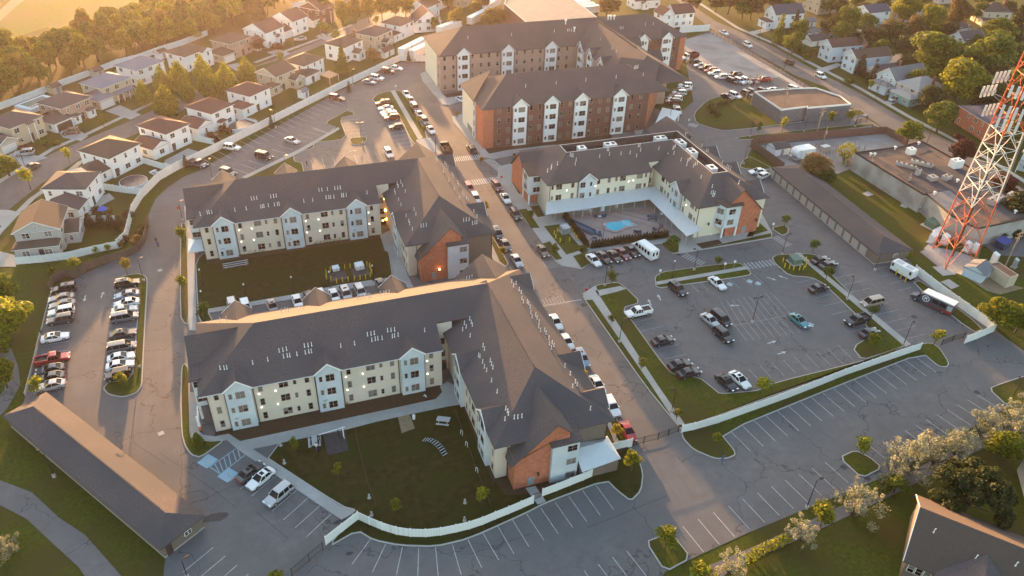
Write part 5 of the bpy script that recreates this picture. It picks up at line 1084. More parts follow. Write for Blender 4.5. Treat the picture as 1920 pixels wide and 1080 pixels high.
# bottom right houses
house('dark-roofed house with white gable trim at the bottom right corner', G(1690, 1066, 3.5)[:2] + (0,), D(23), [(0, 16, 0.5, 14.0, 3.6, 'g', 'u', .55)], 'siding_white', 'shingle_brown') if False else None
# ------------------------------------------------------------------ flat-roofed buildings
def flat_building(label, px, h, wall, roof, par=.45, cat='building', zpx=None, trim='trim_white', name='flat_building'):
    q = [G(x, y, h) for x, y in px]
    n = len(q)
    if sum(q[i][0] * q[(i + 1) % n][1] - q[(i + 1) % n][0] * q[i][1] for i in range(n)) < 0: q = q[::-1]
    o = (q[0][0], q[0][1], 0); t = thing(name, label, cat, o)
    w_ = MB(o); w_.prism(q, -.1, h - .3, 0); w_.build('wall', [wall], t)
    r_ = MB(o); qi = inset(q, .16); r_.prism(qi, h - .4, h - .22, 0); r_.build('roof', [roof], t)
    p = MB(o)
    for i in range(n):
        a, b, c, d_ = q[i], q[(i + 1) % n], qi[(i + 1) % n], qi[i]
        p.prism([a, b, c, d_], h - .3, h + par - .25, 0)
    p.build('parapet', [trim], t)
    return t
F1 = flat_building('low grey block building with brown flat roof and white coping beside the avenue', cr(1400, 180, 6, [(85, -50), (390, 155), (680, 120), (680, 135), (1175, 92), (1050, 0), (780, -90), (520, -85)]), 4.6, 'block_grey', 'flat_roof')
for i, (px, py) in enumerate(cr(1400, 180, 6, [(265, 150), (200, 115), (330, 195), (490, 215), (610, 205), (730, 185), (960, 160)])):
    x, y = G(px, py, 1.9)
    if i < 3: link('window', wmesh(1.6, 1.2, 2), F1, (156.3 - .75 - F1.location[0], y - F1.location[1], 1.9), -PI / 2)
    else: link('window', wmesh(1.6, 1.2, 2), F1, (x - F1.location[0], 185.0 + (x - 156.8) * .1 - .65 - F1.location[1], 1.9), D(6))
f6 = lambda p: cr(1600, 260, 6, p)
F2 = flat_building('long low industrial building with brown and black patchwork flat roof behind the lawn', f6([(20, 155), (590, 80), (580, 75), (770, 25), (1330, 330), (1660, 590), (1900, 720), (2100, 850), (2100, 860), (1600, 970), (1400, 1010), (1100, 860), (830, 625), (790, 625)]), 5.2, 'stucco', 'flat_roof', .4, trim='trim_dark')
def patch(par, px, z, m, nm='roof_patch'):
    o = par.location; mb = MB(o); mb.prism([G(x, y, z) for x, y in px], z - .05, z, 0); mb.build(nm, [m], par)
patch(F2, f6([(490, 400), (790, 330), (1010, 300), (1300, 360), (1640, 600), (1240, 700), (1080, 570), (800, 612)]), 5.06, 'flat_dark'); patch(F2, f6([(600, 85), (765, 40), (880, 130), (740, 180)]), 5.07, 'flat_dark')
patch(F2, f6([(1500, 760), (1640, 620), (1880, 740), (2000, 850), (1660, 940)]), 5.07, 'shingle'); patch(F2, f6([(830, 625), (1080, 580), (1230, 700), (1100, 840)]), 5.08, 'block_grey')
F3 = flat_building('huge pale flat-roofed warehouse behind the tall brick block', [(945, 6), (990, 44), (1122, 34), (1062, -12), (955, -14)], 8.0, 'brick_dark', 'flat_pale', .3)
F4 = flat_building('brown timber equipment hut with flat roof at the right edge', cr(1600, 400, 6, [(1530, 555), (1770, 715), (1865, 685), (1640, 540)]), 3.0, 'siding_tan', 'flat_roof', .1, 'hut', trim='frame_tan', name='equipment_hut')
# rooftop gear on the industrial building
for i, (px, L_, W_, h, a, lab) in enumerate([((640, 160), 2.4, 2.0, 2.0, 0, 'white cabinet unit with side louvres near the top corner of the industrial roof'), ((590, 305), 6.0, 1.4, 1.0, -.95, 'long grey condenser row on the industrial roof nearer the lawn'), ((770, 285), 6.6, 1.5, 1.0, -.95, 'long grey condenser row on the industrial roof farther from the lawn'),
                                             ((885, 455), 2.4, 2.2, 1.4, 0, 'beige square roof unit on the black roof patch'), ((1045, 450), 2.8, 1.8, 1.4, .2, 'grey twin-fan roof unit on the black roof patch'), ((1145, 310), 3.4, 2.6, 2.6, 0, 'large white roof unit with hood at the street side of the industrial roof'),
                                             ((1590, 705), 6.0, 2.2, 1.6, .3, 'ribbed metal duct unit behind the mast on the industrial roof'), ((1780, 660), 3.0, 2.2, 1.6, .3, 'ribbed square roof unit at the right end of the metal ducts'), ((720, 400), 1.2, 1.2, 2.2, 0, 'white curled exhaust duct at the edge of the black roof patch'), ((1300, 700), 3.4, 1.2, .8, .6, 'red and grey condenser unit behind the mast leg')]):
    px, py = f6([px])[0]; x, y = G(px, py, 5.3)
    t = thing('rooftop_unit', lab, 'roof unit', (x, y, 5.0), a)
    mb = MB(); mb.box(-L_ / 2, -W_ / 2, .25, L_ / 2, W_ / 2, h); mb.box(-L_ / 2 + .1, -W_ / 2 + .1, 0, L_ / 2 - .1, W_ / 2 - .1, .25); mb.build('housing', ['hvac' if i in (0, 5) else 'stucco'], t); t.scale = (.85,) * 3
    n = max(1, int(L_ / 1.4))
    for k in range(n):
        fb = MB(); fb.lathe([(.42, h), (.42, h + .1), (.34, h + .1), (.3, h + .03)], 10, c=(-L_ / 2 + L_ * (k + .5) / n, 0)); fb.build('fan', ['trim_dark'], t)
for i, (px, lab) in enumerate([((195, 185), 'left of the pair of mushroom vents on the brown industrial roof'), ((470, 110), 'single mushroom vent near the yard wall on the brown industrial roof'), ((1170, 480), 'mushroom vent on the black patch closest to the mast'), ((735, 60), 'small white vent on the dark upper patch of the industrial roof'), ((1820, 830), 'mushroom vent at the far right of the industrial roof'), ((240, 185), 'right of the pair of mushroom vents on the brown industrial roof'), ((915, 620), 'tiny white vent beside the grey roof patch')]):
    px, py = f6([px])[0]; x, y = G(px, py, 5.3); mb = MB(); mb.tube((0, 0, 0), (0, 0, .7), .2); mb.lathe([(.2, .6), (.42, .65), (.42, .85), (.15, 1.0)], 10)
    o = mb.build('roof_vent', ['hvac']); o.location = (x, y, 5.0); tag(o, lab, 'roof vent')
# ------------------------------------------------------------------ vehicles
PC = {'white': (.74, .74, .72), 'silver': (.42, .43, .44), 'grey': (.17, .17, .18), 'dark grey': (.06, .06, .065), 'black': (.016, .016, .018), 'red': (.33, .02, .02), 'maroon': (.14, .02, .025),
      'blue-grey': (.20, .26, .34), 'teal': (.04, .20, .22), 'tan': (.36, .29, .21), 'navy': (.03, .05, .10), 'bronze': (.12, .08, .05)}
for k, v in PC.items(): mat('paint ' + k, v, rough=0.28, spec=0.5, coat=0.7, metal=0.25 if k in ('silver', 'grey', 'blue-grey', 'tan') else 0.0)
mat('tyre', (.018, .018, .018), rough=.8); mat('rim', (.45, .45, .46), rough=.35, metal=.7); mat('car_glass', (.010, .011, .013), rough=.12, spec=.22); mat('car_trim', (.02, .02, .021), rough=.6)
mat('headlight', (.75, .76, .78), rough=.15); mat('taillight', (.32, .012, .012), rough=.2); mat('bed_liner', (.03, .03, .03), rough=.8); mat('plate', (.6, .6, .55))
SPEC = {  # L, W, body sections (x, zb, zt, hw), glasshouse base/roof x ranges, belt z, roof z, roof half width, belt half width
 'sedan': (4.75, 1.82, [(-2.37, .36, .74, .70), (-2.22, .26, .98, .84), (-1.55, .2, 1.03, .90), (0, .2, .97, .91), (1.2, .2, .93, .90), (1.95, .22, .82, .86), (2.37, .34, .60, .66)], (-1.85, 1.0), (-1.05, .12), .95, 1.45, .62, .83),
 'hatch': (4.3, 1.78, [(-2.1, .38, .85, .74), (-2.02, .26, 1.0, .84), (-1.4, .2, 1.02, .89), (0, .2, .97, .89), (1.1, .2, .93, .88), (1.75, .22, .84, .84), (2.12, .34, .62, .66)], (-2.02, 1.0), (-1.6, .2), .95, 1.5, .62, .82),
 'SUV': (4.75, 1.9, [(-2.35, .42, .95, .80), (-2.27, .34, 1.1, .88), (-1.5, .28, 1.12, .94), (0, .28, 1.07, .94), (1.2, .28, 1.05, .93), (1.95, .30, .97, .90), (2.35, .40, .72, .74)], (-2.27, 1.05), (-2.0, .35), 1.05, 1.74, .68, .87),
 'minivan': (5.1, 1.96, [(-2.52, .40, .95, .84), (-2.45, .3, 1.1, .92), (-1.5, .25, 1.1, .97), (0, .25, 1.05, .97), (1.4, .25, 1.02, .96), (2.1, .28, .90, .92), (2.52, .38, .66, .72)], (-2.45, 1.6), (-2.2, .75), 1.03, 1.75, .70, .89),
 'pickup': (5.7, 1.98, [(-2.82, .5, 1.1, .92), (-2.78, .42, 1.14, .96), (-1.5, .36, 1.14, .98), (-.4, .36, 1.12, .98), (1.2, .36, 1.12, .97), (2.3, .38, 1.05, .94), (2.82, .46, .85, .82)], (-.62, 1.4), (-.4, .75), 1.12, 1.85, .70, .88),
 'jeep': (4.2, 1.85, [(-2.0, .5, 1.1, .90), (-1.95, .45, 1.15, .92), (-1.2, .42, 1.15, .92), (0, .42, 1.14, .92), (.9, .42, 1.12, .90), (1.9, .44, 1.08, .80), (2.05, .55, .95, .74)], (-1.95, .75), (-1.9, .55), 1.14, 1.84, .78, .86)}
CM = {}
def car_meshes(ty):
    if ty in CM: return CM[ty]
    L_, W_, sec, gb, grf, zb, zr, rw, bw = SPEC[ty]
    b = MB(); rings = []
    for x, lo, hi, hw in sec:
        rings.append([(x, -hw * .88, lo), (x, -hw, lo + .16), (x, -hw * 1.0, (lo + hi) / 2 + .05), (x, -hw * .97, hi - .1), (x, -hw * .84, hi), (x, hw * .84, hi), (x, hw * .97, hi - .1), (x, hw * 1.0, (lo + hi) / 2 + .05), (x, hw, lo + .16), (x, hw * .88, lo)])
    b.loft(rings, 0)
    # roof skin and pillars
    def rr_(x0, x1, hw, z): return [(x0, -hw, z), (x1, -hw, z), (x1, hw, z), (x0, hw, z)]
    b.loft([rr_(grf[0] - .04, grf[1] + .04, rw + .03, zr - .03), rr_(grf[0] + .02, grf[1] - .02, rw, zr + .015), rr_(grf[0] + .25, grf[1] - .2, rw * .75, zr + .045)], 0)
    for s_ in (-1, 1):
        b.tube((gb[0] + .02, s_ * bw, zb), (grf[0], s_ * rw, zr), .055, n=4); b.tube((gb[1] - .02, s_ * bw, zb), (grf[1], s_ * rw, zr), .045, n=4)
        xm = (gb[0] * .45 + gb[1] * .55); b.tube((xm, s_ * (bw + .015), zb), (xm - .05, s_ * (rw + .03), zr), .04, n=4)
        if ty in ('SUV', 'minivan', 'pickup', 'hatch'):
            xm = gb[0] * .75 + gb[1] * .25; b.tube((xm, s_ * (bw + .01), zb), (xm + .05, s_ * (rw + .02), zr), .05, n=4)
        b.box(gb[1] - .35, s_ * (bw + .08) - .1, zb + .02, gb[1] - .2, s_ * (bw + .08) + .1, zb + .16, 0)
    b.box(-L_ / 2 + .3, -W_ / 2 + .12, .16, L_ / 2 - .35, W_ / 2 - .12, .36, 1)
    b.box(L_ / 2 - .09, -.42, .5, L_ / 2 - .005, .42, .62, 1)
    if ty == 'pickup':
        b.box(-2.7, -.80, 1.12, -.72, .80, 1.155, 1)
        for q in ((-2.78, -.95, -.68, -.80), (-2.78, .80, -.68, .95), (-2.82, -.95, -2.70, .95)): b.box(q[0], q[1], 1.08, q[2], q[3], 1.36, 0)
    if ty == 'jeep': b.box(-2.25, -.3, .75, -1.98, .3, 1.35, 1)
    g_ = MB(); g_.loft([rr_(gb[0], gb[1], bw, zb - .04), rr_(grf[0], grf[1], rw, zr)], 0)
    sr = MB(); sr.box((grf[0] + grf[1]) / 2 - .1, -.36, zr + .03, (grf[0] + grf[1]) / 2 + .45, .36, zr + .058, 0)
    wh = MB(); r_ = .33 if ty in ('sedan', 'hatch', 'minivan') else .38
    wh.tube((0, -.11, 0), (0, .11, 0), r_, n=14, m=0); wh.tube((0, -.12, 0), (0, .12, 0), r_ * .62, n=10, m=1)
    hl = MB(); hl.box(-.10, -.2, -.07, .12, .2, .07); tl = MB(); tl.box(-.08, -.17, -.08, .05, .17, .08)
    front = sec[-1][0]; rear = sec[0][0]
    d_ = dict(body=b.mesh('body', ['paint white', 'car_trim']), glass=g_.mesh('glass', ['car_glass']), sun=sr.mesh('sunroof', ['car_glass']), wheel=wh.mesh('wheel', ['tyre', 'rim']), hl=hl.mesh('headlight', ['headlight']), tl=tl.mesh('taillight', ['taillight']),
              wp=[(x, y) for x in (-L_ * .29, L_ * .30) for y in (-W_ / 2 + .1, W_ / 2 - .1)], r=r_, hx=front - .12, hz=sec[-2][2] - .16, tx=rear + .03, tz=sec[1][2] - .2, hy=sec[-1][3] - .12, ty=sec[0][3] - .08)
    for p in d_['body'].polygons: p.use_smooth = False
    CM[ty] = d_; return d_
CARS = []
def car(ty, col, px, ang, label, group=None, world=None, roof=None, cat='car'):
    d_ = car_meshes(ty); x, y = world or G(px[0], px[1], .75)
    t = thing('car' if ty != 'pickup' else 'pickup_truck', label, cat if ty != 'pickup' else 'pickup truck', (x, y, .04), D(ang) + R.uniform(-.025, .025), group)
    o = link('body', d_['body'], t); o.material_slots[0].link = 'OBJECT'; o.material_slots[0].material = M['paint ' + col]
    link('glass', d_['glass'], t)
    if ty in ('sedan', 'SUV') and (len(CARS) % 5 == 0 or 'sunroof' in label): link('sunroof', d_['sun'], t)
    for wx, wy in d_['wp']: link('wheel', d_['wheel'], t, (wx, wy, d_['r']))
    dist = math.hypot(x, y)
    if dist < 260:
        for s_ in (-1, 1):
            link('headlight', d_['hl'], t, (d_['hx'], s_ * d_['hy'], d_['hz'])); link('taillight', d_['tl'], t, (d_['tx'], s_ * d_['ty'], d_['tz']))
    CARS.append(t); return t
def rowcars(group, phrase, lst, ang, up=True):
    """lst from the top of the picture down; phrase gets the ordinal"""
    n = len(lst)
    for i, c in enumerate(lst):
        ty, col, px = c[:3]; a = c[3] if len(c) > 3 else ang
        car(ty, col, px, a, f'{col} {ty}, {phrase.format(ordn(i))}', group)
rowcars('cars parked along the west fence of the side lot', '{} from the wooden fence along the grass kerb', [('SUV', 'black', (120, 541)), ('sedan', 'grey', (115, 558)), ('sedan', 'grey', (117, 570)), ('SUV', 'white', (115, 584)), ('SUV', 'dark grey', (113, 599)), ('sedan', 'white', (103, 631.5), 2), ('pickup', 'red', (99, 673), 2), ('sedan', 'dark grey', (94, 692)), ('sedan', 'dark grey', (94, 707)), ('sedan', 'silver', (95, 722))], 182)
rowcars('cars parked against the long planted island of the side lot', '{} down the long planted island beside the west drive', [('SUV', 'black', (238, 531)), ('sedan', 'blue-grey', (238, 552), 182), ('sedan', 'white', (237.5, 567), 182), ('sedan', 'silver', (233, 580)), ('minivan', 'grey', (233, 594)), ('sedan', 'dark grey', (230, 625)), ('minivan', 'grey', (228, 650)), ('sedan', 'white', (227, 669)), ('sedan', 'white', (225, 684)), ('jeep', 'black', (220, 703), 182)], 2)
aG = math.degrees(LR((1415 / 3, 720 + 632 / 3), (1555 / 3, 720 + 515 / 3)))
for c in [('sedan', 'dark grey', (469, 884), aG, 'dark grey car parked nearest the blue hatched bay by the play lawn'), ('sedan', 'white', (489, 896), aG + 180, 'white car with dark sunroof, middle of three below the blue hatched bay'), ('SUV', 'silver', (522, 927), aG + 180, 'silver estate car with roof rails, lowest of three by the play lawn')]: car(*c, 'cars beside the play lawn')
rowcars('cars in the bays behind the front apartment block', '{} from the west in the bays behind the lit roof edge', [('SUV', 'silver', (436, 574)), ('SUV', 'white', (461, 576)), ('sedan', 'grey', (511, 574)), ('sedan', 'white', (558, 565)), ('sedan', 'black', (580, 558)), ('sedan', 'white', (602, 553)), ('sedan', 'white', (627, 554)), ('SUV', 'silver', (649, 551)), ('SUV', 'silver', (676, 547)), ('sedan', 'dark grey', (715, 534))], -84)
rowcars('cars parked along the west kerb of the main road', '{} down the west kerb of the main road', [('SUV', 'red', (880, 353)), ('SUV', 'white', (892, 372)), ('SUV', 'black', (933, 438)), ('sedan', 'dark grey', (948, 459)), ('sedan', 'silver', (969, 488)), ('sedan', 'white', (1042, 603)), ('sedan', 'white', (1063, 640)), ('SUV', 'blue-grey', (1091, 672)), ('sedan', 'white', (1120, 720)), ('SUV', 'white', (1147, 762)), ('sedan', 'red', (1177, 808))], -92)
rowcars('cars parked along the east kerb of the main road', '{} down the east kerb of the main road from the crosswalk', [('SUV', 'maroon', (932, 349)), ('sedan', 'white', (948, 371)), ('SUV', 'black', (967, 402))], -90)
car('sedan', 'bronze', (1018, 470), -89, 'dark bronze car driving down the main road past the pool corner'); car('SUV', 'black', (884, 279), 90, 'black car with pale roof stripes driving up the main road before the crosswalk')
rowcars('cars parked along the north stretch of the main road', '{} along the upper west kerb by the verge', [('sedan', 'white', (762, 176)), ('sedan', 'white', (771, 188)), ('SUV', 'maroon', (779, 202)), ('sedan', 'white', (787, 214)), ('SUV', 'grey', (797, 227)), ('sedan', 'white', (808, 243))], -88)
rowcars('cars in the sunny bays beside the upper median', '{} down the sunny bays beside the transformer on the median', [('SUV', 'maroon', (718, 193)), ('sedan', 'white', (723, 202)), ('sedan', 'white', (727, 210)), ('SUV', 'white', (731, 215)), ('SUV', 'maroon', (735, 220)), ('hatch', 'black', (743, 237))], 178)
car('SUV', 'white', (729, 287), -86, 'white car alone behind the middle block, nose towards its roof')
rowcars('cars parked along the long white fence', '{} down from the trailers along the long white fence', [('sedan', 'white', (743, 127)), ('SUV', 'maroon', (728, 133)), ('SUV', 'white', (707, 146)), ('sedan', 'blue-grey', (692, 153)), ('SUV', 'maroon', (631, 183)), ('SUV', 'white', (435, 276), -30), ('pickup', 'navy', (372, 307), -46)], -38)
car('sedan', 'silver', (548, 263), -50, 'silver car by the diagonal pavement near the hatched bay'); car('minivan', 'black', (495, 292), -43, 'black van with pale roof by the diagonal pavement'); car('SUV', 'dark grey', (428, 323), -46, 'dark grey SUV by the diagonal pavement just above the middle block')
car('sedan', 'white', (866, 186), -60, 'white car tucked between the two tall brick wings')
rowcars('cars in front of the pool hedge', '{} from the road in the row before the pool hedge', [('sedan', 'white', (1113, 487)), ('sedan', 'black', (1132, 482)), ('sedan', 'black', (1152, 480)), ('sedan', 'maroon', (1168, 475)), ('sedan', 'black', (1185, 470))], -83)
car('SUV', 'dark grey', (977, 293), 10, 'dark car half hidden behind the clubhouse brick gable'); car('sedan', 'white', (1420, 321), 175, 'white car farther from the end of the right garage row'); car('hatch', 'white', (1433, 328), 20, 'white hatchback touching the end of the right garage row')
rowcars('cars in the bays at the east end of the tall block', '{} down the shaded bays by the entrance canopy', [('SUV', 'white', (1285, 160)), ('sedan', 'white', (1284, 165)), ('sedan', 'maroon', (1277, 169)), ('SUV', 'white', (1274, 174)), ('sedan', 'maroon', (1269, 179)), ('SUV', 'white', (1266, 185)), ('SUV', 'maroon', (1262, 190))], 160)
car('pickup', 'white', (1270, 207), -110, 'white pickup alone below the row by the entrance canopy')
rowcars('cars along the edge of the gravel lot', '{} car after the dump truck along the gravel lot edge', [('sedan', 'black', (1303, 115)), ('sedan', 'silver', (1313, 122)), ('SUV', 'maroon', (1322, 127)), ('SUV', 'red', (1332, 132)), ('SUV', 'white', (1339, 137)), ('SUV', 'white', (1352, 144))], 170)
car('pickup', 'dark grey', (1377, 140), 178, 'dark pickup on the gravel lot above the white cars')
rowcars('cars in the upper row of the avenue lot', '{} from the west in the row under the utility pole tops', [('SUV', 'black', (1374, 152)), ('SUV', 'white', (1387, 152)), ('SUV', 'white', (1399, 151)), ('sedan', 'maroon', (1413, 152))], -72)
car('pickup', 'red', (1431, 149), 170, 'red pickup beside the bushy end of the iron fence')
rowcars('cars behind the grey block building', '{} from the west in the row behind the grey block building', [('sedan', 'black', (1364, 181)), ('SUV', 'white', (1378, 179)), ('SUV', 'dark grey', (1402, 176)), ('SUV', 'navy', (1411, 173)), ('SUV', 'black', (1432, 172)), ('sedan', 'silver', (1442, 171)), ('sedan', 'white', (1454, 169)), ('minivan', 'white', (1490, 167))], -70)
for c in [('sedan', 'white', (1358, 61), -90, 'white car highest up the avenue'), ('SUV', 'white', (1402, 84), -90, 'white SUV on the avenue beside the iron fence'), ('SUV', 'black', (1479, 116), 90, 'black car on the avenue by a street lamp'), ('SUV', 'white', (1539, 142), -88, 'white car on the avenue above the grey block building')]: car(*c, 'cars driving on the avenue')
car('minivan', 'silver', (1680, 186), 178, 'silver minivan on the drive of the gambrel-roofed house')
for c in [('sedan', 'white', (1345, 530), -81, 'white car facing the accessible bays in the large east lot'), ('SUV', 'black', (1271, 542), -78, 'black SUV at the top left corner of the large east lot'), ('pickup', 'white', (1197, 585), 182, 'white crew-cab pickup at the west kerb of the east lot'), ('sedan', 'black', (1243, 638), 4, 'lone black sedan below the white pickup in the east lot'),
          ('sedan', 'black', (1275, 683), 4, 'upper black sedan of the pair at the lower west kerb'), ('sedan', 'black', (1292, 698), 4, 'lower black sedan of the pair at the lower west kerb'), ('sedan', 'black', (1362, 716), -80, 'black car next to the white one in the grass notch'), ('sedan', 'white', (1387, 711), -80, 'white car with dark sunroof in the grass notch'),
          ('sedan', 'silver', (1332, 600), -79, 'silver sedan in the hatched end of the middle bays'), ('minivan', 'black', (1352, 597), -80, 'black van beside the silver sedan in the middle bays'), ('SUV', 'black', (1356, 628), -82, 'black SUV below the silver sedan in the middle bays'), ('sedan', 'teal', (1498, 600), -80, 'teal sedan alone in the middle of the east lot'),
          ('sedan', 'black', (1535, 540), 5, 'black sedan nosed to the median opposite the tan minivan'), ('pickup', 'black', (1607, 600), 186, 'black pickup backed against the median kerb'), ('sedan', 'black', (1630, 623), 8, 'black sedan under a small tree below the black pickup'), ('minivan', 'tan', (1635, 566), 182, 'two-tone tan minivan by the median lamp post'),
          ('sedan', 'black', (1538, 487), 8, 'upper black car of two beside the green transformer'), ('sedan', 'black', (1553, 496), 8, 'lower black car of two beside the green transformer')]: car(*c, 'cars in the large east lot')
for c in [('SUV', 'silver', (46, 286), 178, 'silver SUV on the drive of the columned beige house'), ('sedan', 'dark grey', (57, 313), 225, 'dark car parked on the suburban street'), ('SUV', 'bronze', (133, 246), 182, 'dark SUV before the dark garage door of the brick-fronted house'), ('sedan', 'silver', (563, 72), 178, 'silver car on the driveway of the white gabled house')]: car(*c, 'cars of the suburb')

# ---- buses, trucks, trailers
mat('bus_navy', (.035, .05, .075), (.07, .075, .10), 1.2, .35, coat=.5); mat('bus_white', (.72, .73, .72), rough=.35, coat=.4)
mat('truck_red', (.10, .02, .018), rough=.5); mat('trailer_white', (.70, .68, .62), (.78, .76, .70), 1.0, .5); mat('rust_load', (.16, .07, .03), (.26, .13, .05), 2.5, .9)
WH = None
def wheels(t, pos, r_=.48):
    mb = MB(); mb.tube((0, -.14, 0), (0, .14, 0), r_, n=14, m=0); mb.tube((0, -.15, 0), (0, .15, 0), r_ * .55, n=10, m=1); me = mb.mesh('wheel', ['tyre', 'rim'])
    for x, y in pos: link('wheel', me, t, (x, y, r_))
def minibus(label, px, ang, m, wrap=False):
    x, y = G(*px, 1.2); t = thing('minibus', label, 'bus', (x, y, .04), D(ang))
    L_ = 7.4 if not wrap else 8.6; h = L_ / 2; k = h - 1.9
    b = MB(); b.loft([[(-h, -1.1, .5), (-h, 1.1, .5), (-h, 1.12, 2.6), (-h, .9, 2.9), (-h, -.9, 2.9), (-h, -1.12, 2.6)], [(k - .5, -1.1, .45), (k - .5, 1.1, .45), (k - .5, 1.12, 2.6), (k - .5, .9, 2.9), (k - .5, -.9, 2.9), (k - .5, -1.12, 2.6)], [(k, -1.0, .45), (k, 1.0, .45), (k, 1.0, 2.2), (k, .8, 2.5), (k, -.8, 2.5), (k, -1.0, 2.2)]], 0)
    b.loft([[(k - .1, -.95, .45), (k - .1, .95, .45), (k - .1, .95, 1.3), (k - .1, -.95, 1.3)], [(h - .7, -.95, .42), (h - .7, .95, .42), (h - .7, .92, 1.2), (h - .7, -.92, 1.2)], [(h, -.8, .45), (h, .8, .45), (h, .75, .9), (h, -.75, .9)]], 0)
    b.build('body', [m], t)
    g_ = MB(); g_.loft([[(k - .2, -.93, 1.25), (k - .2, .93, 1.25), (k + .75, .85, 1.25), (k + .75, -.85, 1.25)], [(k - .2, -.85, 2.1), (k - .2, .85, 2.1), (k + .1, .75, 2.1), (k + .1, -.75, 2.1)]], 0); g_.build('windscreen', ['car_glass'], t)
    if not wrap:
        for s_ in (-1, 1):
            for i in range(5):
                w_ = MB(); x0 = -h + .7 + i * 1.0; w_.box(x0, s_ * 1.125 - .015, 1.5, x0 + .7, s_ * 1.125 + .015, 2.35); w_.build('window', ['car_glass'], t)
        for y0 in (-.75, .2):
            w_ = MB(); w_.box(-h - .02, y0, 1.4, -h + .02, y0 + .5, 2.3); w_.build('rear_window', ['car_glass'], t)
    else:
        w_ = MB(); w_.box(-h + .02, -1.05, 2.62, k - .4, 1.05, 2.96); w_.build('roof', ['bus_white'], t)
        # round white emblem with a running figure, and pale wrap blocks
        e_ = MB(); cx, cz, q = k - 1.25, 1.75, 1.135
        for i in range(20):
            a0, a1 = 2 * PI * i / 20, 2 * PI * (i + 1) / 20
            e_.poly([(cx + .72 * math.cos(a0), q, cz + .72 * math.sin(a0)), (cx + .72 * math.cos(a1), q, cz + .72 * math.sin(a1)), (cx + .58 * math.cos(a1), q, cz + .58 * math.sin(a1)), (cx + .58 * math.cos(a0), q, cz + .58 * math.sin(a0))])
        for (u0, v0, u1, v1, w0) in ((-.25, -.3, .1, .15, .07), (.1, .15, .3, -.3, .07), (.05, .1, -.1, .35, .08), (-.35, .1, .35, .2, .06)):
            dx, dz = u1 - u0, v1 - v0; l_ = math.hypot(dx, dz); nx, nz = -dz / l_ * w0, dx / l_ * w0
            e_.poly([(cx + u0 - nx, q, cz + v0 - nz), (cx + u1 - nx, q, cz + v1 - nz), (cx + u1 + nx, q, cz + v1 + nz), (cx + u0 + nx, q, cz + v0 + nz)])
        e_.build('emblem', ['bus_white'], t)
        for i, (x0, x1, z0, z1, mm) in enumerate([(-4.2, -3.2, 1.2, 2.4, 'paint silver'), (-2.9, -1.6, 1.5, 2.4, 'car_glass'), (-1.4, -.1, 1.5, 2.4, 'car_glass'), (-3.4, .4, .6, .95, 'paint maroon'), (-4.25, -2.6, .55, 1.1, 'paint red')]):
            w_ = MB(); w_.box(x0, 1.1, z0, x1, 1.13, z1); w_.build('wrap_panel', [mm], t)
    wheels(t, [(-h + 1.7, -.95), (-h + 1.7, .95), (h - 1.2, -.9), (h - 1.2, .9)])
    for s_ in (-1, 1):
        q = MB(); q.box(h - .06, s_ * .62 - .14, .68, h + .02, s_ * .62 + .14, .9); q.build('headlight', ['headlight'], t)
        q = MB(); q.box(-h - .02, s_ * .9 - .1, .8, -h + .04, s_ * .9 + .1, 1.1); q.build('taillight', ['taillight'], t)
minibus('white shuttle bus with dark side windows at the end of the pool hedge row', (1208, 467), 102, 'bus_white')
minibus('dark wrapped bus with white roof and round white emblem by the white fence', (1749, 565), 113, 'bus_navy', True)
def dumptruck(label, px, ang, cab, bed, load=None):
    x, y = G(*px, 1.3); t = thing('dump_truck', label, 'truck', (x, y, .04), D(ang))
    c_ = MB(); c_.loft([[(.9, -1.1, .6), (.9, 1.1, .6), (.9, 1.05, 2.6), (.9, -1.05, 2.6)], [(2.2, -1.1, .6), (2.2, 1.1, .6), (2.0, 1.0, 2.6), (2.0, -1.0, 2.6)]], 0); c_.loft([[(2.1, -.95, .6), (2.1, .95, .6), (2.1, .9, 1.6), (2.1, -.9, 1.6)], [(3.6, -.85, .6), (3.6, .85, .6), (3.5, .75, 1.35), (3.5, -.75, 1.35)]], 0); c_.build('cab', [cab], t)
    g_ = MB(); g_.poly([(2.21, -.85, 1.7), (2.21, .85, 1.7), (2.06, .8, 2.45), (2.06, -.8, 2.45)])
    for s_ in (-1, 1): g_.box(1.2, s_ * 1.085 - .02, 1.7, 2.0, s_ * 1.085 + .02, 2.4)
    g_.build('cab_window', ['car_glass'], t)
    b = MB(); b.box(-3.6, -1.2, 1.0, .7, 1.2, 1.2); b.box(-3.6, -1.25, 1.2, .7, -1.15, 2.5); b.box(-3.6, 1.15, 1.2, .7, 1.25, 2.5); b.box(.6, -1.2, 1.2, .72, 1.2, 2.9); b.box(-3.62, -1.2, 1.2, -3.5, 1.2, 2.4); b.box(-3.4, -.5, .6, 3.0, .5, 1.0); b.build('dump_bed', [bed], t)
    if load:
        l_ = MB(); q = random.Random(3)
        for i in range(26):
            cx, cy_ = q.uniform(-3.2, .3), q.uniform(-.9, .9); s_ = q.uniform(.2, .5); l_.obox(cx, cy_, q.uniform(0, 3), s_, s_ * .7, 1.2, 1.6 + q.random() * .8)
        l_.box(-3.4, -1.1, 1.2, .5, 1.1, 1.7); l_.build('load', [load], t)
    wheels(t, [(-2.6, -1), (-2.6, 1), (-1.5, -1), (-1.5, 1), (2.7, -.95), (2.7, .95)], .5)
dumptruck('white-cabbed dump truck with dark red bed at the gravel lot corner', (1293, 106), 190, 'bus_white', 'truck_red')
dumptruck('dark open-bed truck loaded with rusty scrap on the main road kerb', (835, 279), 88, 'paint dark grey', 'car_trim', 'rust_load')
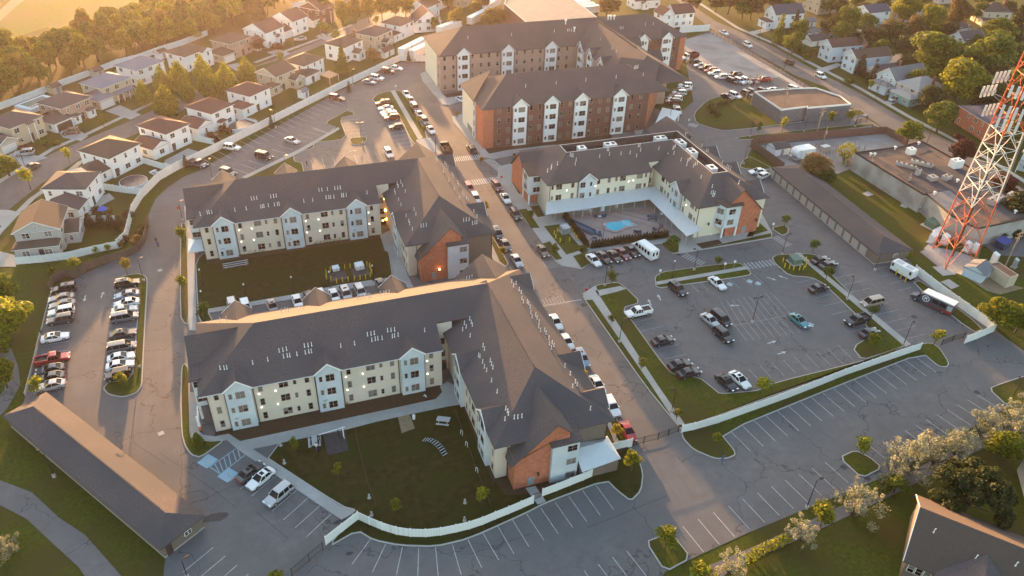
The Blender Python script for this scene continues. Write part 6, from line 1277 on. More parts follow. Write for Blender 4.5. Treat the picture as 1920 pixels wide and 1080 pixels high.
def trailer(label, p0, p1, group='white parked trailers'):
    a = Vector(G(*p0, 1.5)); b = Vector(G(*p1, 1.5)); c_ = (a + b) / 2; L_ = (b - a).length
    t = thing('box_trailer', label, 'trailer', (c_.x, c_.y, .03), math.atan2((b - a).y, (b - a).x), group)
    m_ = MB(); h = L_ / 2; m_.box(-h, -1.25, 1.1, h, 1.25, 3.9); m_.build('box', ['trailer_white'], t); f_ = MB(); f_.box(-h + .3, -.6, .75, h - .3, .6, 1.1); f_.box(h - 3, -.5, .05, h - 2.8, .5, .8); f_.build('chassis', ['car_trim'], t)
    wheels(t, [(-h + 1, -1), (-h + 1, 1), (-h + 2.2, -1), (-h + 2.2, 1)], .48)
    k = MB(); k.box(-h - .03, -1.15, 1.15, -h, -.03, 3.8); k.build('rear_door', ['bus_white'], t); k = MB(); k.box(-h - .03, .03, 1.15, -h, 1.15, 3.8); k.build('rear_door', ['bus_white'], t)
trailer('white box trailer, farther of two side by side behind the white fence corner', (752, 104), (795, 82)); trailer('white box trailer, nearer of two side by side behind the white fence corner', (772, 107), (812, 88))
trailer('white box trailer with sunlit top against the tall block', (822, 62), (862, 48)); trailer('white box trailer behind the yellow tree by the warehouse', (880, 44), (918, 24)); trailer('cream trailer roof tip showing at the warehouse wall', (905, 30 - 6), (935, 10 - 6))
for i in range(5): trailer(f'white box trailer, {ordn(i)} from the right along the warehouse side', (1122 - i * 9, 20 - i * 4.6), (1095 - i * 9, 23 - i * 4.6), 'trailers lined up by the warehouse')
# ------------------------------------------------------------------ trees and plants
foliage('leaf_green', (.042, .062, .006), (.19, .22, .018)); foliage('leaf_lime', (.085, .105, .006), (.33, .33, .022), .5); foliage('leaf_dark', (.016, .024, .006), (.060, .072, .014), .35)
foliage('leaf_gold', (.11, .095, .012), (.29, .24, .03), .5); foliage('leaf_red', (.05, .012, .010), (.13, .035, .022), .35); foliage('leaf_orange', (.09, .06, .018), (.20, .13, .04), .4)
foliage('leaf_silver', (.15, .155, .095), (.36, .35, .23), .35); foliage('leaf_cedar', (.022, .020, .008), (.06, .05, .018), .25); foliage('leaf_brown', (.05, .046, .015), (.13, .11, .035), .35); foliage('leaf_mid', (.040, .062, .008), (.155, .185, .022), .4)
mat('bark', (.06, .045, .033), (.11, .085, .06), 3.0, .9)
def leaves(mb, c, rx, ry, rz, n, s, q, lo=-1.0, shell=.6):
    """n small leaf clumps through one ellipsoidal lobe"""
    for _ in range(n):
        while True:
            d_ = Vector((q.gauss(0, 1), q.gauss(0, 1), q.gauss(0, 1)))
            if d_.length > .01:
                d_.normalize()
                if d_.z > lo: break
        r_ = shell + (1.04 - shell) * q.random() ** .6
        p = Vector((c[0] + d_.x * rx * r_, c[1] + d_.y * ry * r_, c[2] + d_.z * rz * r_))
        nn = (d_ + Vector((q.gauss(0, .55), q.gauss(0, .55), q.gauss(0, .55) + .25))).normalized(); u = nn.orthogonal().normalized(); v = nn.cross(u)
        a = q.uniform(0, 6.28); u, v = u * math.cos(a) + v * math.sin(a), v * math.cos(a) - u * math.sin(a)
        k = s * q.uniform(.6, 1.35); w_ = k * q.uniform(.5, .9)
        mb.poly([p - u * k, p - v * w_ + nn * k * .15, p + u * k, p + v * w_ + nn * k * .15])
TP = {}
def proto(kind, seed=0):
    if (kind, seed) in TP: return TP[kind, seed]
    q = random.Random(hash((kind[:2], seed)) if 0 else sum(map(ord, kind)) * 31 + seed); mb = MB(); tk = MB()
    if kind == 'broad':     # 13 m tall, 12 m wide
        for i in range(17):
            a = q.uniform(0, 6.28); r_ = q.uniform(.6, 4.1); z = q.uniform(5.0, 10.4) - r_ * .35; s_ = q.uniform(1.5, 2.7); leaves(mb, (r_ * math.cos(a), r_ * math.sin(a), z), s_, s_, s_ * .85, 210, .36, q, -.75)
        for i in range(4): a = q.uniform(0, 6.28); leaves(mb, (1.4 * math.cos(a), 1.4 * math.sin(a), q.uniform(9.8, 11.4)), 2.0, 2.0, 1.6, 200, .36, q, -.6)
        tk.tube((0, 0, 0), (.1, .1, 3.6), .34, .24, 8)
        for i in range(6): a = i * 1.05 + q.random(); tk.tube((.1, .1, q.uniform(2.6, 3.6)), (3.0 * math.cos(a), 3.0 * math.sin(a), q.uniform(6, 8.5)), .16, .05, 5)
    elif kind == 'pear':    # 10.5 m tall, 7 m wide teardrop
        for i in range(9):
            z = 1.6 + i * .98; r_ = [2.5, 3.15, 3.4, 3.3, 3.0, 2.5, 1.95, 1.3, .7][i]
            for k in range(max(1, int(r_ * 2.2))):
                a = 6.28 * k / max(1, int(r_ * 2.2)) + q.uniform(-.2, .2); leaves(mb, ((r_ - .8) * math.cos(a) * .9, (r_ - .8) * math.sin(a) * .9, z + q.uniform(-.3, .3)), 1.0, 1.0, 1.0, 85, .26, q, -.9, .5)
        leaves(mb, (0, 0, 9.9), .6, .6, .9, 50, .22, q); tk.tube((0, 0, 0), (0, 0, 7), .2, .05, 7)
    elif kind == 'young':   # 4.6 m tall, 2.8 m wide
        for i in range(8): a = q.uniform(0, 6.28); r_ = q.uniform(.1, .75); leaves(mb, (r_ * math.cos(a), r_ * math.sin(a), q.uniform(1.9, 3.9)), .6, .6, .6, 46, .17, q, -1, .3)
        leaves(mb, (0, 0, 4.1), .42, .42, .55, 40, .16, q, -1, .3); tk.tube((0, 0, 0), (0, 0, 3.2), .06, .03, 6)
        for i in range(5): a = i * 1.3; tk.tube((0, 0, 1.5 + i * .2), (.7 * math.cos(a), .7 * math.sin(a), 2.6 + i * .25), .025, .01, 4)
    elif kind == 'conifer':  # 12 m tall, 5 m wide
        for i in range(13):
            z = 1.0 + i * .85; r_ = 2.4 * (1 - i / 13.2) + .12; n = max(4, int(r_ * 5))
            for k in range(n):
                a = 6.28 * k / n + q.uniform(-.3, .3); leaves(mb, (r_ * .62 * math.cos(a), r_ * .62 * math.sin(a), z), r_ * .42 + .12, r_ * .42 + .12, .42, 42, .2, q, -1, .2)
        tk.tube((0, 0, 0), (0, 0, 11), .2, .03, 7)
    elif kind == 'cedar':   # 7 m tall, 2.6 m wide
        for i in range(11):
            z = .5 + i * .6; r_ = 1.2 * (1 - (i / 11.5) ** 1.7) + .1
            for k in range(max(3, int(r_ * 6))): a = 6.28 * k / max(3, int(r_ * 6)); leaves(mb, (r_ * .6 * math.cos(a), r_ * .6 * math.sin(a), z), r_ * .45 + .08, r_ * .45 + .08, .5, 30, .14, q, -1, .3)
        tk.tube((0, 0, 0), (0, 0, 6), .1, .03, 6)
    elif kind == 'wispy':   # 6 m, ragged silver shrub tree with open twigs
        for i in range(20):
            a = q.uniform(0, 6.28); r_ = q.uniform(.2, 2.9); z = q.uniform(1.4, 5.4) - r_ * .3; s_ = q.uniform(.45, 1.05); leaves(mb, (r_ * math.cos(a), r_ * math.sin(a), max(.7, z)), s_, s_, s_ * 1.1, 120, .13, q, -1, .15)
        for i in range(16): a = q.uniform(0, 6.28); r_ = q.uniform(1.2, 3.1); z = q.uniform(2.2, 6.0) - .3 * r_; leaves(mb, (r_ * math.cos(a), r_ * math.sin(a), z), .3, .3, .6, 34, .12, q, -1, .1)
        for i in range(7): a = i * .9 + q.random() * .4; tk.tube((0, 0, 0), (2.2 * math.cos(a), 2.2 * math.sin(a), q.uniform(2.6, 4.6)), .12, .03, 5)
    elif kind == 'bush':    # 1.3 m
        for i in range(5): a = q.uniform(0, 6.28); r_ = q.uniform(0, .45); leaves(mb, (r_ * math.cos(a), r_ * math.sin(a), q.uniform(.4, .8)), .5, .5, .5, 60, .13, q, -.8, .4)
        tk.tube((0, 0, 0), (0, 0, .5), .05, .02, 5)
    elif kind == 'dense':   # 9 m tall, 11 m wide dome close to the camera
        for i in range(46):
            a = q.uniform(0, 6.28); t_ = q.random(); r_ = 4.6 * math.sqrt(t_); z = 1.8 + 5.6 * math.sqrt(max(0, 1 - (r_ / 5.2) ** 2)) * q.uniform(.55, 1.0); s_ = q.uniform(.7, 1.25); leaves(mb, (r_ * math.cos(a), r_ * math.sin(a), z), s_, s_, s_ * .8, 190, .2, q, -.6, .6)
        tk.tube((0, 0, 0), (0, 0, 3), .3, .2, 8)
        for i in range(6): a = i * 1.05; tk.tube((0, 0, 2), (3.2 * math.cos(a), 3.2 * math.sin(a), 4.6), .14, .05, 5)
    TP[kind, seed] = (mb.mesh('crown', ['leaf_green']), tk.mesh('trunk', ['bark'])); return TP[kind, seed]
SZ = {'broad': (12, 13), 'pear': (7, 10.5), 'young': (2.7, 4.6), 'conifer': (5, 12), 'cedar': (2.6, 7), 'wispy': (6.4, 6.0), 'bush': (1.7, 1.3), 'dense': (11.4, 8.4)}
NT = [0]
def tree(kind, leaf, px, h, w, label, cat='tree', group=None, zf=.55, name=None, world=None, seeds=3, kids=True):
    """px = where the middle of the crown shows; h, w in metres"""
    sd_ = NT[0] % seeds; NT[0] += 1
    cm, tm = proto(kind, sd_); x, y = world or G(px[0], px[1], h * zf)
    name = name or {'bush': 'shrub', 'conifer': 'conifer_tree', 'cedar': 'cedar_tree'}.get(kind, 'tree')
    w0, h0 = SZ[kind]
    t = thing(name, label, cat, (x, y, 0.1), R.uniform(0, 6.28), group); sc = (w / w0, w / w0, h / h0)
    o = link('crown', cm, t); o.scale = sc; o.material_slots[0].link = 'OBJECT'; o.material_slots[0].material = M[leaf]
    o = link('trunk', tm, t); o.scale = sc
    return t
# pear trees beside the suburban street
for i, (px, h, w) in enumerate([((267, 172), 8.0, 5.2), ((308, 187), 10.4, 8.2), ((302, 147), 8.8, 6.0), ((349, 168), 7.4, 5.4), ((335, 140), 10.4, 7.4), ((388, 154), 9.6, 7.0), ((378, 128), 9.4, 7.0), ((422, 144), 10.2, 7.4), ((461, 132), 9.6, 7.4)]):
    tree('pear', 'leaf_lime', px, h, w, ['slim teardrop pear tree closest to the porch of the pale blue-roofed house', 'widest teardrop pear tree standing nearest the maroon-roofed houses', 'teardrop pear tree behind the gap of the two nearest ones', 'smallest teardrop pear tree in the middle of the grove', 'tallest teardrop pear tree against the slate-blue roof', 'teardrop pear tree in front row next to the maroon roof', 'teardrop pear tree in the back row before the brown hip roof', 'teardrop pear tree second from the street end of the grove', 'teardrop pear tree at the east end of the grove'][i], group='pear trees beside the suburban street')
# the wood beyond the fence
def inpoly(p, q):
    c = False
    for i in range(len(q)):
        a, b = q[i], q[i - 1]
        if (a[1] > p[1]) != (b[1] > p[1]) and p[0] < (b[0] - a[0]) * (p[1] - a[1]) / (b[1] - a[1]) + a[0]: c = not c
    return c
wood = [(-70, 235), (0, 192), (60, 170), (120, 148), (200, 118), (250, 105), (330, 92), (400, 70), (470, 45), (530, 22), (560, -4), (420, -18), (330, -8), (300, 30), (200, 62), (160, 80), (140, 110), (112, 122), (80, 108), (40, 100), (-60, 130)]
wq = [G(*p) for p in wood]; rw = random.Random(5); pts = []
x0, x1 = min(p[0] for p in wq), max(p[0] for p in wq); y0, y1 = min(p[1] for p in wq), max(p[1] for p in wq)
for k in range(6000):
    p = (rw.uniform(x0, x1), rw.uniform(y0, y1))
    if inpoly(p, wq) and all((p[0] - a[0]) ** 2 + (p[1] - a[1]) ** 2 > 5.4 ** 2 for a in pts): pts.append(p)
    if len(pts) > 150: break
for p in pts:
    r_ = rw.random(); tree('broad', 'leaf_lime' if r_ < .45 else 'leaf_green' if r_ < .85 else 'leaf_gold', None, rw.uniform(8, 12.5), rw.uniform(8, 11.5), 'leafy tree in the sunlit wood beyond the white suburban fence', group='trees of the wood beyond the suburb', world=p)
def many(kind, leaf, lst, h, w, fmt, group, cat='tree', big=1.0, back=False, **k):
    for i, e in enumerate(lst):
        px = e[:2]; lf = e[4] if len(e) > 4 else leaf
        if back: lf = ['leaf_mid', 'leaf_green', 'leaf_dark', 'leaf_mid', 'leaf_brown'][i % 5]
        tree(kind, lf, px, (e[2] if len(e) > 2 else h) * big, (e[3] if len(e) > 3 else w) * big, 'leafy background tree filling the gardens behind the avenue houses' if back else fmt[i] if isinstance(fmt, list) else fmt.format(ordn(i)), cat, group, **k)
many('broad', 'leaf_gold', [(640, 22, 10, 8), (665, 18, 10, 8), (690, 14, 11, 8), (715, 10, 11, 9), (740, 12, 9, 8), (760, 4, 12, 10), (605, 12, 10, 8), (585, 2, 11, 9), (800, 4, 10, 9), (840, -4, 11, 10)], 10, 8, 'hazy golden tree, {} of those at the top edge behind the suburb', 'golden trees at the top edge')
tree('broad', 'leaf_gold', (857, 32), 9, 8, 'round golden tree beside a trailer and a steep maroon roof'); tree('broad', 'leaf_gold', (815, 45), 6, 5, 'small golden tree in front of the steep maroon roof'); tree('broad', 'leaf_gold', (925, 32), 8, 14, 'wide golden tree against the warehouse wall'); tree('broad', 'leaf_gold', (895, 12), 8, 7, 'golden tree beside the small pink-roofed house')
tree('broad', 'leaf_red', (905, 0), 10, 9, 'dark red tree at the top edge left of the warehouse'); tree('broad', 'leaf_orange', (1140, 10), 10, 12, 'broad orange-brown tree at the end of the warehouse trailers'); tree('broad', 'leaf_red', (485, 85), 5, 6, 'maroon tree in the front garden of the white gabled house'); tree('bush', 'leaf_red', (518, 86), 2.4, 6, 'maroon bushes along the wall of the white gabled house', 'shrub')
tree('conifer', 'leaf_green', (641, 108), 10, 5.5, 'pointed conifer between two rear gardens by the long fence'); tree('conifer', 'leaf_dark', (488, 22), 11, 7, 'dark spruce at the edge of the wood beside the gabled houses'); tree('broad', 'leaf_orange', (700, 102), 5, 7, 'round russet tree beside the sunroom and white pool shed')
many('young', 'leaf_lime', [(526, 108, 5, 4), (628, 68, 5, 5), (600, 52, 6, 5), (612, 55, 5, 5), (705, 40, 5, 4), (648, 40, 4, 4)], 5, 4, '{} young street tree counting up the suburban street', 'street trees of the suburb')
tree('young', 'leaf_lime', (126, 290), 4.6, 3.2, 'round lime tree on the verge opposite the beige house'); tree('young', 'leaf_lime', (50, 333), 6.2, 5.2, 'larger lime tree on the verge above the slate-roofed house'); tree('broad', 'leaf_green', (10, 308), 6, 8, 'bushy green tree at the left edge by the street lamp')
tree('young', 'leaf_green', (192, 226), 4, 4.4, 'green garden tree before the white bay windows'); tree('bush', 'leaf_green', (82, 264), 2.4, 3, 'rounded green shrub beside the columned entrance', 'shrub'); tree('bush', 'leaf_green', (108, 267), 1.8, 2.2, 'smaller green shrub on the lawn of the columned house', 'shrub'); tree('bush', 'leaf_red', (50, 275), 1.2, 5, 'maroon bed beside the double garage drive', 'shrub')
# rear gardens
many('cedar', 'leaf_cedar', [(165, 412), (186, 412), (206, 414), (222, 415)], 3.6, 2.6, '{} from the house in the line of cedars by the grey corner garden', 'cedars in the corner garden')
tree('bush', 'leaf_red', (240, 402), 2.6, 2.8, 'red shrub at the white fence of the corner garden', 'shrub'); tree('bush', 'leaf_orange', (180, 393), 2.2, 2.8, 'orange parasol-shaped shrub on the garden patio', 'shrub'); tree('bush', 'leaf_gold', (204, 393), 1.6, 2.2, 'yellow-green shrub at the patio edge', 'shrub')
many('bush', 'leaf_orange', [(230, 430), (232, 445), (226, 456), (265, 435), (258, 445), (250, 455), (268, 425)], 1.9, 2.4, '{} wild shrub in the corner between the white and wooden fences', 'wild shrubs by the wooden fence', 'shrub')
many('bush', 'leaf_lime', [(178, 465), (200, 462), (170, 490), (95, 505)], 1.8, 2.0, '{} yellowish shrub along the curved white garden fence', 'shrubs along the curved fence', 'shrub'); tree('young', 'leaf_lime', (139, 494), 3.6, 3.6, 'yellow sapling just outside the curved white fence')
many('bush', 'leaf_red', [(392, 252), (418, 240), (430, 245), (405, 262)], 2.2, 3.0, '{} reddish shrub by the bay window and kidney pool', 'reddish shrubs by the kidney pool', 'shrub')
for i, (px, l_) in enumerate([((347, 302), 'narrow cedar at the fence by the navy pickup'), ((508, 227), 'narrow cedar on the small island by the long fence'), ((654, 162), 'narrow cedar at the fence below the sunroom house'), ((766, 105), 'narrow cedar at the white fence corner by the trailers')]): tree('cedar', 'leaf_cedar', px, 3.8, 1.6, l_)
# left edge
tree('broad', 'leaf_lime', (5, 600), 9, 11, 'large leafy tree at the left edge beside the side lot'); tree('broad', 'leaf_green', (0, 540), 7, 7, 'leafy tree at the left edge just above the larger one'); tree('broad', 'leaf_lime', (2, 700), 6, 6, 'lime tree at the left edge by the curving path'); tree('bush', 'leaf_green', (-2, 648), 3, 5, 'green shrub at the left edge near the ditch', 'shrub')
tree('young', 'leaf_gold', (234, 498), 4.2, 3.6, 'golden sapling at the top of the long planted island'); tree('young', 'leaf_lime', (229, 712), 3.2, 3.0, 'lime sapling at the foot of the long planted island'); tree('young', 'leaf_lime', (66, 725), 4, 4, 'lime sapling beside the peak of the bottom-left garage')
tree('young', 'leaf_green', (338, 438), 4.4, 3.6, 'round green tree on the verge by the middle block porch'); tree('young', 'leaf_green', (342, 530), 3.6, 3.2, 'green tree on the verge halfway between the blocks'); tree('young', 'leaf_mid', (380, 585), 4.4, 4.2, 'broad dark sapling at the west end of the rear parking bays'); tree('cedar', 'leaf_green', (369, 822), 2.6, 2.0, 'clipped conical bush in a mulch ring by the front block')
many('young', 'leaf_lime', [(553, 835, 3.6, 2.0), (632, 882, 3.4, 2.2), (743, 948, 3.2, 2.6), (903, 930, 4.0, 3.0)], 3.4, 2.2, '{} thin sapling on the play lawn counting from the picnic table', 'saplings on the play lawn')
many('young', 'leaf_lime', [(1187, 866, 4.2, 4.0), (1345, 822, 2.6, 2.4), (1430, 722, 3.6, 4.2), (1757, 632, 3.8, 3.8), (1637, 638, 4.0, 3.8), (1619, 838, 3.6, 3.8), (1250, 1012, 4.4, 4.4)], 4, 4, ['lime tree on the rounded lawn tip by the red car', 'small yellow tree on the lawn tip by the walking person', 'lime tree on the grass below the white car', 'lime tree at the fence by the sliding gate', 'pale lime tree at the lower end of the median', 'lime tree on the small island of the outer lot', 'lime tree on the bottom kerbed island'], 'lime trees of the outer lot')
many('young', 'leaf_mid', [(1552, 512, 3.6, 4.0), (1527, 460, 3.4, 3.8), (1637, 584, 3.0, 3.2), (1346, 489, 2.6, 2.8), (1148, 521, 3.4, 3.4), (1094, 471, 3.6, 3.8), (1262, 455, 4.0, 4.8), (1473, 413, 3.4, 3.4), (997, 403, 3.0, 2.4), (1041, 467, 3.2, 3.0)], 3.4, 3.6,
     ['dark round tree halfway down the median', 'dark tree by the two black cars and transformer', 'small dark tree beside the tan minivan', 'small tree on the central islet of the east drive', 'tree in a mulch ring at the crosswalk corner', 'tree at the white car end of the hedge row', 'leafy tree at the bus end of the pool hedge', 'tree on the rounded islet by the brick gable walk', 'slim tree on the verge near the canopy end', 'slim tree on the verge by the bronze car'], 'young trees around the clubhouse')
many('young', 'leaf_gold', [(766, 190, 2.4, 1.8), (785, 224, 2.6, 2.0), (795, 243, 2.6, 2.2), (912, 387, 3, 2.4), (944, 472, 3.0, 3.0), (1147, 522 - 20, 1, 1), (1204, 683, 2.6, 2.6), (1146, 600, 2.2, 2.0), (1270, 777, 2.6, 2.4), (1095, 705, 3.0, 2.4), (1157, 810, 3.4, 2.8), (857, 215, 3, 2), (902, 300, 2, 2)], 2.6, 2.2, '{} slender yellow sapling along the main road kerbs', 'saplings along the main road')
# right-hand trees
many('broad', 'leaf_green', [(1752, 100, 14, 20, 'leaf_green'), (1748, 38, 12, 13, 'leaf_lime'), (1700, 17, 12, 13, 'leaf_lime'), (1795, 25, 13, 11, 'leaf_orange'), (1858, 100, 15, 18, 'leaf_mid'), (1803, 152, 13, 16, 'leaf_lime'), (1767, 218, 8, 10, 'leaf_mid'), (1708, 246, 6, 8, 'leaf_green'), (1808, 284, 6, 8, 'leaf_red'), (1880, 60, 10, 10, 'leaf_green'), (1590, 38, 11, 12, 'leaf_mid'), (1672, 58, 8, 12, 'leaf_brown'), (1640, 68, 7, 11, 'leaf_brown'), (1718, 52, 9, 10, 'leaf_orange'), (1413, 8, 10, 11, 'leaf_orange'), (1370, -2, 10, 11, 'leaf_orange'), (1450, -4, 10, 11, 'leaf_brown'), (1500, 60, 9, 8, 'leaf_mid'), (1490, 78, 7, 8, 'leaf_green'), (1905, 165, 13, 14, 'leaf_mid'), (1845, 180, 9, 12, 'leaf_dark'), (1870, 52, 6, 11, 'leaf_lime'), (1700, 85, 7, 10, 'leaf_brown'), (1905, 210, 9, 10, 'leaf_brown'), (1700, 125, 6, 9, 'leaf_dark'), (1640, 92, 5, 9, 'leaf_brown'), (1575, 12, 8, 8, 'leaf_brown'), (1825, 125, 8, 10, 'leaf_dark'), (1880, 350, 6, 9, 'leaf_red'), (1915, 390, 7, 9, 'leaf_dark'), (1620, 20, 7, 8, 'leaf_brown'), (1300, -4, 9, 9, 'leaf_orange')], 10, 10,
     ['largest round maple behind the gambrel-roofed house', 'pale lime tree above the large maple', 'lime tree at the top edge beside the black-roofed white house', 'orange-green tree leaning over a path at the top edge', 'wide open-crowned tree left of the mast antennas', 'golden-green tree beside the hipped house with teal porch', 'lopsided green tree on the lawn by the tall street lamp', 'round green tree at the corner of the black industrial roof', 'dark red tree behind the industrial building', 'green tree beside the half-timbered house chimney', 'tall green tree with ivy left of the black-roofed white house', 'brown thin-leaved tree beside the black-roofed white house', 'brown thin-leaved tree over the white garden clutter', 'orange-brown tree left of the pale lime tree', 'hazy orange tree at the top of the avenue pavement', 'hazy orange tree at the top edge beside the avenue', 'brown tree behind the navy-roofed house', 'green tree among the sheds beside the narrow poplar', 'bushy tree in front of the grey garage', 'deep green tree behind the mast near the right edge', 'dark shaded tree under the open-crowned tree', 'low lime hedge-like tree by the half-timbered house', 'brown shrubby tree behind the maroon-roofed house', 'brown tree below the antennas at the right edge', 'dark bushy tree behind the low white garage', 'brown bushy tree behind the twin white houses', 'bare brownish tree at the top edge by the tan house', 'dark tree in the gap between the two big maples', 'dark red tree behind the mast legs', 'dark tree at the right edge behind the mast', 'brown tree left of the black-roofed white house', 'hazy orange tree beside the white bungalow'], 'garden trees along the avenue', big=1.22)
many('broad', 'leaf_mid', [(1560, 8), (1610, 0), (1655, 12), (1735, -5), (1780, 60), (1835, 20), (1900, 100), (1915, 130), (1830, 85), (1870, 140), (1780, 130), (1655, 95), (1600, 80), (1625, 45), (1560, 45), (1580, 62), (1480, 15), (1520, -6), (1395, 14), (1345, 2), (1860, 215), (1900, 250), (1745, 185), (1715, 150), (1890, 20), (1850, 5)], 9, 11, '{} filler', 'garden trees along the avenue', back=True)
tree('cedar', 'leaf_lime', (1464, 52), 12, 5, 'tall narrow poplar beside the navy-roofed house'); tree('conifer', 'leaf_brown', (1492, 42), 12, 5, 'thin brownish spruce behind the poplar'); tree('conifer', 'leaf_dark', (1908, 42), 16, 10, 'big dark conifer at the top right edge'); tree('cedar', 'leaf_cedar', (1617, 120), 8, 4.4, 'pointed cedar touching the brown-roofed white house'); tree('cedar', 'leaf_cedar', (1640, 137), 7.4, 4.8, 'pointed cedar in front of the low white garage'); tree('young', 'leaf_lime', (1634, 160), 4.4, 4, 'small lime tree at the kerb by the gambrel house')
many('bush', 'leaf_brown', [(1655, 165), (1665, 170), (1674, 175), (1625, 140), (1630, 152)], 2, 3, '{} clipped brown shrub along the gambrel house front', 'shrubs of the gambrel house', 'shrub'); many('bush', 'leaf_mid', [(1500, 93), (1515, 98), (1530, 95), (1512, 106), (1592, 152)], 2.4, 4, '{} green shrub along the upper avenue gardens', 'garden shrubs along the avenue', 'shrub'); many('bush', 'leaf_red', [(1795, 255), (1804, 258), (1740, 300 - 14)], 1.8, 3, '{} reddish shrub near the brick house steps', 'reddish shrubs by the brick house', 'shrub')
many('young', 'leaf_lime', [(1470, 232, 5.0, 3.2), (1557, 222, 5.2, 4.0), (1596, 218, 4.6, 4.0), (1424, 240, 4, 2.6, 'leaf_mid')], 5, 3.4, ['bright lime tree on the boulevard strip below the grey building corner', 'bright lime tree on the boulevard strip by the leaning pole', 'bright lime tree at the gate end of the boulevard', 'faint green sapling on the boulevard strip near the clubhouse'], 'boulevard trees')
tree('broad', 'leaf_orange', (1528, 312), 7, 11, 'rust-coloured tree at the end of the right garage row'); tree('broad', 'leaf_mid', (1545, 330), 5, 9, 'green lower tree on the yard edge beside the rust-coloured one'); tree('wispy', 'leaf_lime', (1588, 284), 6, 6, 'thin yellow-green tree over the yard wall'); many('bush', 'leaf_brown', [(1350, 195), (1338, 205), (1345, 213), (1332, 198), (1362, 190)], 2.2, 3, '{} dry shrub at the west tip of the sunny boulevard lawn', 'dry shrubs on the boulevard lawn', 'shrub'); tree('bush', 'leaf_dark', (1772, 388), 2, 3, 'dark shrub in the corner beside the mast pad', 'shrub')
many('bush', 'leaf_dark', [(1878, 438), (1905, 436)], 2.6, 4, '{} dark shrub at the blank wall by the blue container', 'dark shrubs at the wall', 'shrub'); tree('bush', 'leaf_silver', (1770, 395 - 5), 1.6, 2, 'pale flowering shrub behind the industrial building', 'shrub') ; tree('bush', 'leaf_lime', (1703, 478), 1.8, 2.4, 'yellow shrub behind the white generator', 'shrub')
tree('broad', 'leaf_lime', (1880, 585), 7, 10, 'leafy tree at the right edge outside the fence corner'); tree('broad', 'leaf_lime', (1915, 600), 6, 8, 'leafy tree at the right edge just right of the fence-corner tree')
# bottom right thicket
many('wispy', 'leaf_silver', [(1715, 852, 7.0, 8.4), (1765, 838, 7.6, 8.0), (1800, 830, 5.4, 6.2), (1612, 940, 6.4, 8.0), (1508, 995, 4.8, 5.0), (1375, 1055, 5.4, 4.6), (1855, 800, 6.0, 8), (1900, 785, 6.0, 7), (1680, 880, 4.4, 5)], 6, 7, ['tall silvery tree left of the dark dome-shaped tree', 'silvery tree with ragged top above the dark dome-shaped tree', 'smaller silvery tree between the dark dome and the lime tree', 'spreading silvery tree beside the tall outer lot lamp', 'small silvery tree at the end of the clipped hedge', 'silvery shrub-tree at the bottom edge left of the hedge', 'silvery tree near the right edge behind the lime tree', 'silvery tree at the right edge of the outer lot', 'low silvery tree next to the path bend'], 'silvery trees along the lower path')
tree('dense', 'leaf_dark', (1825, 925), 9.5, 13.5, 'large dark dome-shaped tree in the bottom right', zf=.5); tree('broad', 'leaf_lime', (1880, 832), 6, 7, 'rounded lime tree at the right edge behind the dark dome'); tree('young', 'leaf_lime', (1546, 968), 4.4, 5.0, 'lime shrub-tree between two silvery trees'); tree('young', 'leaf_green', (1683, 908), 3.6, 4.4, 'green shrub-tree beside the path bend'); tree('bush', 'leaf_lime', (1320, 1072), 2.2, 4, 'lime shrub at the bottom edge by the path', 'shrub'); tree('bush', 'leaf_lime', (520, 1080), 2, 3, 'green shrub at the bottom edge by the gate', 'shrub')
tree('wispy', 'leaf_silver', (2, 1025), 3.5, 5, 'pale bare bush at the bottom left edge'); tree('wispy', 'leaf_silver', (1940, 770), 6, 7, 'silvery tree cut by the right edge')
def hedge(label, px, wd, h, leaf, z0=.15, n=80, s=.18):
    q = [G(x, y, 0) for x, y in px]; mb = MB(); rq = random.Random(9)
    for i in range(len(q) - 1):
        a, b = Vector(q[i]), Vector(q[i + 1]); L_ = (b - a).length; k = max(1, int(L_ / .8))
        for j in range(k):
            p = a.lerp(b, (j + .5) / k); hh = h * rq.uniform(.85, 1.12); leaves(mb, (p.x, p.y, z0 + hh * .5), wd * .55, wd * .55, hh * .55, n, s, rq, -.9, .5)
    o = mb.build('hedge', [leaf]); return tag(o, label, 'hedge')
hedge('long yellow-green clipped hedge beside the lower path', [(1393, 1058), (1430, 1035), (1480, 1012)], 1.5, 1.3, 'leaf_lime'); hedge('short green hedge between the silvery trees and the path bend', [(1640, 930), (1672, 917)], 1.3, 1.3, 'leaf_green')
for i, (a, b, l_) in enumerate([((513, 785), (576, 766), 'long foundation shrubs under the first windows of the front block'), ((608, 765), (655, 757), 'foundation shrubs at the middle blue bay of the front block'), ((668, 752), (730, 738), 'foundation shrubs between the middle and last bay of the front block'), ((775, 735), (790, 731), 'small shrub cluster at the last blue bay of the front block'), ((450, 803), (484, 796), 'low shrubs at the first blue bay of the front block')]): hedge(l_, [a, b], .9, .8, 'leaf_green', .15, 30, .12)
for a, b, l_ in [((465, 477), (500, 472), 'low shrubs at the first bay of the middle block'), ((590, 460), (640, 453), 'shrubs under the middle windows of the middle block'), ((663, 449), (690, 445), 'shrubs at the last bay of the middle block')]: hedge(l_, [a, b], .9, .8, 'leaf_green', .15, 26, .12)
# the arborvitae hedge round the pool: separate plants
hp = []
for a, b, n in [((1057, 408), (1102, 466), 16), ((1108, 466), (1252, 445), 26)]:
    A_, B_ = Vector(G(*a)), Vector(G(*b)); hp += [A_.lerp(B_, (i + .5) / n) for i in range(n)]
for i, p in enumerate(hp): tree('cedar', 'leaf_cedar' if i % 3 else 'leaf_dark', None, R.uniform(1.9, 2.4), 1.25, 'dark cone-shaped hedge cedar around the pool terrace', 'hedge plant', 'hedge cedars round the pool terrace', world=(p.x, p.y), seeds=2)
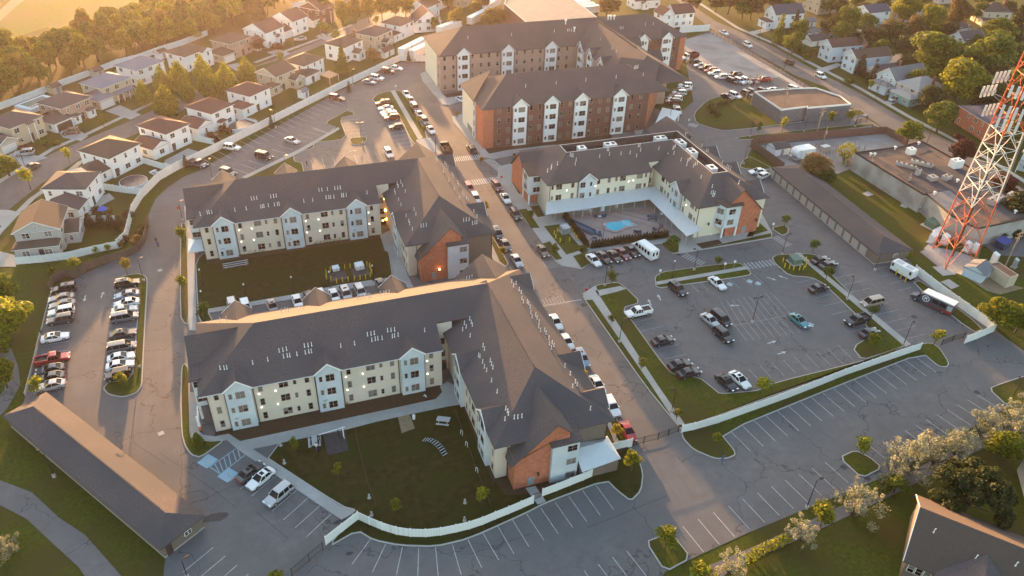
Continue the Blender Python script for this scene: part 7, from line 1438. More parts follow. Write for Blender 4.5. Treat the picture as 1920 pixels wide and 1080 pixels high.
# ------------------------------------------------------------------ fences and walls
mat('vinyl', (.70, .70, .67), (.76, .76, .73), .8, .5, kind='vbands', period=.3); mat('wood_fence', (.10, .065, .05), (.155, .105, .08), 1.5, .9, kind='vbands', period=.16); mat('plank_red', (.135, .075, .058), (.18, .10, .08), 1.5, .9, kind='vbands', period=.16)
mat('iron', (.02, .019, .02), rough=.5); mat('rust_iron', (.10, .055, .05), (.14, .08, .07), 2, .7); mat('pole_wood', (.22, .17, .12), (.30, .24, .18), 3, .9, stretch=(1, 1, .1)); mat('galv', (.42, .44, .45), rough=.45, metal=.5)
mat('yellow', (.62, .42, .02), (.70, .50, .04), 2, .5); mat('trafo_green', (.09, .15, .12), (.11, .18, .14), 2, .5); mat('tower_orange', (.46, .085, .035), (.54, .11, .05), .5, .6); mat('tower_white', (.66, .64, .60), rough=.5)
mat('skin', (.42, .26, .19)); mat('cloth_dark', (.015, .015, .02)); mat('cloth_white', (.65, .62, .6)); mat('cloth_blue', (.06, .07, .25)); mat('cloth_purple', (.10, .05, .22)); mat('hair', (.02, .012, .01)); mat('furn_blue', (.06, .10, .15)); mat('tarp_blue', (.06, .12, .5)); mat('tarp_green', (.03, .25, .18)); mat('sign_white', (.7, .7, .7)); mat('sign_red', (.5, .03, .03))
def fence(label, px, h, m, name='fence', th=.06, pitch=2.4, post=.17, z0=0.0, ph=.1, world=None, cat='fence'):
    """panel strip thickened into posts at every pitch: one connected outline"""
    q = [Vector(p) for p in (world or [G(x, y, z0) for x, y in px])]
    pts_ = [q[0]]
    for i in range(len(q) - 1):
        n = max(1, round((q[i + 1] - q[i]).length / pitch)); pts_ += [q[i].lerp(q[i + 1], (k + 1) / n) for k in range(n)]
    o = (q[0].x, q[0].y, z0); t = thing(name, label, cat, o); mb = MB(o)
    for a, b in zip(pts_, pts_[1:]):
        d_ = (b - a).normalized(); n = Vector((-d_.y, d_.x)) * th / 2
        mb.prism([(a.x - n.x, a.y - n.y), (b.x - n.x, b.y - n.y), (b.x + n.x, b.y + n.y), (a.x + n.x, a.y + n.y)], z0 + .03, z0 + h)
    mb.build('panels', [m], t); pb = MB(); pb.box(-post / 2, -post / 2, -.1, post / 2, post / 2, h + ph); pm = pb.mesh('post', [m])
    for a in pts_: link('post', pm, t, (a.x - o[0], a.y - o[1], 0))
    return t
fence('long white vinyl fence between the suburb and the northern parking lot', [(222, 466), (238, 450), (250, 400), (267, 372), (300, 338), (335, 318), (380, 297), (480, 247), (560, 206), (640, 166), (700, 138), (750, 114)], 2.3, 'vinyl')
fence('white vinyl fence running level from the trailers to the tall block', [(750, 114), (780, 115), (812, 116)], 2.3, 'vinyl')
fence('curved white garden fence around the grey corner house', [(32, 496), (80, 492), (130, 486), (180, 474), (228, 464)], 1.8, 'vinyl')
fence('white fence between the slate-roofed garden and the round pool', [(196, 356), (235, 362), (272, 366)], 1.8, 'vinyl'); fence('white fence between the round pool garden and the paved patio', [(268, 306), (300, 316), (328, 322)], 1.8, 'vinyl'); fence('white fence between the paved patio and the kidney pool', [(360, 263), (385, 268), (402, 272)], 1.8, 'vinyl'); fence('white fence beyond the kidney pool', [(438, 222), (460, 230), (484, 238)], 1.8, 'vinyl')
fence('white rear garden fence along the wood behind the suburb', [(-20, 215), (0, 206), (60, 184), (120, 160), (170, 142), (222, 122), (262, 112), (300, 98), (345, 84), (390, 66)], 2.0, 'vinyl'); fence('white garden fence high up behind the gabled houses', [(548, 16), (590, 4), (612, -4)], 2.0, 'vinyl')
for a, b, l_ in [((158, 402), (166, 408), 0), ((172, 416), (184, 417), 0)]: pass
fence('short white fence pieces between the corner garden cedars', [(152, 417), (185, 416), (222, 416)], 1.7, 'vinyl')
fence('curved brown wooden fence between the side lot and the garden', [(96, 548), (101, 530), (122, 519), (144, 522), (162, 508), (200, 493), (240, 482), (262, 470), (272, 455), (277, 430), (279, 415)], 1.9, 'wood_fence', ph=0)
fence('low pale guard rail along the west kerb of the side lot', [(48, 742), (62, 690), (76, 630)], .75, 'kerb', pitch=2, th=.12); fence('low kerb rail below the wooden fence in the side lot', [(78, 620), (88, 580), (97, 548)], .35, 'kerb', pitch=4, th=.15, ph=0)
fence('curved white vinyl fence closing the play lawn towards the outer lot', cr(640, 720, 3, [(-85, 905), (95, 765), (160, 795), (230, 825), (310, 850), (390, 862), (475, 864), (560, 855), (645, 838), (720, 820), (795, 795), (865, 765), (940, 735), (1010, 705), (1078, 675)]), 1.85, 'vinyl')
fence('white vinyl fence below the brick gable corner of the front block', cr(640, 720, 3, [(1130, 635), (1210, 605), (1285, 575), (1360, 545), (1440, 510), (1545, 470), (1547, 455), (1500, 385)]), 1.85, 'vinyl'); fence('short white vinyl fence by the red parked car', cr(640, 720, 3, [(1500, 385), (1560, 368), (1630, 352)]), 1.85, 'vinyl')
fence('long straight white vinyl fence dividing the east lot from the outer lot', cr(1280, 720, 3, [(-8, 275), (60, 262), (200, 222), (400, 150), (600, 78), (785, 5), (900, -42), (1100, -112), (1330, -190)]), 1.85, 'vinyl'); fence('white vinyl fence behind the wrapped bus running down to the corner', [(1713, 512), (1740, 533), (1775, 560), (1810, 585), (1862, 622)], 2.1, 'vinyl'); fence('short white vinyl fence between the sliding gate and the corner', [(1862, 622), (1830, 636), (1808, 644)], 2.0, 'vinyl')
fence('reddish plank wall round the fenced utility yard', [(1467, 320), (1440, 300), (1407, 276), (1420, 270), (1500, 262), (1580, 256), (1658, 251), (1680, 262), (1697, 274)], 2.4, 'plank_red', cat='wall', ph=0, pitch=3); fence('white wall strip beside the gravel lot', [(1274, 62), (1300, 60), (1329, 58)], 2.6, 'vinyl'); fence('concrete yard wall under the thin tree', [(1583, 312), (1600, 308), (1610, 300)], 2.2, 'stucco', ph=0, cat='wall')
def rail(label, px, h=1.5, m='iron', pitch=2.4, gap=.16, cat='fence', name='iron_fence', z0=0.05, group=None):
    q = [Vector(G(x, y, z0)) for x, y in px]; o = (q[0].x, q[0].y, z0); t = thing(name, label, cat, o, 0, group); mb = MB(o); bb = MB(o); pq = []
    for i in range(len(q) - 1):
        a, b = q[i], q[i + 1]; L_ = (b - a).length; n = max(1, int(L_ / gap)); d_ = (b - a).normalized(); k = Vector((-d_.y, d_.x)) * .02
        for z in (z0 + .15, z0 + h - .12): mb.prism([(a.x - k.x, a.y - k.y), (b.x - k.x, b.y - k.y), (b.x + k.x, b.y + k.y), (a.x + k.x, a.y + k.y)], z, z + .06)
        for j in range(n + 1): p = a.lerp(b, j / n); bb.box(p.x - .012, p.y - .012, z0 + .05, p.x + .012, p.y + .012, z0 + h)
        for j in range(max(1, round(L_ / pitch)) + 1): p = a.lerp(b, j / max(1, round(L_ / pitch))); pq.append(p)
    mb.build('rails', [m], t); tag(bb.build('bars', [m], t), kind='stuff'); pb = MB(); pb.box(-.05, -.05, -.1, .05, .05, h + .1); pm = pb.mesh('post', [m])
    for p in pq: link('post', pm, t, (p.x - o[0], p.y - o[1], 0))
    return t
rail('dark iron sliding gate across the bottom of the main road', cr(640, 720, 3, [(1640, 350), (1700, 332), (1780, 312), (1895, 268)]), 1.5, cat='gate', name='sliding_gate'); rail('dark iron gate leaning in at the bottom edge beside the west lot', [(548, 1080), (580, 1052), (606, 1030)], 1.6, cat='gate', name='sliding_gate'); rail('dark iron gate between fence and corner by the outer lot', [(1764, 648), (1785, 640), (1806, 634)], 1.5, cat='gate', name='sliding_gate'); rail('small dark gate at the brick gable door', cr(640, 720, 3, [(1080, 655), (1130, 632)]), 1.4, cat='gate', name='garden_gate')
rail('long rust-coloured iron fence along the avenue side of the gravel lot', cr(1240, 40, 6, [(540, 130), (800, 260), (1100, 440), (1400, 610), (1560, 720), (1700, 800)]), 1.9, 'rust_iron', gap=.3); rail('dark iron gate posts at the boulevard end', cr(1400, 180, 6, [(1220, 320), (1270, 305), (1350, 290)]), 1.6, cat='gate', name='entrance_gate'); rail('dark pedestrian gate at the boulevard wall end', cr(1400, 180, 6, [(1400, 380), (1460, 415)]), 1.6, cat='gate', name='entrance_gate')
# ------------------------------------------------------------------ lamps, poles
def lamp(label, px, h=5.6, arms=1, ang=0.0, concrete=True, style='shoe', group='parking lot lamp posts'):
    t = thing('lamp_post', label, 'lamp post', G(*px, .05) + (.05,), ang, group)
    if concrete: b = MB(); b.lathe([(.27, -.1), (.27, .55), (.22, .58)], 12); b.build('base', ['kerb'], t)
    p = MB(); p.tube((0, 0, .5 if concrete else 0), (0, 0, h), .075, .05, 8); p.build('pole', ['iron'], t)
    for k in range(arms):
        s_ = 1 if k == 0 else -1; a = MB(); a.tube((0, 0, h - .1), (s_ * .75, 0, h), .035, n=5); a.build('arm', ['iron'], t); f_ = MB(); f_.box(s_ * .75 - .3, -.17, h - .02, s_ * .75 + .3, .17, h + .12); f_.build('lamp_head', ['iron'], t); g_ = MB(); g_.box(s_ * .75 - .22, -.12, h - .04, s_ * .75 + .22, .12, h - .02); g_.build('lens', ['sign_white'], t)
    return t
for i, (px, h, ar, l_) in enumerate([((270, 527), 5.4, 1, 'lamp post at the top of the long planted island'), ((262, 690), 5.4, 1, 'lamp post at the lower end of the long planted island'), ((1410, 605), 6.2, 2, 'double-headed lamp post in the middle of the east lot'), ((1134, 536), 5.2, 1, 'lamp post at the crosswalk corner of the main road'), ((1161, 642), 5.4, 1, 'lamp post on the grass strip left of the east lot'), ((1301, 507), 5.4, 1, 'lamp post on the islet between bus row and east lot'), ((1466, 478), 5.4, 1, 'lamp post beside the green transformer islet'), ((1588, 562), 5.4, 1, 'lamp post on the median facing the tan minivan'), ((1693, 648), 5.4, 1, 'lamp post at the foot of the median near the fence'), ((1259, 772), 5.2, 1, 'lamp post on the strip near the main road gate'), ((1512, 953), 6.4, 1, 'lamp post on the lower kerb of the outer lot'), ((1888, 764), 6.4, 1, 'lamp post at the right end of the outer lot'), ((352, 1084), 4.0, 1, 'lamp post cut by the bottom edge near the garage row'), ((102, 894), 5.6, 1, 'lamp post behind the bottom-left garage row'), ((678, 269), 6.2, 2, 'double-headed lamp post on the sunny northern island'), ((399, 338), 5.6, 1, 'lamp post at the kerb tip above the middle block'), ((817, 288), 5.2, 1, 'lamp post on the plaza by the scrap truck'), ((651, 207), 3.4, 1, 'short lamp post on the northern lawn tip'), ((536, 318), 4, 1, 'lamp post peeking over the middle block ridge'), ((773, 116), 5.4, 1, 'lamp post at the white fence corner by the trailers'), ((662, 161), 5.4, 1, 'lamp post at the fence below the sunroom house'), ((517, 240), 5.4, 1, 'lamp post on the small fence island north of the lot'), ((343, 414), 5.2, 1, 'lamp post on the verge at the middle block porch'), ((1640, 507), 4.6, 1, 'lamp post behind the white generator by the mast'), ((1406, 257), 5.4, 1, 'lamp post at the clubhouse end of the boulevard strip'), ((1507, 247), 5.4, 1, 'lamp post midway on the boulevard strip'), ((1394, 308), 5.4, 1, 'lamp post at the grassy corner by the plank wall'), ((1603, 238), 5, 1, 'lamp post at the gate end of the boulevard strip'), ((1254, 235), 5, 1, 'lamp post beside the entrance canopy')]): lamp(l_, px, h, ar, [.4, 2.6, 0, 1.2][i % 4])
def lantern(label, px, h=3.6, group='garden lanterns', lit=False):
    t = thing('garden_lamp', label, 'garden lamp', G(*px, .15) + (.12,), 0, group); p = MB(); p.tube((0, 0, 0), (0, 0, h), .05, n=6); p.lathe([(.2, -.05), (.2, .3), (.1, .32)], 10); p.build('pole', ['iron'], t); b = MB(); b.lathe([(.08, h), (.16, h + .08), (.16, h + .34), (.05, h + .42)], 8); b.build('lamp_head', ['lamp_lit' if lit else 'sign_white'], t)
for i, px in enumerate([(380, 534), (383, 575), (462, 562), (550, 548), (620, 538), (700, 526)]): lantern(f'{ordn(i)} slim garden lamp from the west on the rear lawn edge', px)
for px, l_ in [((1056, 453), 'garden lamp beside the pad-mounted unit left of the pool hedge'), ((1130, 450), 'tall terrace lamp at the lower edge of the pool terrace'), ((1236, 430), 'terrace lamp near the pool deck chairs'), ((1260, 520), 'slim lamp on the drive islet tip')]: lantern(l_, px, 4.0)
for px, l_ in [((47, 313), 'suburban street lamp beside the silver SUV drive'), ((553, 96), 'suburban street lamp in front of the gabled houses'), ((652, 72), 'suburban street lamp near the street bend'), ((1422, 76), 'street lamp by the navy-roofed house'), ((1471, 128), 'street lamp at the iron fence on the avenue'), ((1640, 190), 'street lamp with banner by the gambrel house hedge'), ((1738, 268), 'tall street lamp on the lower avenue')]: lamp(l_, px, 7.0, 1, -1.2, False, group='street lamps')
for i, px in enumerate(cr(640, 720, 3, [(157, 640), (170, 738), (695, 668), (693, 768), (1600 - 0, 0)][:4]) + cr(0, 720, 3, [(1600, 445)]) + cr(330, 680, 6, [(1180, 930)])):
    mb = MB(); mb.lathe([(.28, -.1), (.28, .1), (.1, .12), (.1, .5), (.16, .55), (.16, .8), (.05, .9)], 10); o = mb.build('bollard_light', ['kerb']); o.location = G(*px, .2) + (.15,); tag(o, 'squat concrete bollard light on the play lawn edge', 'bollard light', 'bollard lights on the play lawn')
def pole(label, base, top, arms=2, lampy=False):
    x, y = G(*base); d_ = ray(*top)
    best = min((abs(d_[0] * t - x) + abs(d_[1] * t - y), t) for t in [i * .0005 for i in range(1, 900)]); h = max(6, H + d_[2] * best[1])
    t = thing('utility_pole', label, 'utility pole', (x, y, 0), .15, 'utility poles'); p = MB(); p.tube((0, 0, -.2), (0, 0, h), .19, .12, 8); p.build('pole', ['pole_wood'], t)
    for k in range(arms): a = MB(); a.box(-1.3, -.07, h - .45 - k * 1.0, 1.3, .07, h - .3 - k * 1.0); [a.tube((u, 0, h - .3 - k), (u, 0, h - .1 - k), .05, n=5) for u in (-1.2, -.5, .5, 1.2)]; a.build('crossarm', ['pole_wood'], t)
    q = MB(); q.tube((.3, 0, h - 2.6), (.3, 0, h - 1.7), .2, n=8); q.build('transformer_can', ['galv'], t); return t
pole('leaning-looking utility pole on the sunny boulevard lawn, left of two', (1398, 188), (1411, 140)); pole('utility pole on the boulevard lawn, right of two', (1408, 197), (1424, 137)); pole('utility pole against the corner of the grey block building', (1462, 228), (1481, 163), 1); pole('utility pole with double crossarms on the boulevard strip', (1529, 258), (1546, 203)); pole('bare utility pole inside the plank-walled yard', (1542, 272), (1551, 237), 0); pole('utility pole beside the brown equipment hut at the right edge', (1885, 498), (1915, 436)); pole('thin pole on the lawn beside the industrial wall', (1624, 334), (1641, 290), 0); pole('thin pole near the pipes of the industrial wall', (1692, 372), (1707, 322), 0); pole('utility pole behind the tall brick block at the gravel lot', (1281, 96), (1290, 60), 0)
# ------------------------------------------------------------------ radio mast
def mast():
    t = thing('radio_mast', 'tall red and white lattice radio mast with panel antennas', 'radio mast', (146.6, 105.9, 0)); O = t.location; base = [Vector((142.3, 103.0)), Vector((146.3, 111.0)), Vector((151.2, 103.6))]; cc = sum(base, Vector((0, 0))) / 3; HT = 66.0
    P = lambda i, z: (lambda q: (q.x, q.y, z))(cc + (base[i % 3] - cc) * (1 - .62 * z / HT))
    zs = [0, 5.5, 11, 15.5, 19.5, 23.5, 27.5, 31.5, 35.5, 39.5, 43.5, 47, 50.5, 54, 57, 60, 63, 66]; col = lambda z: 1 if 14.5 < z < 31 or z > 52 else 0
    legs = [MB(O) for _ in range(3)]
    for a, b in zip(zs, zs[1:]):
        m = col((a + b) / 2); br = MB(O)
        for i in range(3):
            legs[i].tube(P(i, a), P(i, b), .14, n=8, m=m)
            br.tube(P(i, b), P(i + 1, b), .06, n=5); mid = (Vector(P(i, b)) + Vector(P(i + 1, b))) / 2
            br.tube(P(i, a), mid, .06, n=5); br.tube(P(i + 1, a), mid, .06, n=5)
            q1 = Vector(P(i, a)).lerp(mid, .5); br.tube(q1, Vector(P(i, (a + b) / 2)), .045, n=4); q2 = Vector(P(i + 1, a)).lerp(mid, .5); br.tube(q2, Vector(P(i + 1, (a + b) / 2)), .045, n=4)
            m2 = (Vector(P(i + 1, b)) + Vector(P(i + 2, b))) / 2; br.tube(mid, m2, .045, n=4)
        br.build('bracing', ['tower_white' if m else 'tower_orange'], t)
    for l_ in legs: l_.build('leg', ['tower_orange', 'tower_white'], t)
    ld = MB(O); a, b = Vector(P(2, 0)), Vector(P(2, HT)); n = 150
    for s_ in (-.2, .2): ld.tube(a + Vector((.35, s_, 0)), b + Vector((.35, s_, 0)), .025, n=4)
    for i in range(n): q = a.lerp(b, i / n); ld.tube(q + Vector((.35, -.2, 0)), q + Vector((.35, .2, 0)), .018, n=4)
    ld.build('ladder', ['galv'], t); cb = MB(O); cb.box(cc.x - .25, cc.y - .1, 1, cc.x + .25, cc.y + .1, 52); cb.build('cable_run', ['car_trim'], t)
    # antenna clusters: platforms of panel antennas on the left and inner faces
    for z, off in ((37.5, 3.4), (34.2, 1.2), (41.0, 2.0)):
        for i in range(3):
            c_ = cc + (base[i] - cc) * (1 - .62 * z / HT); d_ = (base[i] - cc).normalized(); n_ = Vector((-d_.y, d_.x))
            fr = MB(O); e = c_ + d_ * off; fr.tube((c_.x, c_.y, z), (e.x, e.y, z), .05, n=5); fr.tube((e.x - n_.x * 2, e.y - n_.y * 2, z), (e.x + n_.x * 2, e.y + n_.y * 2, z), .05, n=5); fr.tube((c_.x, c_.y, z - 1), (e.x, e.y, z), .04, n=4); fr.build('antenna_frame', ['galv'], t)
            for k in (-1.7, -.55, .6, 1.75):
                q = e + n_ * k; pa = MB(O); pa.obox(q.x + d_.x * .2, q.y + d_.y * .2, math.atan2(d_.y, d_.x), .12, .24, z - 1.1, z + 1.3); pa.build('panel_antenna', ['tower_white'], t)
                rb = MB(O); rb.obox(q.x - d_.x * .15, q.y - d_.y * .15, math.atan2(d_.y, d_.x), .1, .16, z - .4, z + .2); rb.build('radio_unit', ['galv'], t)
mast()
# ------------------------------------------------------------------ pool terrace
pc = [G(*p) for p in cr(960, 330, 6, [(1050, 570), (1075, 545), (1120, 535), (1175, 535), (1225, 525), (1250, 512), (1300, 510), (1335, 530), (1345, 560), (1320, 580), (1270, 582), (1240, 600), (1200, 622), (1140, 632), (1085, 612), (1055, 590)])]
t = thing('swimming_pool', 'small turquoise kidney-shaped pool with pale stone rim on the terrace', 'swimming pool', (pc[0][0], pc[0][1], 0)); O = t.location; po = smooth(pc, 2)
mb = MB(O); mb.prism(inset(po, -.75), .1, .42, 0); mb.build('rim', ['paver'], t); mb = MB(O); mb.prism(po, .2, .435, 0); mb.build('water', ['water'], t)
for k in range(4):
    mb = MB(O); c_ = G(*cr(960, 330, 6, [(1290, 548)])[0]); r_ = .7 + k * .42
    for i in range(9):
        a0, a1 = PI * (.75 + .1 * i), PI * (.85 + .1 * i); mb.tube((c_[0] + 1.2 + r_ * math.cos(a0), c_[1] + .2 + r_ * math.sin(a0), .45), (c_[0] + 1.2 + r_ * math.cos(a1), c_[1] + .2 + r_ * math.sin(a1), .45), .05, n=4)
    mb.build('pool_step', ['siding_ltblue'], t)
def at6(bx, by, x, y, z=.2): return G(bx + x / 6, by + y / 6, z)
def chair(label, xy, a, m='furn_blue', group='terrace lounge chairs'):
    t = thing('lounge_chair', label, 'chair', xy + (.21,), a, group); s_ = MB(); s_.box(-.4, -.4, .3, .4, .4, .48); s_.build('seat', [m], t); s_ = MB(); s_.slab([(-.4, .3, .4), (.4, .3, .4), (.4, .55, 1.05), (-.4, .55, 1.05)], .12); s_.build('backrest', [m], t)
    for x in (-.36, .36):
        l_ = MB(); l_.box(x - .05, -.38, 0, x + .05, -.3, .62); l_.build('leg', [m], t); l_ = MB(); l_.box(x - .05, .3, 0, x + .05, .38, .62); l_.build('leg', [m], t); l_ = MB(); l_.box(x - .06, -.4, .6, x + .06, .4, .66); l_.build('armrest', [m], t)
for (x, y), a, l_ in [((940, 470), 1.4, 'navy chair left of the white table under the canopy edge'), ((1030, 465), -1.4, 'navy chair right of the white table under the canopy edge'), ((935, 670), 0, 'black chair left of two behind the fire pit'), ((985, 675), -.2, 'black chair right of two behind the fire pit'), ((1390, 640), 2.4, 'blue deck chair left of two below the pool'), ((1430, 640), 2.8, 'blue deck chair right of two below the pool'), ((1605, 615), 2, 'dark deck chair with white towel near the corner hedge'), ((1680, 580), 1, 'dark chair by the corner terrace lamp')]: chair(l_, at6(960, 330, x, y), a)
t = thing('fire_pit', 'round stone fire pit behind the pool hedge', 'fire pit', at6(960, 330, 927, 710) + (.2,)); m_ = MB(); m_.lathe([(.95, 0), (.95, .45), (.8, .5), (.7, .3)], 18); m_.build('ring', ['concrete'], t); m_ = MB(); m_.lathe([(.7, .2), (.7, .32), (.5, .38)], 14); m_.build('ashes', ['tar'], t)
t = thing('round_table', 'dark round terrace table with four seats under the canopy corner', 'table', at6(960, 330, 1575, 480) + (.2,)); m_ = MB(); m_.lathe([(.35, 0), (.1, .05), (.1, .7), (.8, .72), (.8, .78)], 16); m_.build('table_top', ['furn_blue'], t)
for k in range(4): m_ = MB(); m_.lathe([(.2, 0), (.2, .42), (.26, .45)], 8, c=(1.25 * math.cos(k * 1.57 + .4), 1.25 * math.sin(k * 1.57 + .4))); m_.build('stool', ['furn_blue'], t)
t = thing('small_table', 'pale low table between the two navy chairs', 'table', at6(960, 330, 985, 470) + (.2,)); m_ = MB(); m_.box(-.4, -.3, .4, .4, .3, .46); m_.build('table_top', ['sign_white'], t)
for x in (-.35, .35): m_ = MB(); m_.box(x - .03, -.25, 0, x + .03, .25, .4); m_.build('leg', ['galv'], t)
for (x, y), l_ in [((880, 425), 'white life ring stand left of two before the canopy'), ((1170, 378), 'white life ring stand right of two before the canopy')]:
    t = thing('life_ring_stand', l_, 'life ring', at6(960, 330, x, y + 20) + (.2,)); m_ = MB(); m_.tube((0, 0, 0), (0, 0, 1.4), .04, n=6); m_.build('post', ['galv'], t); m_ = MB()
    for i in range(12): a0, a1 = i * PI / 6, (i + 1) * PI / 6; m_.tube((.3 * math.cos(a0), -.06, 1.5 + .3 * math.sin(a0)), (.3 * math.cos(a1), -.06, 1.5 + .3 * math.sin(a1)), .08, n=6)
    m_.build('ring', ['sign_white'], t)
t = thing('notice_board', 'blue and white notice board under the canopy', 'sign', at6(960, 330, 1018, 415) + (.2,)); m_ = MB(); m_.box(-.45, -.04, .5, .45, .04, 1.9); m_.build('board', ['siding_ltblue'], t); m_ = MB(); m_.box(-.3, -.06, 1.2, .1, -.04, 1.6); m_.build('picture', ['sign_white'], t)
t = thing('bench_box', 'dark padded pergola bench along the left terrace edge', 'bench', at6(960, 330, 770, 590) + (.2,), D(-62)); m_ = MB(); m_.box(-4.0, -.7, 0, 4.0, .7, .75); m_.build('body', ['furn_blue'], t); m_ = MB(); m_.box(-4.0, .5, .75, 4.0, .7, 1.1); m_.build('backrest', ['furn_blue'], t)
# ------------------------------------------------------------------ transformers and bollards
def bollards(pts_, label, group, h=1.25):
    for px in pts_:
        b = MB(); b.lathe([(.11, 0), (.11, h - .08), (.06, h)], 9); o = b.build('bollard', ['yellow']); o.location = G(*px, .15) + (.12,); tag(o, label, 'bollard', group)
def trafo(label, px, w_=1.1, d_=1.0, h=1.5, a=0, m='trafo_green', pad=True):
    t = thing('pad_transformer', label, 'transformer', G(*px, .2) + (.16,), a, None)
    if pad: p = MB(); p.box(-w_ * 1.3, -d_ * 1.4, -.15, w_ * 1.3, d_ * 1.4, .14); p.build('pad', ['concrete'], t)
    b = MB(); b.loft([[(-w_ / 1, -d_ / 1, .14), (w_, -d_, .14), (w_, d_, .14), (-w_, d_, .14)], [(-w_, -d_, h * .85), (w_, -d_, h * .85), (w_, d_, h), (-w_, d_, h)]], 0); b.build('cabinet', [m], t); k = MB(); k.box(-.03, -d_ - .03, .3, .03, -d_ + .01, h * .8); k.build('door_seam', ['tar'], t)
trafo('green pad transformer ringed by yellow bollards on the east islet', (1490, 492)); bollards(cr(1280, 360, 3, [(562, 395), (572, 425), (598, 432), (622, 440), (655, 440), (678, 438), (690, 425), (698, 405), (690, 390), (665, 385), (600, 378)]), 'yellow bollard around the green transformer on the east islet', 'bollards at the east islet transformer')
trafo('grey pad-mounted unit beside the pool hedge', (1059, 434), 1.0, .9, 1.6, .1, 'galv'); bollards(cr(960, 330, 6, [(472, 660), (490, 705), (508, 635), (540, 750), (610, 600), (660, 610), (680, 640), (702, 690), (725, 715), (645, 740)]), 'yellow bollard around the grey unit by the pool hedge', 'bollards by the pool hedge')
trafo('white-topped transformer on the right tarmac pad of the rear lawn', cr(640, 390, 6, [(205, 680)])[0], .9, .8, 1.3, .1, 'sign_white', False); trafo('white-topped transformer on the left tarmac pad of the rear lawn', cr(640, 390, 6, [(-60, 700)])[0], .7, .6, 1.0, .1, 'sign_white', False)
for px in [[(100, 690), (300, 665), (335, 745), (145, 785)], [(-170, 735), (40, 705), (75, 790), (-130, 830)]]: flat('tarmac_pad', cr(640, 390, 6, px), 'tar', .2)
bollards(cr(640, 390, 6, [(40, 690), (102, 680), (163, 670), (225, 662), (290, 655), (322, 672), (333, 710), (347, 742), (330, 775), (275, 800), (212, 808), (150, 815), (80, 825), (15, 835), (-50, 845), (-115, 820), (-165, 800), (-170, 740), (-120, 715)]), 'yellow bollard around the tarmac pads of the rear lawn', 'bollards on the rear lawn')
t = thing('standby_generator', 'big white standby generator on a black skid beside the fence', 'generator', G(1694, 508, 1.2) + (.03,), D(-77)); m_ = MB(); m_.box(-2.6, -1.05, .75, 2.6, 1.05, 2.7); m_.build('housing', ['hvac'], t); m_ = MB(); m_.box(-2.5, -.95, 0, 2.5, .95, .75); m_.build('skid', ['car_trim'], t)
for x in (-1.3, 1.1): m_ = MB(); m_.box(x - .8, -.6, 2.7, x + .8, .6, 2.76); m_.build('roof_louvre', ['galv'], t)
for x in (-2.2, 2.1): m_ = MB(); m_.box(x - .25, -1.07, 1.6, x + .25, -1.04, 2.4); m_.build('side_grille', ['car_trim'], t)
bollards(cr(1600, 400, 6, [(415, 645), (475, 690), (527, 730), (580, 770)]), 'thick yellow bollard beside the white generator', 'bollards at the generator', 1.5)
trafo('grey utility tank cabinet beside the pallet of boxes by the mast', (1748, 424), 1.5, 1.4, 1.6, .2, 'trafo_green')
for px, l_, m, w_, d_, h in [((1748, 452), 'white equipment cabinet on the mast pad, left', 'hvac', 1.3, .5, 2.2), ((1770, 455), 'white equipment cabinet on the mast pad, right', 'hvac', .9, .6, 2.3), ((1812, 470), 'white and tan equipment cabinet inside the mast legs', 'hvac', .7, .6, 2.4), ((1826, 472), 'white slim cabinet at the right mast leg', 'hvac', .5, .5, 2.4), ((1862, 492), 'tall white cabinet behind the brown hut', 'hvac', .6, .6, 2.6), ((1901, 500), 'grey cabinet right of the brown hut', 'galv', .5, .4, 2.2), ((1755, 442), 'long cream cabinet behind the white ones by the mast', 'vinyl', 1.6, .5, 2.0)]: trafo(l_, px, w_, d_, h, .3, m)
t = thing('dumpster', 'dark blue dumpster by the industrial building corner', 'dumpster', G(1877, 464) + (.05,), .25); m_ = MB(); m_.loft([[(-1.5, -1, .2), (1.5, -1, .2), (1.5, 1, .2), (-1.5, 1, .2)], [(-1.8, -1.1, 1.8), (1.8, -1.1, 1.8), (1.8, 1.1, 2.0), (-1.8, 1.1, 2.0)]], 0); m_.build('bin', ['paint navy'], t); m_ = MB(); m_.slab([(-1.85, -1.15, 1.85), (1.85, -1.15, 1.85), (1.85, 1.15, 2.08), (-1.85, 1.15, 2.08)], .08); m_.build('lid', ['cloth_blue'], t)
t = thing('gas_chiller', 'large white round-nosed unit on legs inside the plank-walled yard', 'cooling unit', G(1505, 290, 1.4) + (.05,), D(4)); m_ = MB(); m_.box(-2.0, -1.6, 1.0, 2.8, 1.6, 3.6); m_.build('housing', ['hvac'], t); m_ = MB(); m_.tube((-2.2, -1.4, 2.4), (-2.2, 1.4, 2.4), 1.25, n=18); m_.build('drum', ['hvac'], t); m_ = MB(); m_.box(-3.6, -1.6, .85, -2.0, 1.6, 1.05); m_.build('platform', ['galv'], t)
for x in (-3.4, -1, 1, 2.6):
    for y in (-1.4, 1.4): m_ = MB(); m_.box(x - .1, y - .1, 0, x + .1, y + .1, 1.1); m_.build('leg', ['frame_tan'], t)
for i, px in enumerate(cr(1400, 180, 6, [(548, 700), (597, 690), (668, 675), (738, 650), (818, 665), (855, 675), (890, 665), (930, 665), (965, 655), (993, 650), (770, 590), (803, 590), (1255, 615), (1210, 555), (1318, 615)])):
    m_ = MB(); m_.lathe([(.13, 0), (.13, 1.5), (.08, 1.56)], 8); o = m_.build('bollard', ['pole_wood']); o.location = G(*px) + (.03,); tag(o, 'rusty tan bollard in the walled utility yard', 'bollard', 'tan bollards in the utility yard')
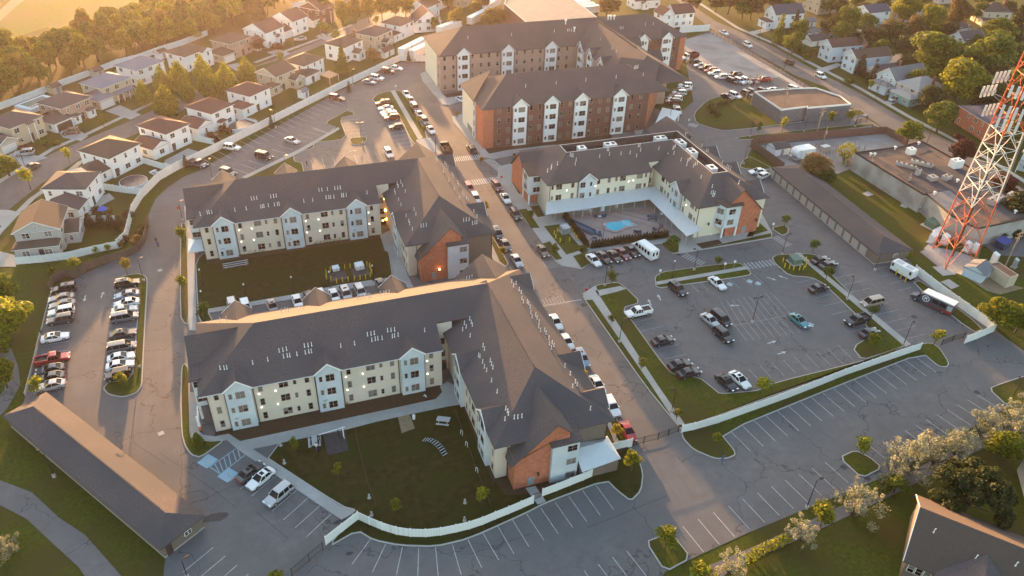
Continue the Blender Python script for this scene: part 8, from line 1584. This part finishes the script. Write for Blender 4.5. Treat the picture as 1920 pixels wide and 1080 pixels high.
t = thing('junction_box', 'brown electrical box behind the tan bollards', 'electrical box', G(1546, 280, .6) + (.04,), .1); m_ = MB(); m_.box(-1.2, -.8, 0, 1.2, .8, 1.6); m_.build('cabinet', ['frame_tan'], t); m_ = MB(); m_.box(-1.25, -.85, 1.6, 1.25, .85, 1.68); m_.build('lid', ['galv'], t)
t = thing('pipe_run', 'pair of silver pipes along the industrial wall', 'pipe', (0, 0, 0))
for k in (0, 1):
    q = [G(*p, 1.2 + k * .5) + (1.2 + k * .5,) for p in cr(1600, 260, 6, [(30, 310), (250, 450), (500, 610), (770, 780), (890, 740), (1080, 860)])]; m_ = MB()
    for a, b in zip(q, q[1:]): m_.tube(a, b, .14, n=8)
    m_.build('pipe', ['galv'], t)
# ------------------------------------------------------------------ pools and things in the gardens
def round_pool(label, px, r_, dark=True, oval=1.0, a=0):
    t = thing('garden_pool', label, 'pool', G(*px, .6) + (.02,), a); m_ = MB(); n = 22
    m_.prism([(r_ * oval * math.cos(i * 2 * PI / n), r_ * math.sin(i * 2 * PI / n)) for i in range(n)], 0, 1.15, 0, 1); m_.build('wall', ['siding_ltblue', 'sign_white'], t); m_ = MB(); m_.prism([((r_ - .14) * oval * math.cos(i * 2 * PI / n), (r_ - .14) * math.sin(i * 2 * PI / n)) for i in range(n)], 1.0, 1.17, 0); m_.build('cover', ['pool_dark' if dark else 'water'], t); return t
round_pool('round above-ground pool with dark cover in a suburban garden', (251, 343), 3.3); round_pool('dark kidney-shaped garden pool beside the long white fence', (455, 236), 3.0, True, 1.5, .6)
t = thing('raised_pool', 'square raised pool with white deck and railings beside the wood', 'pool', G(70, 193, 1.0) + (.02,), D(47)); m_ = MB(); m_.box(-5, -3.4, 0, 5, 3.4, 1.3); m_.build('deck', ['siding_ltblue'], t); m_ = MB(); m_.box(-3.8, -2.4, 1.3, 3.8, 2.4, 1.32); m_.build('water', ['trafo_green'], t)
for y in (-3.3, 3.3):
    m_ = MB(); m_.box(-5, y - .04, 2.1, 5, y + .04, 2.2); [m_.box(-5 + k, y - .03, 1.3, -4.94 + k, y + .03, 2.2) for k in range(11)]; m_.build('railing', ['trim_white'], t)
t = thing('patio_umbrella', 'small blue garden umbrella on the corner patio', 'umbrella', G(193, 396, 1.0) + (.05,)); m_ = MB(); m_.lathe([(1.1, 1.5), (.6, 2.0), (.05, 2.25)], 10); m_.build('canopy', ['tarp_blue'], t); m_ = MB(); m_.tube((0, 0, 0), (0, 0, 1.6), .04); m_.build('pole', ['galv'], t)
t = thing('garden_table', 'white garden table with benches on the round pool lawn', 'table', G(288, 322, .5) + (.03,), .7); m_ = MB(); m_.box(-.8, -.4, .68, .8, .4, .74); m_.build('table_top', ['sign_white'], t)
for y in (-.8, .8): m_ = MB(); m_.box(-.8, y - .14, .4, .8, y + .14, .45); m_.build('bench_seat', ['sign_white'], t)
for x in (-.6, .6): m_ = MB(); m_.box(x - .05, -.85, 0, x + .05, .85, .4); m_.build('leg', ['sign_white'], t)
t = thing('pop_up_canopy', 'bright blue pop-up canopy behind the maroon-roofed white house', 'canopy', G(1567, 69, 2.0) + (0,)); m_ = MB(); m_.poly([(-2, -2, 2.2), (2, -2, 2.2), (0, 0, 3.2)]); m_.poly([(2, -2, 2.2), (2, 2, 2.2), (0, 0, 3.2)]); m_.poly([(2, 2, 2.2), (-2, 2, 2.2), (0, 0, 3.2)]); m_.poly([(-2, 2, 2.2), (-2, -2, 2.2), (0, 0, 3.2)]); m_.build('cover', ['tarp_blue'], t)
for x in (-1.9, 1.9):
    for y in (-1.9, 1.9): m_ = MB(); m_.tube((x, y, 0), (x, y, 2.2), .04); m_.build('leg', ['galv'], t)
t = thing('trampoline', 'round green-covered trampoline frame in the brown thicket', 'trampoline', G(1624, 68, .8) + (0,)); m_ = MB(); m_.lathe([(2.3, .85), (2.3, .95), (.1, .96)], 16); m_.build('mat', ['tarp_green'], t)
for k in range(5): m_ = MB(); m_.tube((2.2 * math.cos(k * 1.26), 2.2 * math.sin(k * 1.26), 0), (2.2 * math.cos(k * 1.26), 2.2 * math.sin(k * 1.26), .9), .05); m_.build('leg', ['galv'], t)
t = thing('patio_awning', 'orange fabric awning over the patio by the purple roof', 'awning', G(618, 148, 1) + (0,), sA); m_ = MB(); m_.slab([(-2.4, -2, 2.3), (2.4, -2, 2.3), (2.4, 2, 2.8), (-2.4, 2, 2.8)], .08); m_.build('cover', ['awning'], t)
for x in (-2.3, 2.3): m_ = MB(); m_.box(x - .05, -1.95, 0, x + .05, -1.85, 2.2); m_.build('post', ['trim_white'], t)
flat('patio', [(300, 318), (345, 296), (372, 284), (352, 278), (310, 300)], 'concrete', .06); flat('patio', [(168, 404), (190, 385), (215, 372), (205, 362), (180, 372), (160, 395)], 'concrete', .06); flat('patio', [(378, 262), (410, 252), (395, 246), (372, 254)], 'paver', .06)
# ------------------------------------------------------------------ play lawn
def picnic(label, px, a, L_=1.9):
    t = thing('picnic_table', label, 'picnic table', G(*px, .5) + (.17,), a); m_ = MB(); m_.box(-L_ / 2, -.42, .72, L_ / 2, .42, .78); m_.build('table_top', ['galv'], t)
    for y in (-.85, .85): m_ = MB(); m_.box(-L_ / 2, y - .16, .42, L_ / 2, y + .16, .47); m_.build('bench_seat', ['galv'], t)
    for x in (-L_ * .32, L_ * .32): m_ = MB(); m_.box(x - .04, -.85, .34, x + .04, .85, .42); m_.tube((x, -.75, 0), (x, -.2, .72), .04); m_.tube((x, .75, 0), (x, .2, .72), .04); m_.build('leg', ['steel'], t)
picnic('pale metal picnic table on bare turf of the play lawn', (831, 790), -.45, 2.2); picnic('pale picnic table beside the swing frame', (590, 829), 1.5, 2.2)
t = thing('bench_pair', 'long low metal bleacher bench on the rear lawn', 'bench', G(442, 497, .3) + (.17,), .05)
for k in range(3): m_ = MB(); m_.box(-2.6, -.7 + k * .5, .25 + k * .18, 2.6, -.4 + k * .5, .32 + k * .18); m_.build('plank', ['galv'], t)
for x in (-2, 2): m_ = MB(); m_.box(x - .04, -.7, 0, x + .04, .7, .24); m_.build('leg', ['steel'], t)
t = thing('arched_ladder', 'arched dark climbing ladder lying across the play lawn', 'climbing frame', (0, 0, 0)); q = [G(*p, .9) for p in cr(640, 720, 3, [(465, 300), (500, 318), (535, 342), (562, 366), (582, 385)])]; m_ = MB(); hh = [.25, .9, 1.1, .9, .25]
for i in range(4):
    for s_ in (-.45, .45):
        d_ = (Vector(q[i + 1]) - Vector(q[i])).normalized(); n = Vector((-d_.y, d_.x)) * s_; m_.tube((q[i][0] + n.x, q[i][1] + n.y, hh[i] + .17), (q[i + 1][0] + n.x, q[i + 1][1] + n.y, hh[i + 1] + .17), .05, n=6)
m_.build('rails', ['furn_blue'], t)
for k in range(11):
    f_ = k / 10 * 3.999; i = int(f_); u = f_ - i; p = Vector(q[i]).lerp(Vector(q[i + 1]), u); d_ = (Vector(q[i + 1]) - Vector(q[i])).normalized(); n = Vector((-d_.y, d_.x)) * .45; z = hh[i] * (1 - u) + hh[i + 1] * u + .17; m_ = MB(); m_.tube((p.x - n.x, p.y - n.y, z), (p.x + n.x, p.y + n.y, z), .045, n=5); m_.build('rung', ['siding_ltblue'], t)
t = thing('swing_frame', 'dark climbing and swing frame with white side ladder on a rubber strip', 'swing frame', G(620, 830) + (.2,), .12); m_ = MB()
for x in (-1.6, 1.4): m_.tube((x, -.8, 0), (x, 0, 2.3), .05); m_.tube((x, .8, 0), (x, 0, 2.3), .05)
m_.build('leg_frame', ['iron'], t); m_ = MB(); m_.tube((-1.7, 0, 2.3), (2.6, 0, 2.3), .06); m_.build('top_bar', ['sign_white'], t); m_ = MB(); m_.tube((2.2, -.25, 0), (2.2, -.25, 2.3), .04); m_.tube((2.2, .25, 0), (2.2, .25, 2.3), .04); [m_.tube((2.2, -.25, .3 + k * .3), (2.2, .25, .3 + k * .3), .03) for k in range(7)]; m_.build('ladder', ['sign_white'], t)
for i, px in enumerate(cr(640, 720, 3, [(676, 285), (704, 350), (762, 495)])):
    t = thing('hoop_rail', f'{ordn(i)} white metal hoop from the top along the building edge of the play lawn', 'hoop', G(*px, .2) + (.17,), .4 + PI / 2, 'white hoops on the play lawn'); m_ = MB()
    q = [(-.25, 0), (-.25, .8)] + [(-.25 * math.cos(k * PI / 6), .8 + .25 * math.sin(k * PI / 6)) for k in range(1, 6)] + [(.25, .8), (.25, 0)]
    for a, b in zip(q, q[1:]): m_.tube((a[0], 0, a[1]), (b[0], 0, b[1]), .045, n=6)
    m_.build('hoop', ['sign_white'], t)
t = thing('bin', 'small pale litter bin by the sand pit', 'bin', G(776, 784, .3) + (.17,)); m_ = MB(); m_.lathe([(.25, 0), (.28, .8), (.2, .85)], 10); m_.build('bin_body', ['sign_white'], t)
t = thing('edging_strip', 'dark curved edging strip crossing the play lawn', 'edging', (0, 0, 0)); q = [G(*p, .18) for p in cr(640, 720, 3, [(78, 250), (110, 400), (150, 560), (200, 690)])]; m_ = MB()
for a, b in zip(q, q[1:]): m_.tube((a[0], a[1], .17), (b[0], b[1], .17), .12, n=5)
m_.build('strip', ['mulch'], t); q = [G(*p, .18) for p in cr(640, 720, 3, [(640, 140), (700, 300), (770, 500), (845, 690)])]; m_ = MB()
for a, b in zip(q, q[1:]): m_.tube((a[0], a[1], .17), (b[0], b[1], .17), .12, n=5)
m_.build('strip', ['mulch'], t)
for px, l_, r_ in [((1098, 558), 'red round stop sign at the crosswalk corner', 1), ((1236, 521), 'white sign at the tip of the drive islet', 0), ((1447, 433), 'white sign on the walk by the brick gable', 0), ((1330, 452), 'white sign in the mulch bed by the yellow wall', 0), ((1357, 508), 'white bay sign on the islet walk, left', 0), ((1375, 504), 'white bay sign on the islet walk, right', 0), ((940, 345), 'red stop sign by the crosswalk at the clubhouse', 1), ((338, 404), 'stop sign near the verge of the middle block', 1), ((743, 172), 'dark sign at the top of the upper median', 0), ((1300 - 10, 236), 'white sign by the boulevard crosswalk', 0)]:
    t = thing('road_sign', l_, 'sign', G(*px) + (.15,), -.3); m_ = MB(); m_.tube((0, 0, 0), (0, 0, 2.1), .04); m_.build('post', ['galv'], t); m_ = MB()
    if r_: m_.prism([(.35 * math.cos(k * PI / 4 + .39), .35 * math.sin(k * PI / 4 + .39)) for k in range(8)], -.02, .02); o = m_.build('plate', ['sign_red'], t); o.location = (0, -.05, 1.9); o.rotation_euler = (PI / 2, 0, 0)
    else: m_.box(-.25, -.05, 1.5, .25, -.02, 2.1); m_.build('plate', ['sign_white'], t)
# ------------------------------------------------------------------ people
def person(label, px, ang, top, legs, pose, hairm='hair'):
    """one continuous skinned body; clothing differs by region"""
    t = thing('person', label, 'person', G(*px, 0.0) + (.06,), ang)
    st = pose.get('step', .25); ar = pose.get('arm', .2)
    J = {'pelvis': (0, 0, .95, .15), 'waist': (.0, 0, 1.12, .135), 'chest': (.03, 0, 1.34, .165), 'neck': (.05, 0, 1.50, .06), 'chin': (.07, 0, 1.58, .085), 'head': (.08, 0, 1.68, .105), 'crown': (.07, 0, 1.76, .07)}
    E_ = [('pelvis', 'waist'), ('waist', 'chest'), ('chest', 'neck'), ('neck', 'chin'), ('chin', 'head'), ('head', 'crown')]
    for s_, n in ((1, 'l'), (-1, 'r')):
        J['hip' + n] = (0, .1 * s_, .9, .1); J['knee' + n] = (st * s_ * .55 + .05, .1 * s_, .5, .065); J['ank' + n] = (st * s_ - (.1 if s_ < 0 else 0), .1 * s_, .08, .045); J['toe' + n] = (st * s_ + .14, .11 * s_, .045, .04)
        J['sho' + n] = (.03, .2 * s_, 1.43, .07); J['elb' + n] = (-ar * s_ * .6, .25 * s_, 1.16, .045); J['wri' + n] = (-ar * s_ + .08, .24 * s_, .93, .032); J['han' + n] = (-ar * s_ + .12, .23 * s_, .84, .04)
        E_ += [('pelvis', 'hip' + n), ('hip' + n, 'knee' + n), ('knee' + n, 'ank' + n), ('ank' + n, 'toe' + n), ('chest', 'sho' + n), ('sho' + n, 'elb' + n), ('elb' + n, 'wri' + n), ('wri' + n, 'han' + n)]
    ks = list(J); me = bpy.data.meshes.new('body'); me.from_pydata([J[k][:3] for k in ks], [(ks.index(a), ks.index(b)) for a, b in E_], [])
    for m in (top, legs, 'skin', hairm, 'sign_white'): me.materials.append(M[m])
    o = link('body', me, t); o.modifiers.new('Skin', 'SKIN'); sv = me.skin_vertices[0].data
    for i, k in enumerate(ks): sv[i].radius = (J[k][3],) * 2; sv[i].use_root = k == 'pelvis'
    sb = o.modifiers.new('Sub', 'SUBSURF'); sb.levels = 1; sb.render_levels = 2
    dg = bpy.context.evaluated_depsgraph_get(); m2 = bpy.data.meshes.new_from_object(o.evaluated_get(dg)); o.modifiers.clear(); o.data = m2
    for p in m2.polygons:
        c_ = p.center; p.use_smooth = True
        p.material_index = 4 if c_.z < .1 else 1 if c_.z < 1.0 and abs(c_.y) < .19 else 2 if c_.z > 1.52 else 2 if c_.z < 1.0 and abs(c_.y) > .19 else 0
    h_ = MB(); h_.loft([[(.06 + (.11 * k) * math.cos(a) - .02, (.115 * k) * math.sin(a), z) for a in [i * PI / 5 for i in range(10)]] for k, z in ((.9, 1.62), (1.1, 1.70), (.95, 1.77), (.4, 1.82))], 0); h_.build('hair', [hairm], t)
    return t
person('person in a white top and black leggings striding along the front block path', (798, 752), LR((798, 752), (700, 775)) , 'cloth_white', 'cloth_dark', {'step': .34, 'arm': .25})
person('person in dark blue clothes walking across the outer lot beside the lawn tip', (1353, 866), LR((1353, 866), (1400, 900)), 'cloth_blue', 'cloth_blue', {'step': .3, 'arm': .2})
person('person in a purple jacket walking on the west drive with a long shadow', (298, 466), LR((298, 466), (296, 520)), 'cloth_purple', 'cloth_dark', {'step': .3, 'arm': .2}); person('person with dark clothes on the drive just above the purple jacket', (295, 458), LR((295, 458), (296, 520)), 'cloth_dark', 'cloth_dark', {'step': .25, 'arm': .2})
person('person standing in the sunny lot just above the middle block ridge', (576, 313), .5, 'cloth_dark', 'cloth_dark', {'step': .15, 'arm': .1}); person('person in white and blue beside the swing frame picnic table', (594, 845), .8, 'cloth_white', 'cloth_blue', {'step': .12, 'arm': .1})
# ------------------------------------------------------------------ bottom right houses
q = Vector(G(1684, 1062, 0))
def corner_house():
    t = thing('house', 'brown-roofed house with white gable trim in the bottom right corner', 'house', (0, 0, 0)); e = 4.0; zr = 8.2
    A_, B_ = Vector(G(1694, 1052, e)), Vector(G(1900, 1140, e)); u = (B_ - A_).normalized(); n = Vector((-u.y, u.x)); R0 = Vector(G(1724, 950, zr)); R1 = R0 + u * 16
    h = abs((R0 - A_).dot(n)); A_ = R0 - n * h; B_ = A_ + u * 16; Cc, Dd = R0 + n * h, R1 + n * h
    rf = MB(); rf.slab([(A_.x, A_.y, e), (B_.x, B_.y, e), (R1.x, R1.y, zr), (R0.x, R0.y, zr)], .2); rf.slab([(R0.x, R0.y, zr), (R1.x, R1.y, zr), (Dd.x, Dd.y, e), (Cc.x, Cc.y, e)], .2); rf.build('roof', ['shingle_brown'], t)
    i_ = lambda P, a, b: P + u * a + n * b; w_ = MB(); p = [i_(A_, .6, .6), i_(B_, -.6, .6), i_(Dd, -.6, -.6), i_(Cc, .6, -.6)]; w_.prism([tuple(k) for k in p], -.1, e + .1); m0 = i_(R0, .6, 0); w_.poly([(p[3].x, p[3].y, e), (p[0].x, p[0].y, e), (m0.x, m0.y, zr - .25)]); w_.build('wall', ['siding_taupe'], t)
    tr = MB()
    for P in (A_, Cc): tr.slab([(P.x, P.y, e + .03), (P.x + u.x * .1, P.y + u.y * .1, e + .03), (R0.x + u.x * .1, R0.y + u.y * .1, zr + .03), (R0.x, R0.y, zr + .03)], .2)
    tr.build('rake_trim', ['trim_white'], t)
    # lower cross gable towards the camera, its shaded facing put in by darker shingles
    g0 = i_(A_, 4.5, -4.0); r2 = MB(); cen = i_(A_, 9.0, 0); zc = 6.9
    r2.slab([tuple(i_(A_, 4.0, -3.6)) + (3.6,), tuple(i_(A_, 9.2, -3.6)) + (zc,), tuple(i_(A_, 9.2, h * .66)) + (zc,), tuple(i_(A_, 4.0, .4)) + (4.2,)], .2); r2.slab([tuple(i_(A_, 9.2, -3.6)) + (zc,), tuple(i_(A_, 14.4, -3.6)) + (3.6,), tuple(i_(A_, 14.4, .4)) + (4.2,), tuple(i_(A_, 9.2, h * .66)) + (zc,)], .2); r2.build('cross_gable_roof', ['shingle'], t)
    w2 = MB(); w2.prism([tuple(i_(A_, 4.6, -3.1)), tuple(i_(A_, 13.8, -3.1)), tuple(i_(A_, 13.8, 1)), tuple(i_(A_, 4.6, 1))], 0, 3.6); w2.build('cross_gable_wall', ['siding_grey'], t)
    for a in (1.4, 2.4, 3.4): c_ = i_(A_, a, .57); link('window', wmesh(.9, 1.4, 1, 'trim_white'), t, (c_.x, c_.y, 2.6), math.atan2(u.y, u.x))
    for a, b in ((2.5, 3.5), (8, 2.5), (12.5, 3.5)): c_ = i_(A_, a, b + 1); z = e + (zr - e) * (b + 1) / h; link('vent_pipe', VENT, t, (c_.x, c_.y, z))
corner_house()
house('house with dark brown roof cut by the right edge beside the dark dome tree', G(1935, 990), D(-38), [(0, 14, 0, 12, 4.2, 'g', 'u', .5)], 'siding_grey', 'shingle_brown'); house('house whose brown roof tip shows at the bottom edge', G(1462, 1300), D(20), [(0, 9, 0, 8.0, 3.0, 'g', 'u', .55)], 'siding_grey', 'shingle_brown')
# ------------------------------------------------------------------ air
hz = bpy.data.materials.new('haze'); hz.use_nodes = True; n_ = hz.node_tree.nodes; n_.remove(n_['Principled BSDF']); pv = n_.new('ShaderNodeVolumePrincipled'); pv.inputs['Color'].default_value = (.95, .80, .86, 1); pv.inputs['Density'].default_value = .000085; pv.inputs['Anisotropy'].default_value = .72
hz.node_tree.links.new(pv.outputs[0], n_['Material Output'].inputs['Volume']); M['haze'] = hz
hb = MB(); hb.box(-880, -280, -1, 1480, 1880, 97); tag(hb.build('haze', ['haze']), kind='stuff')
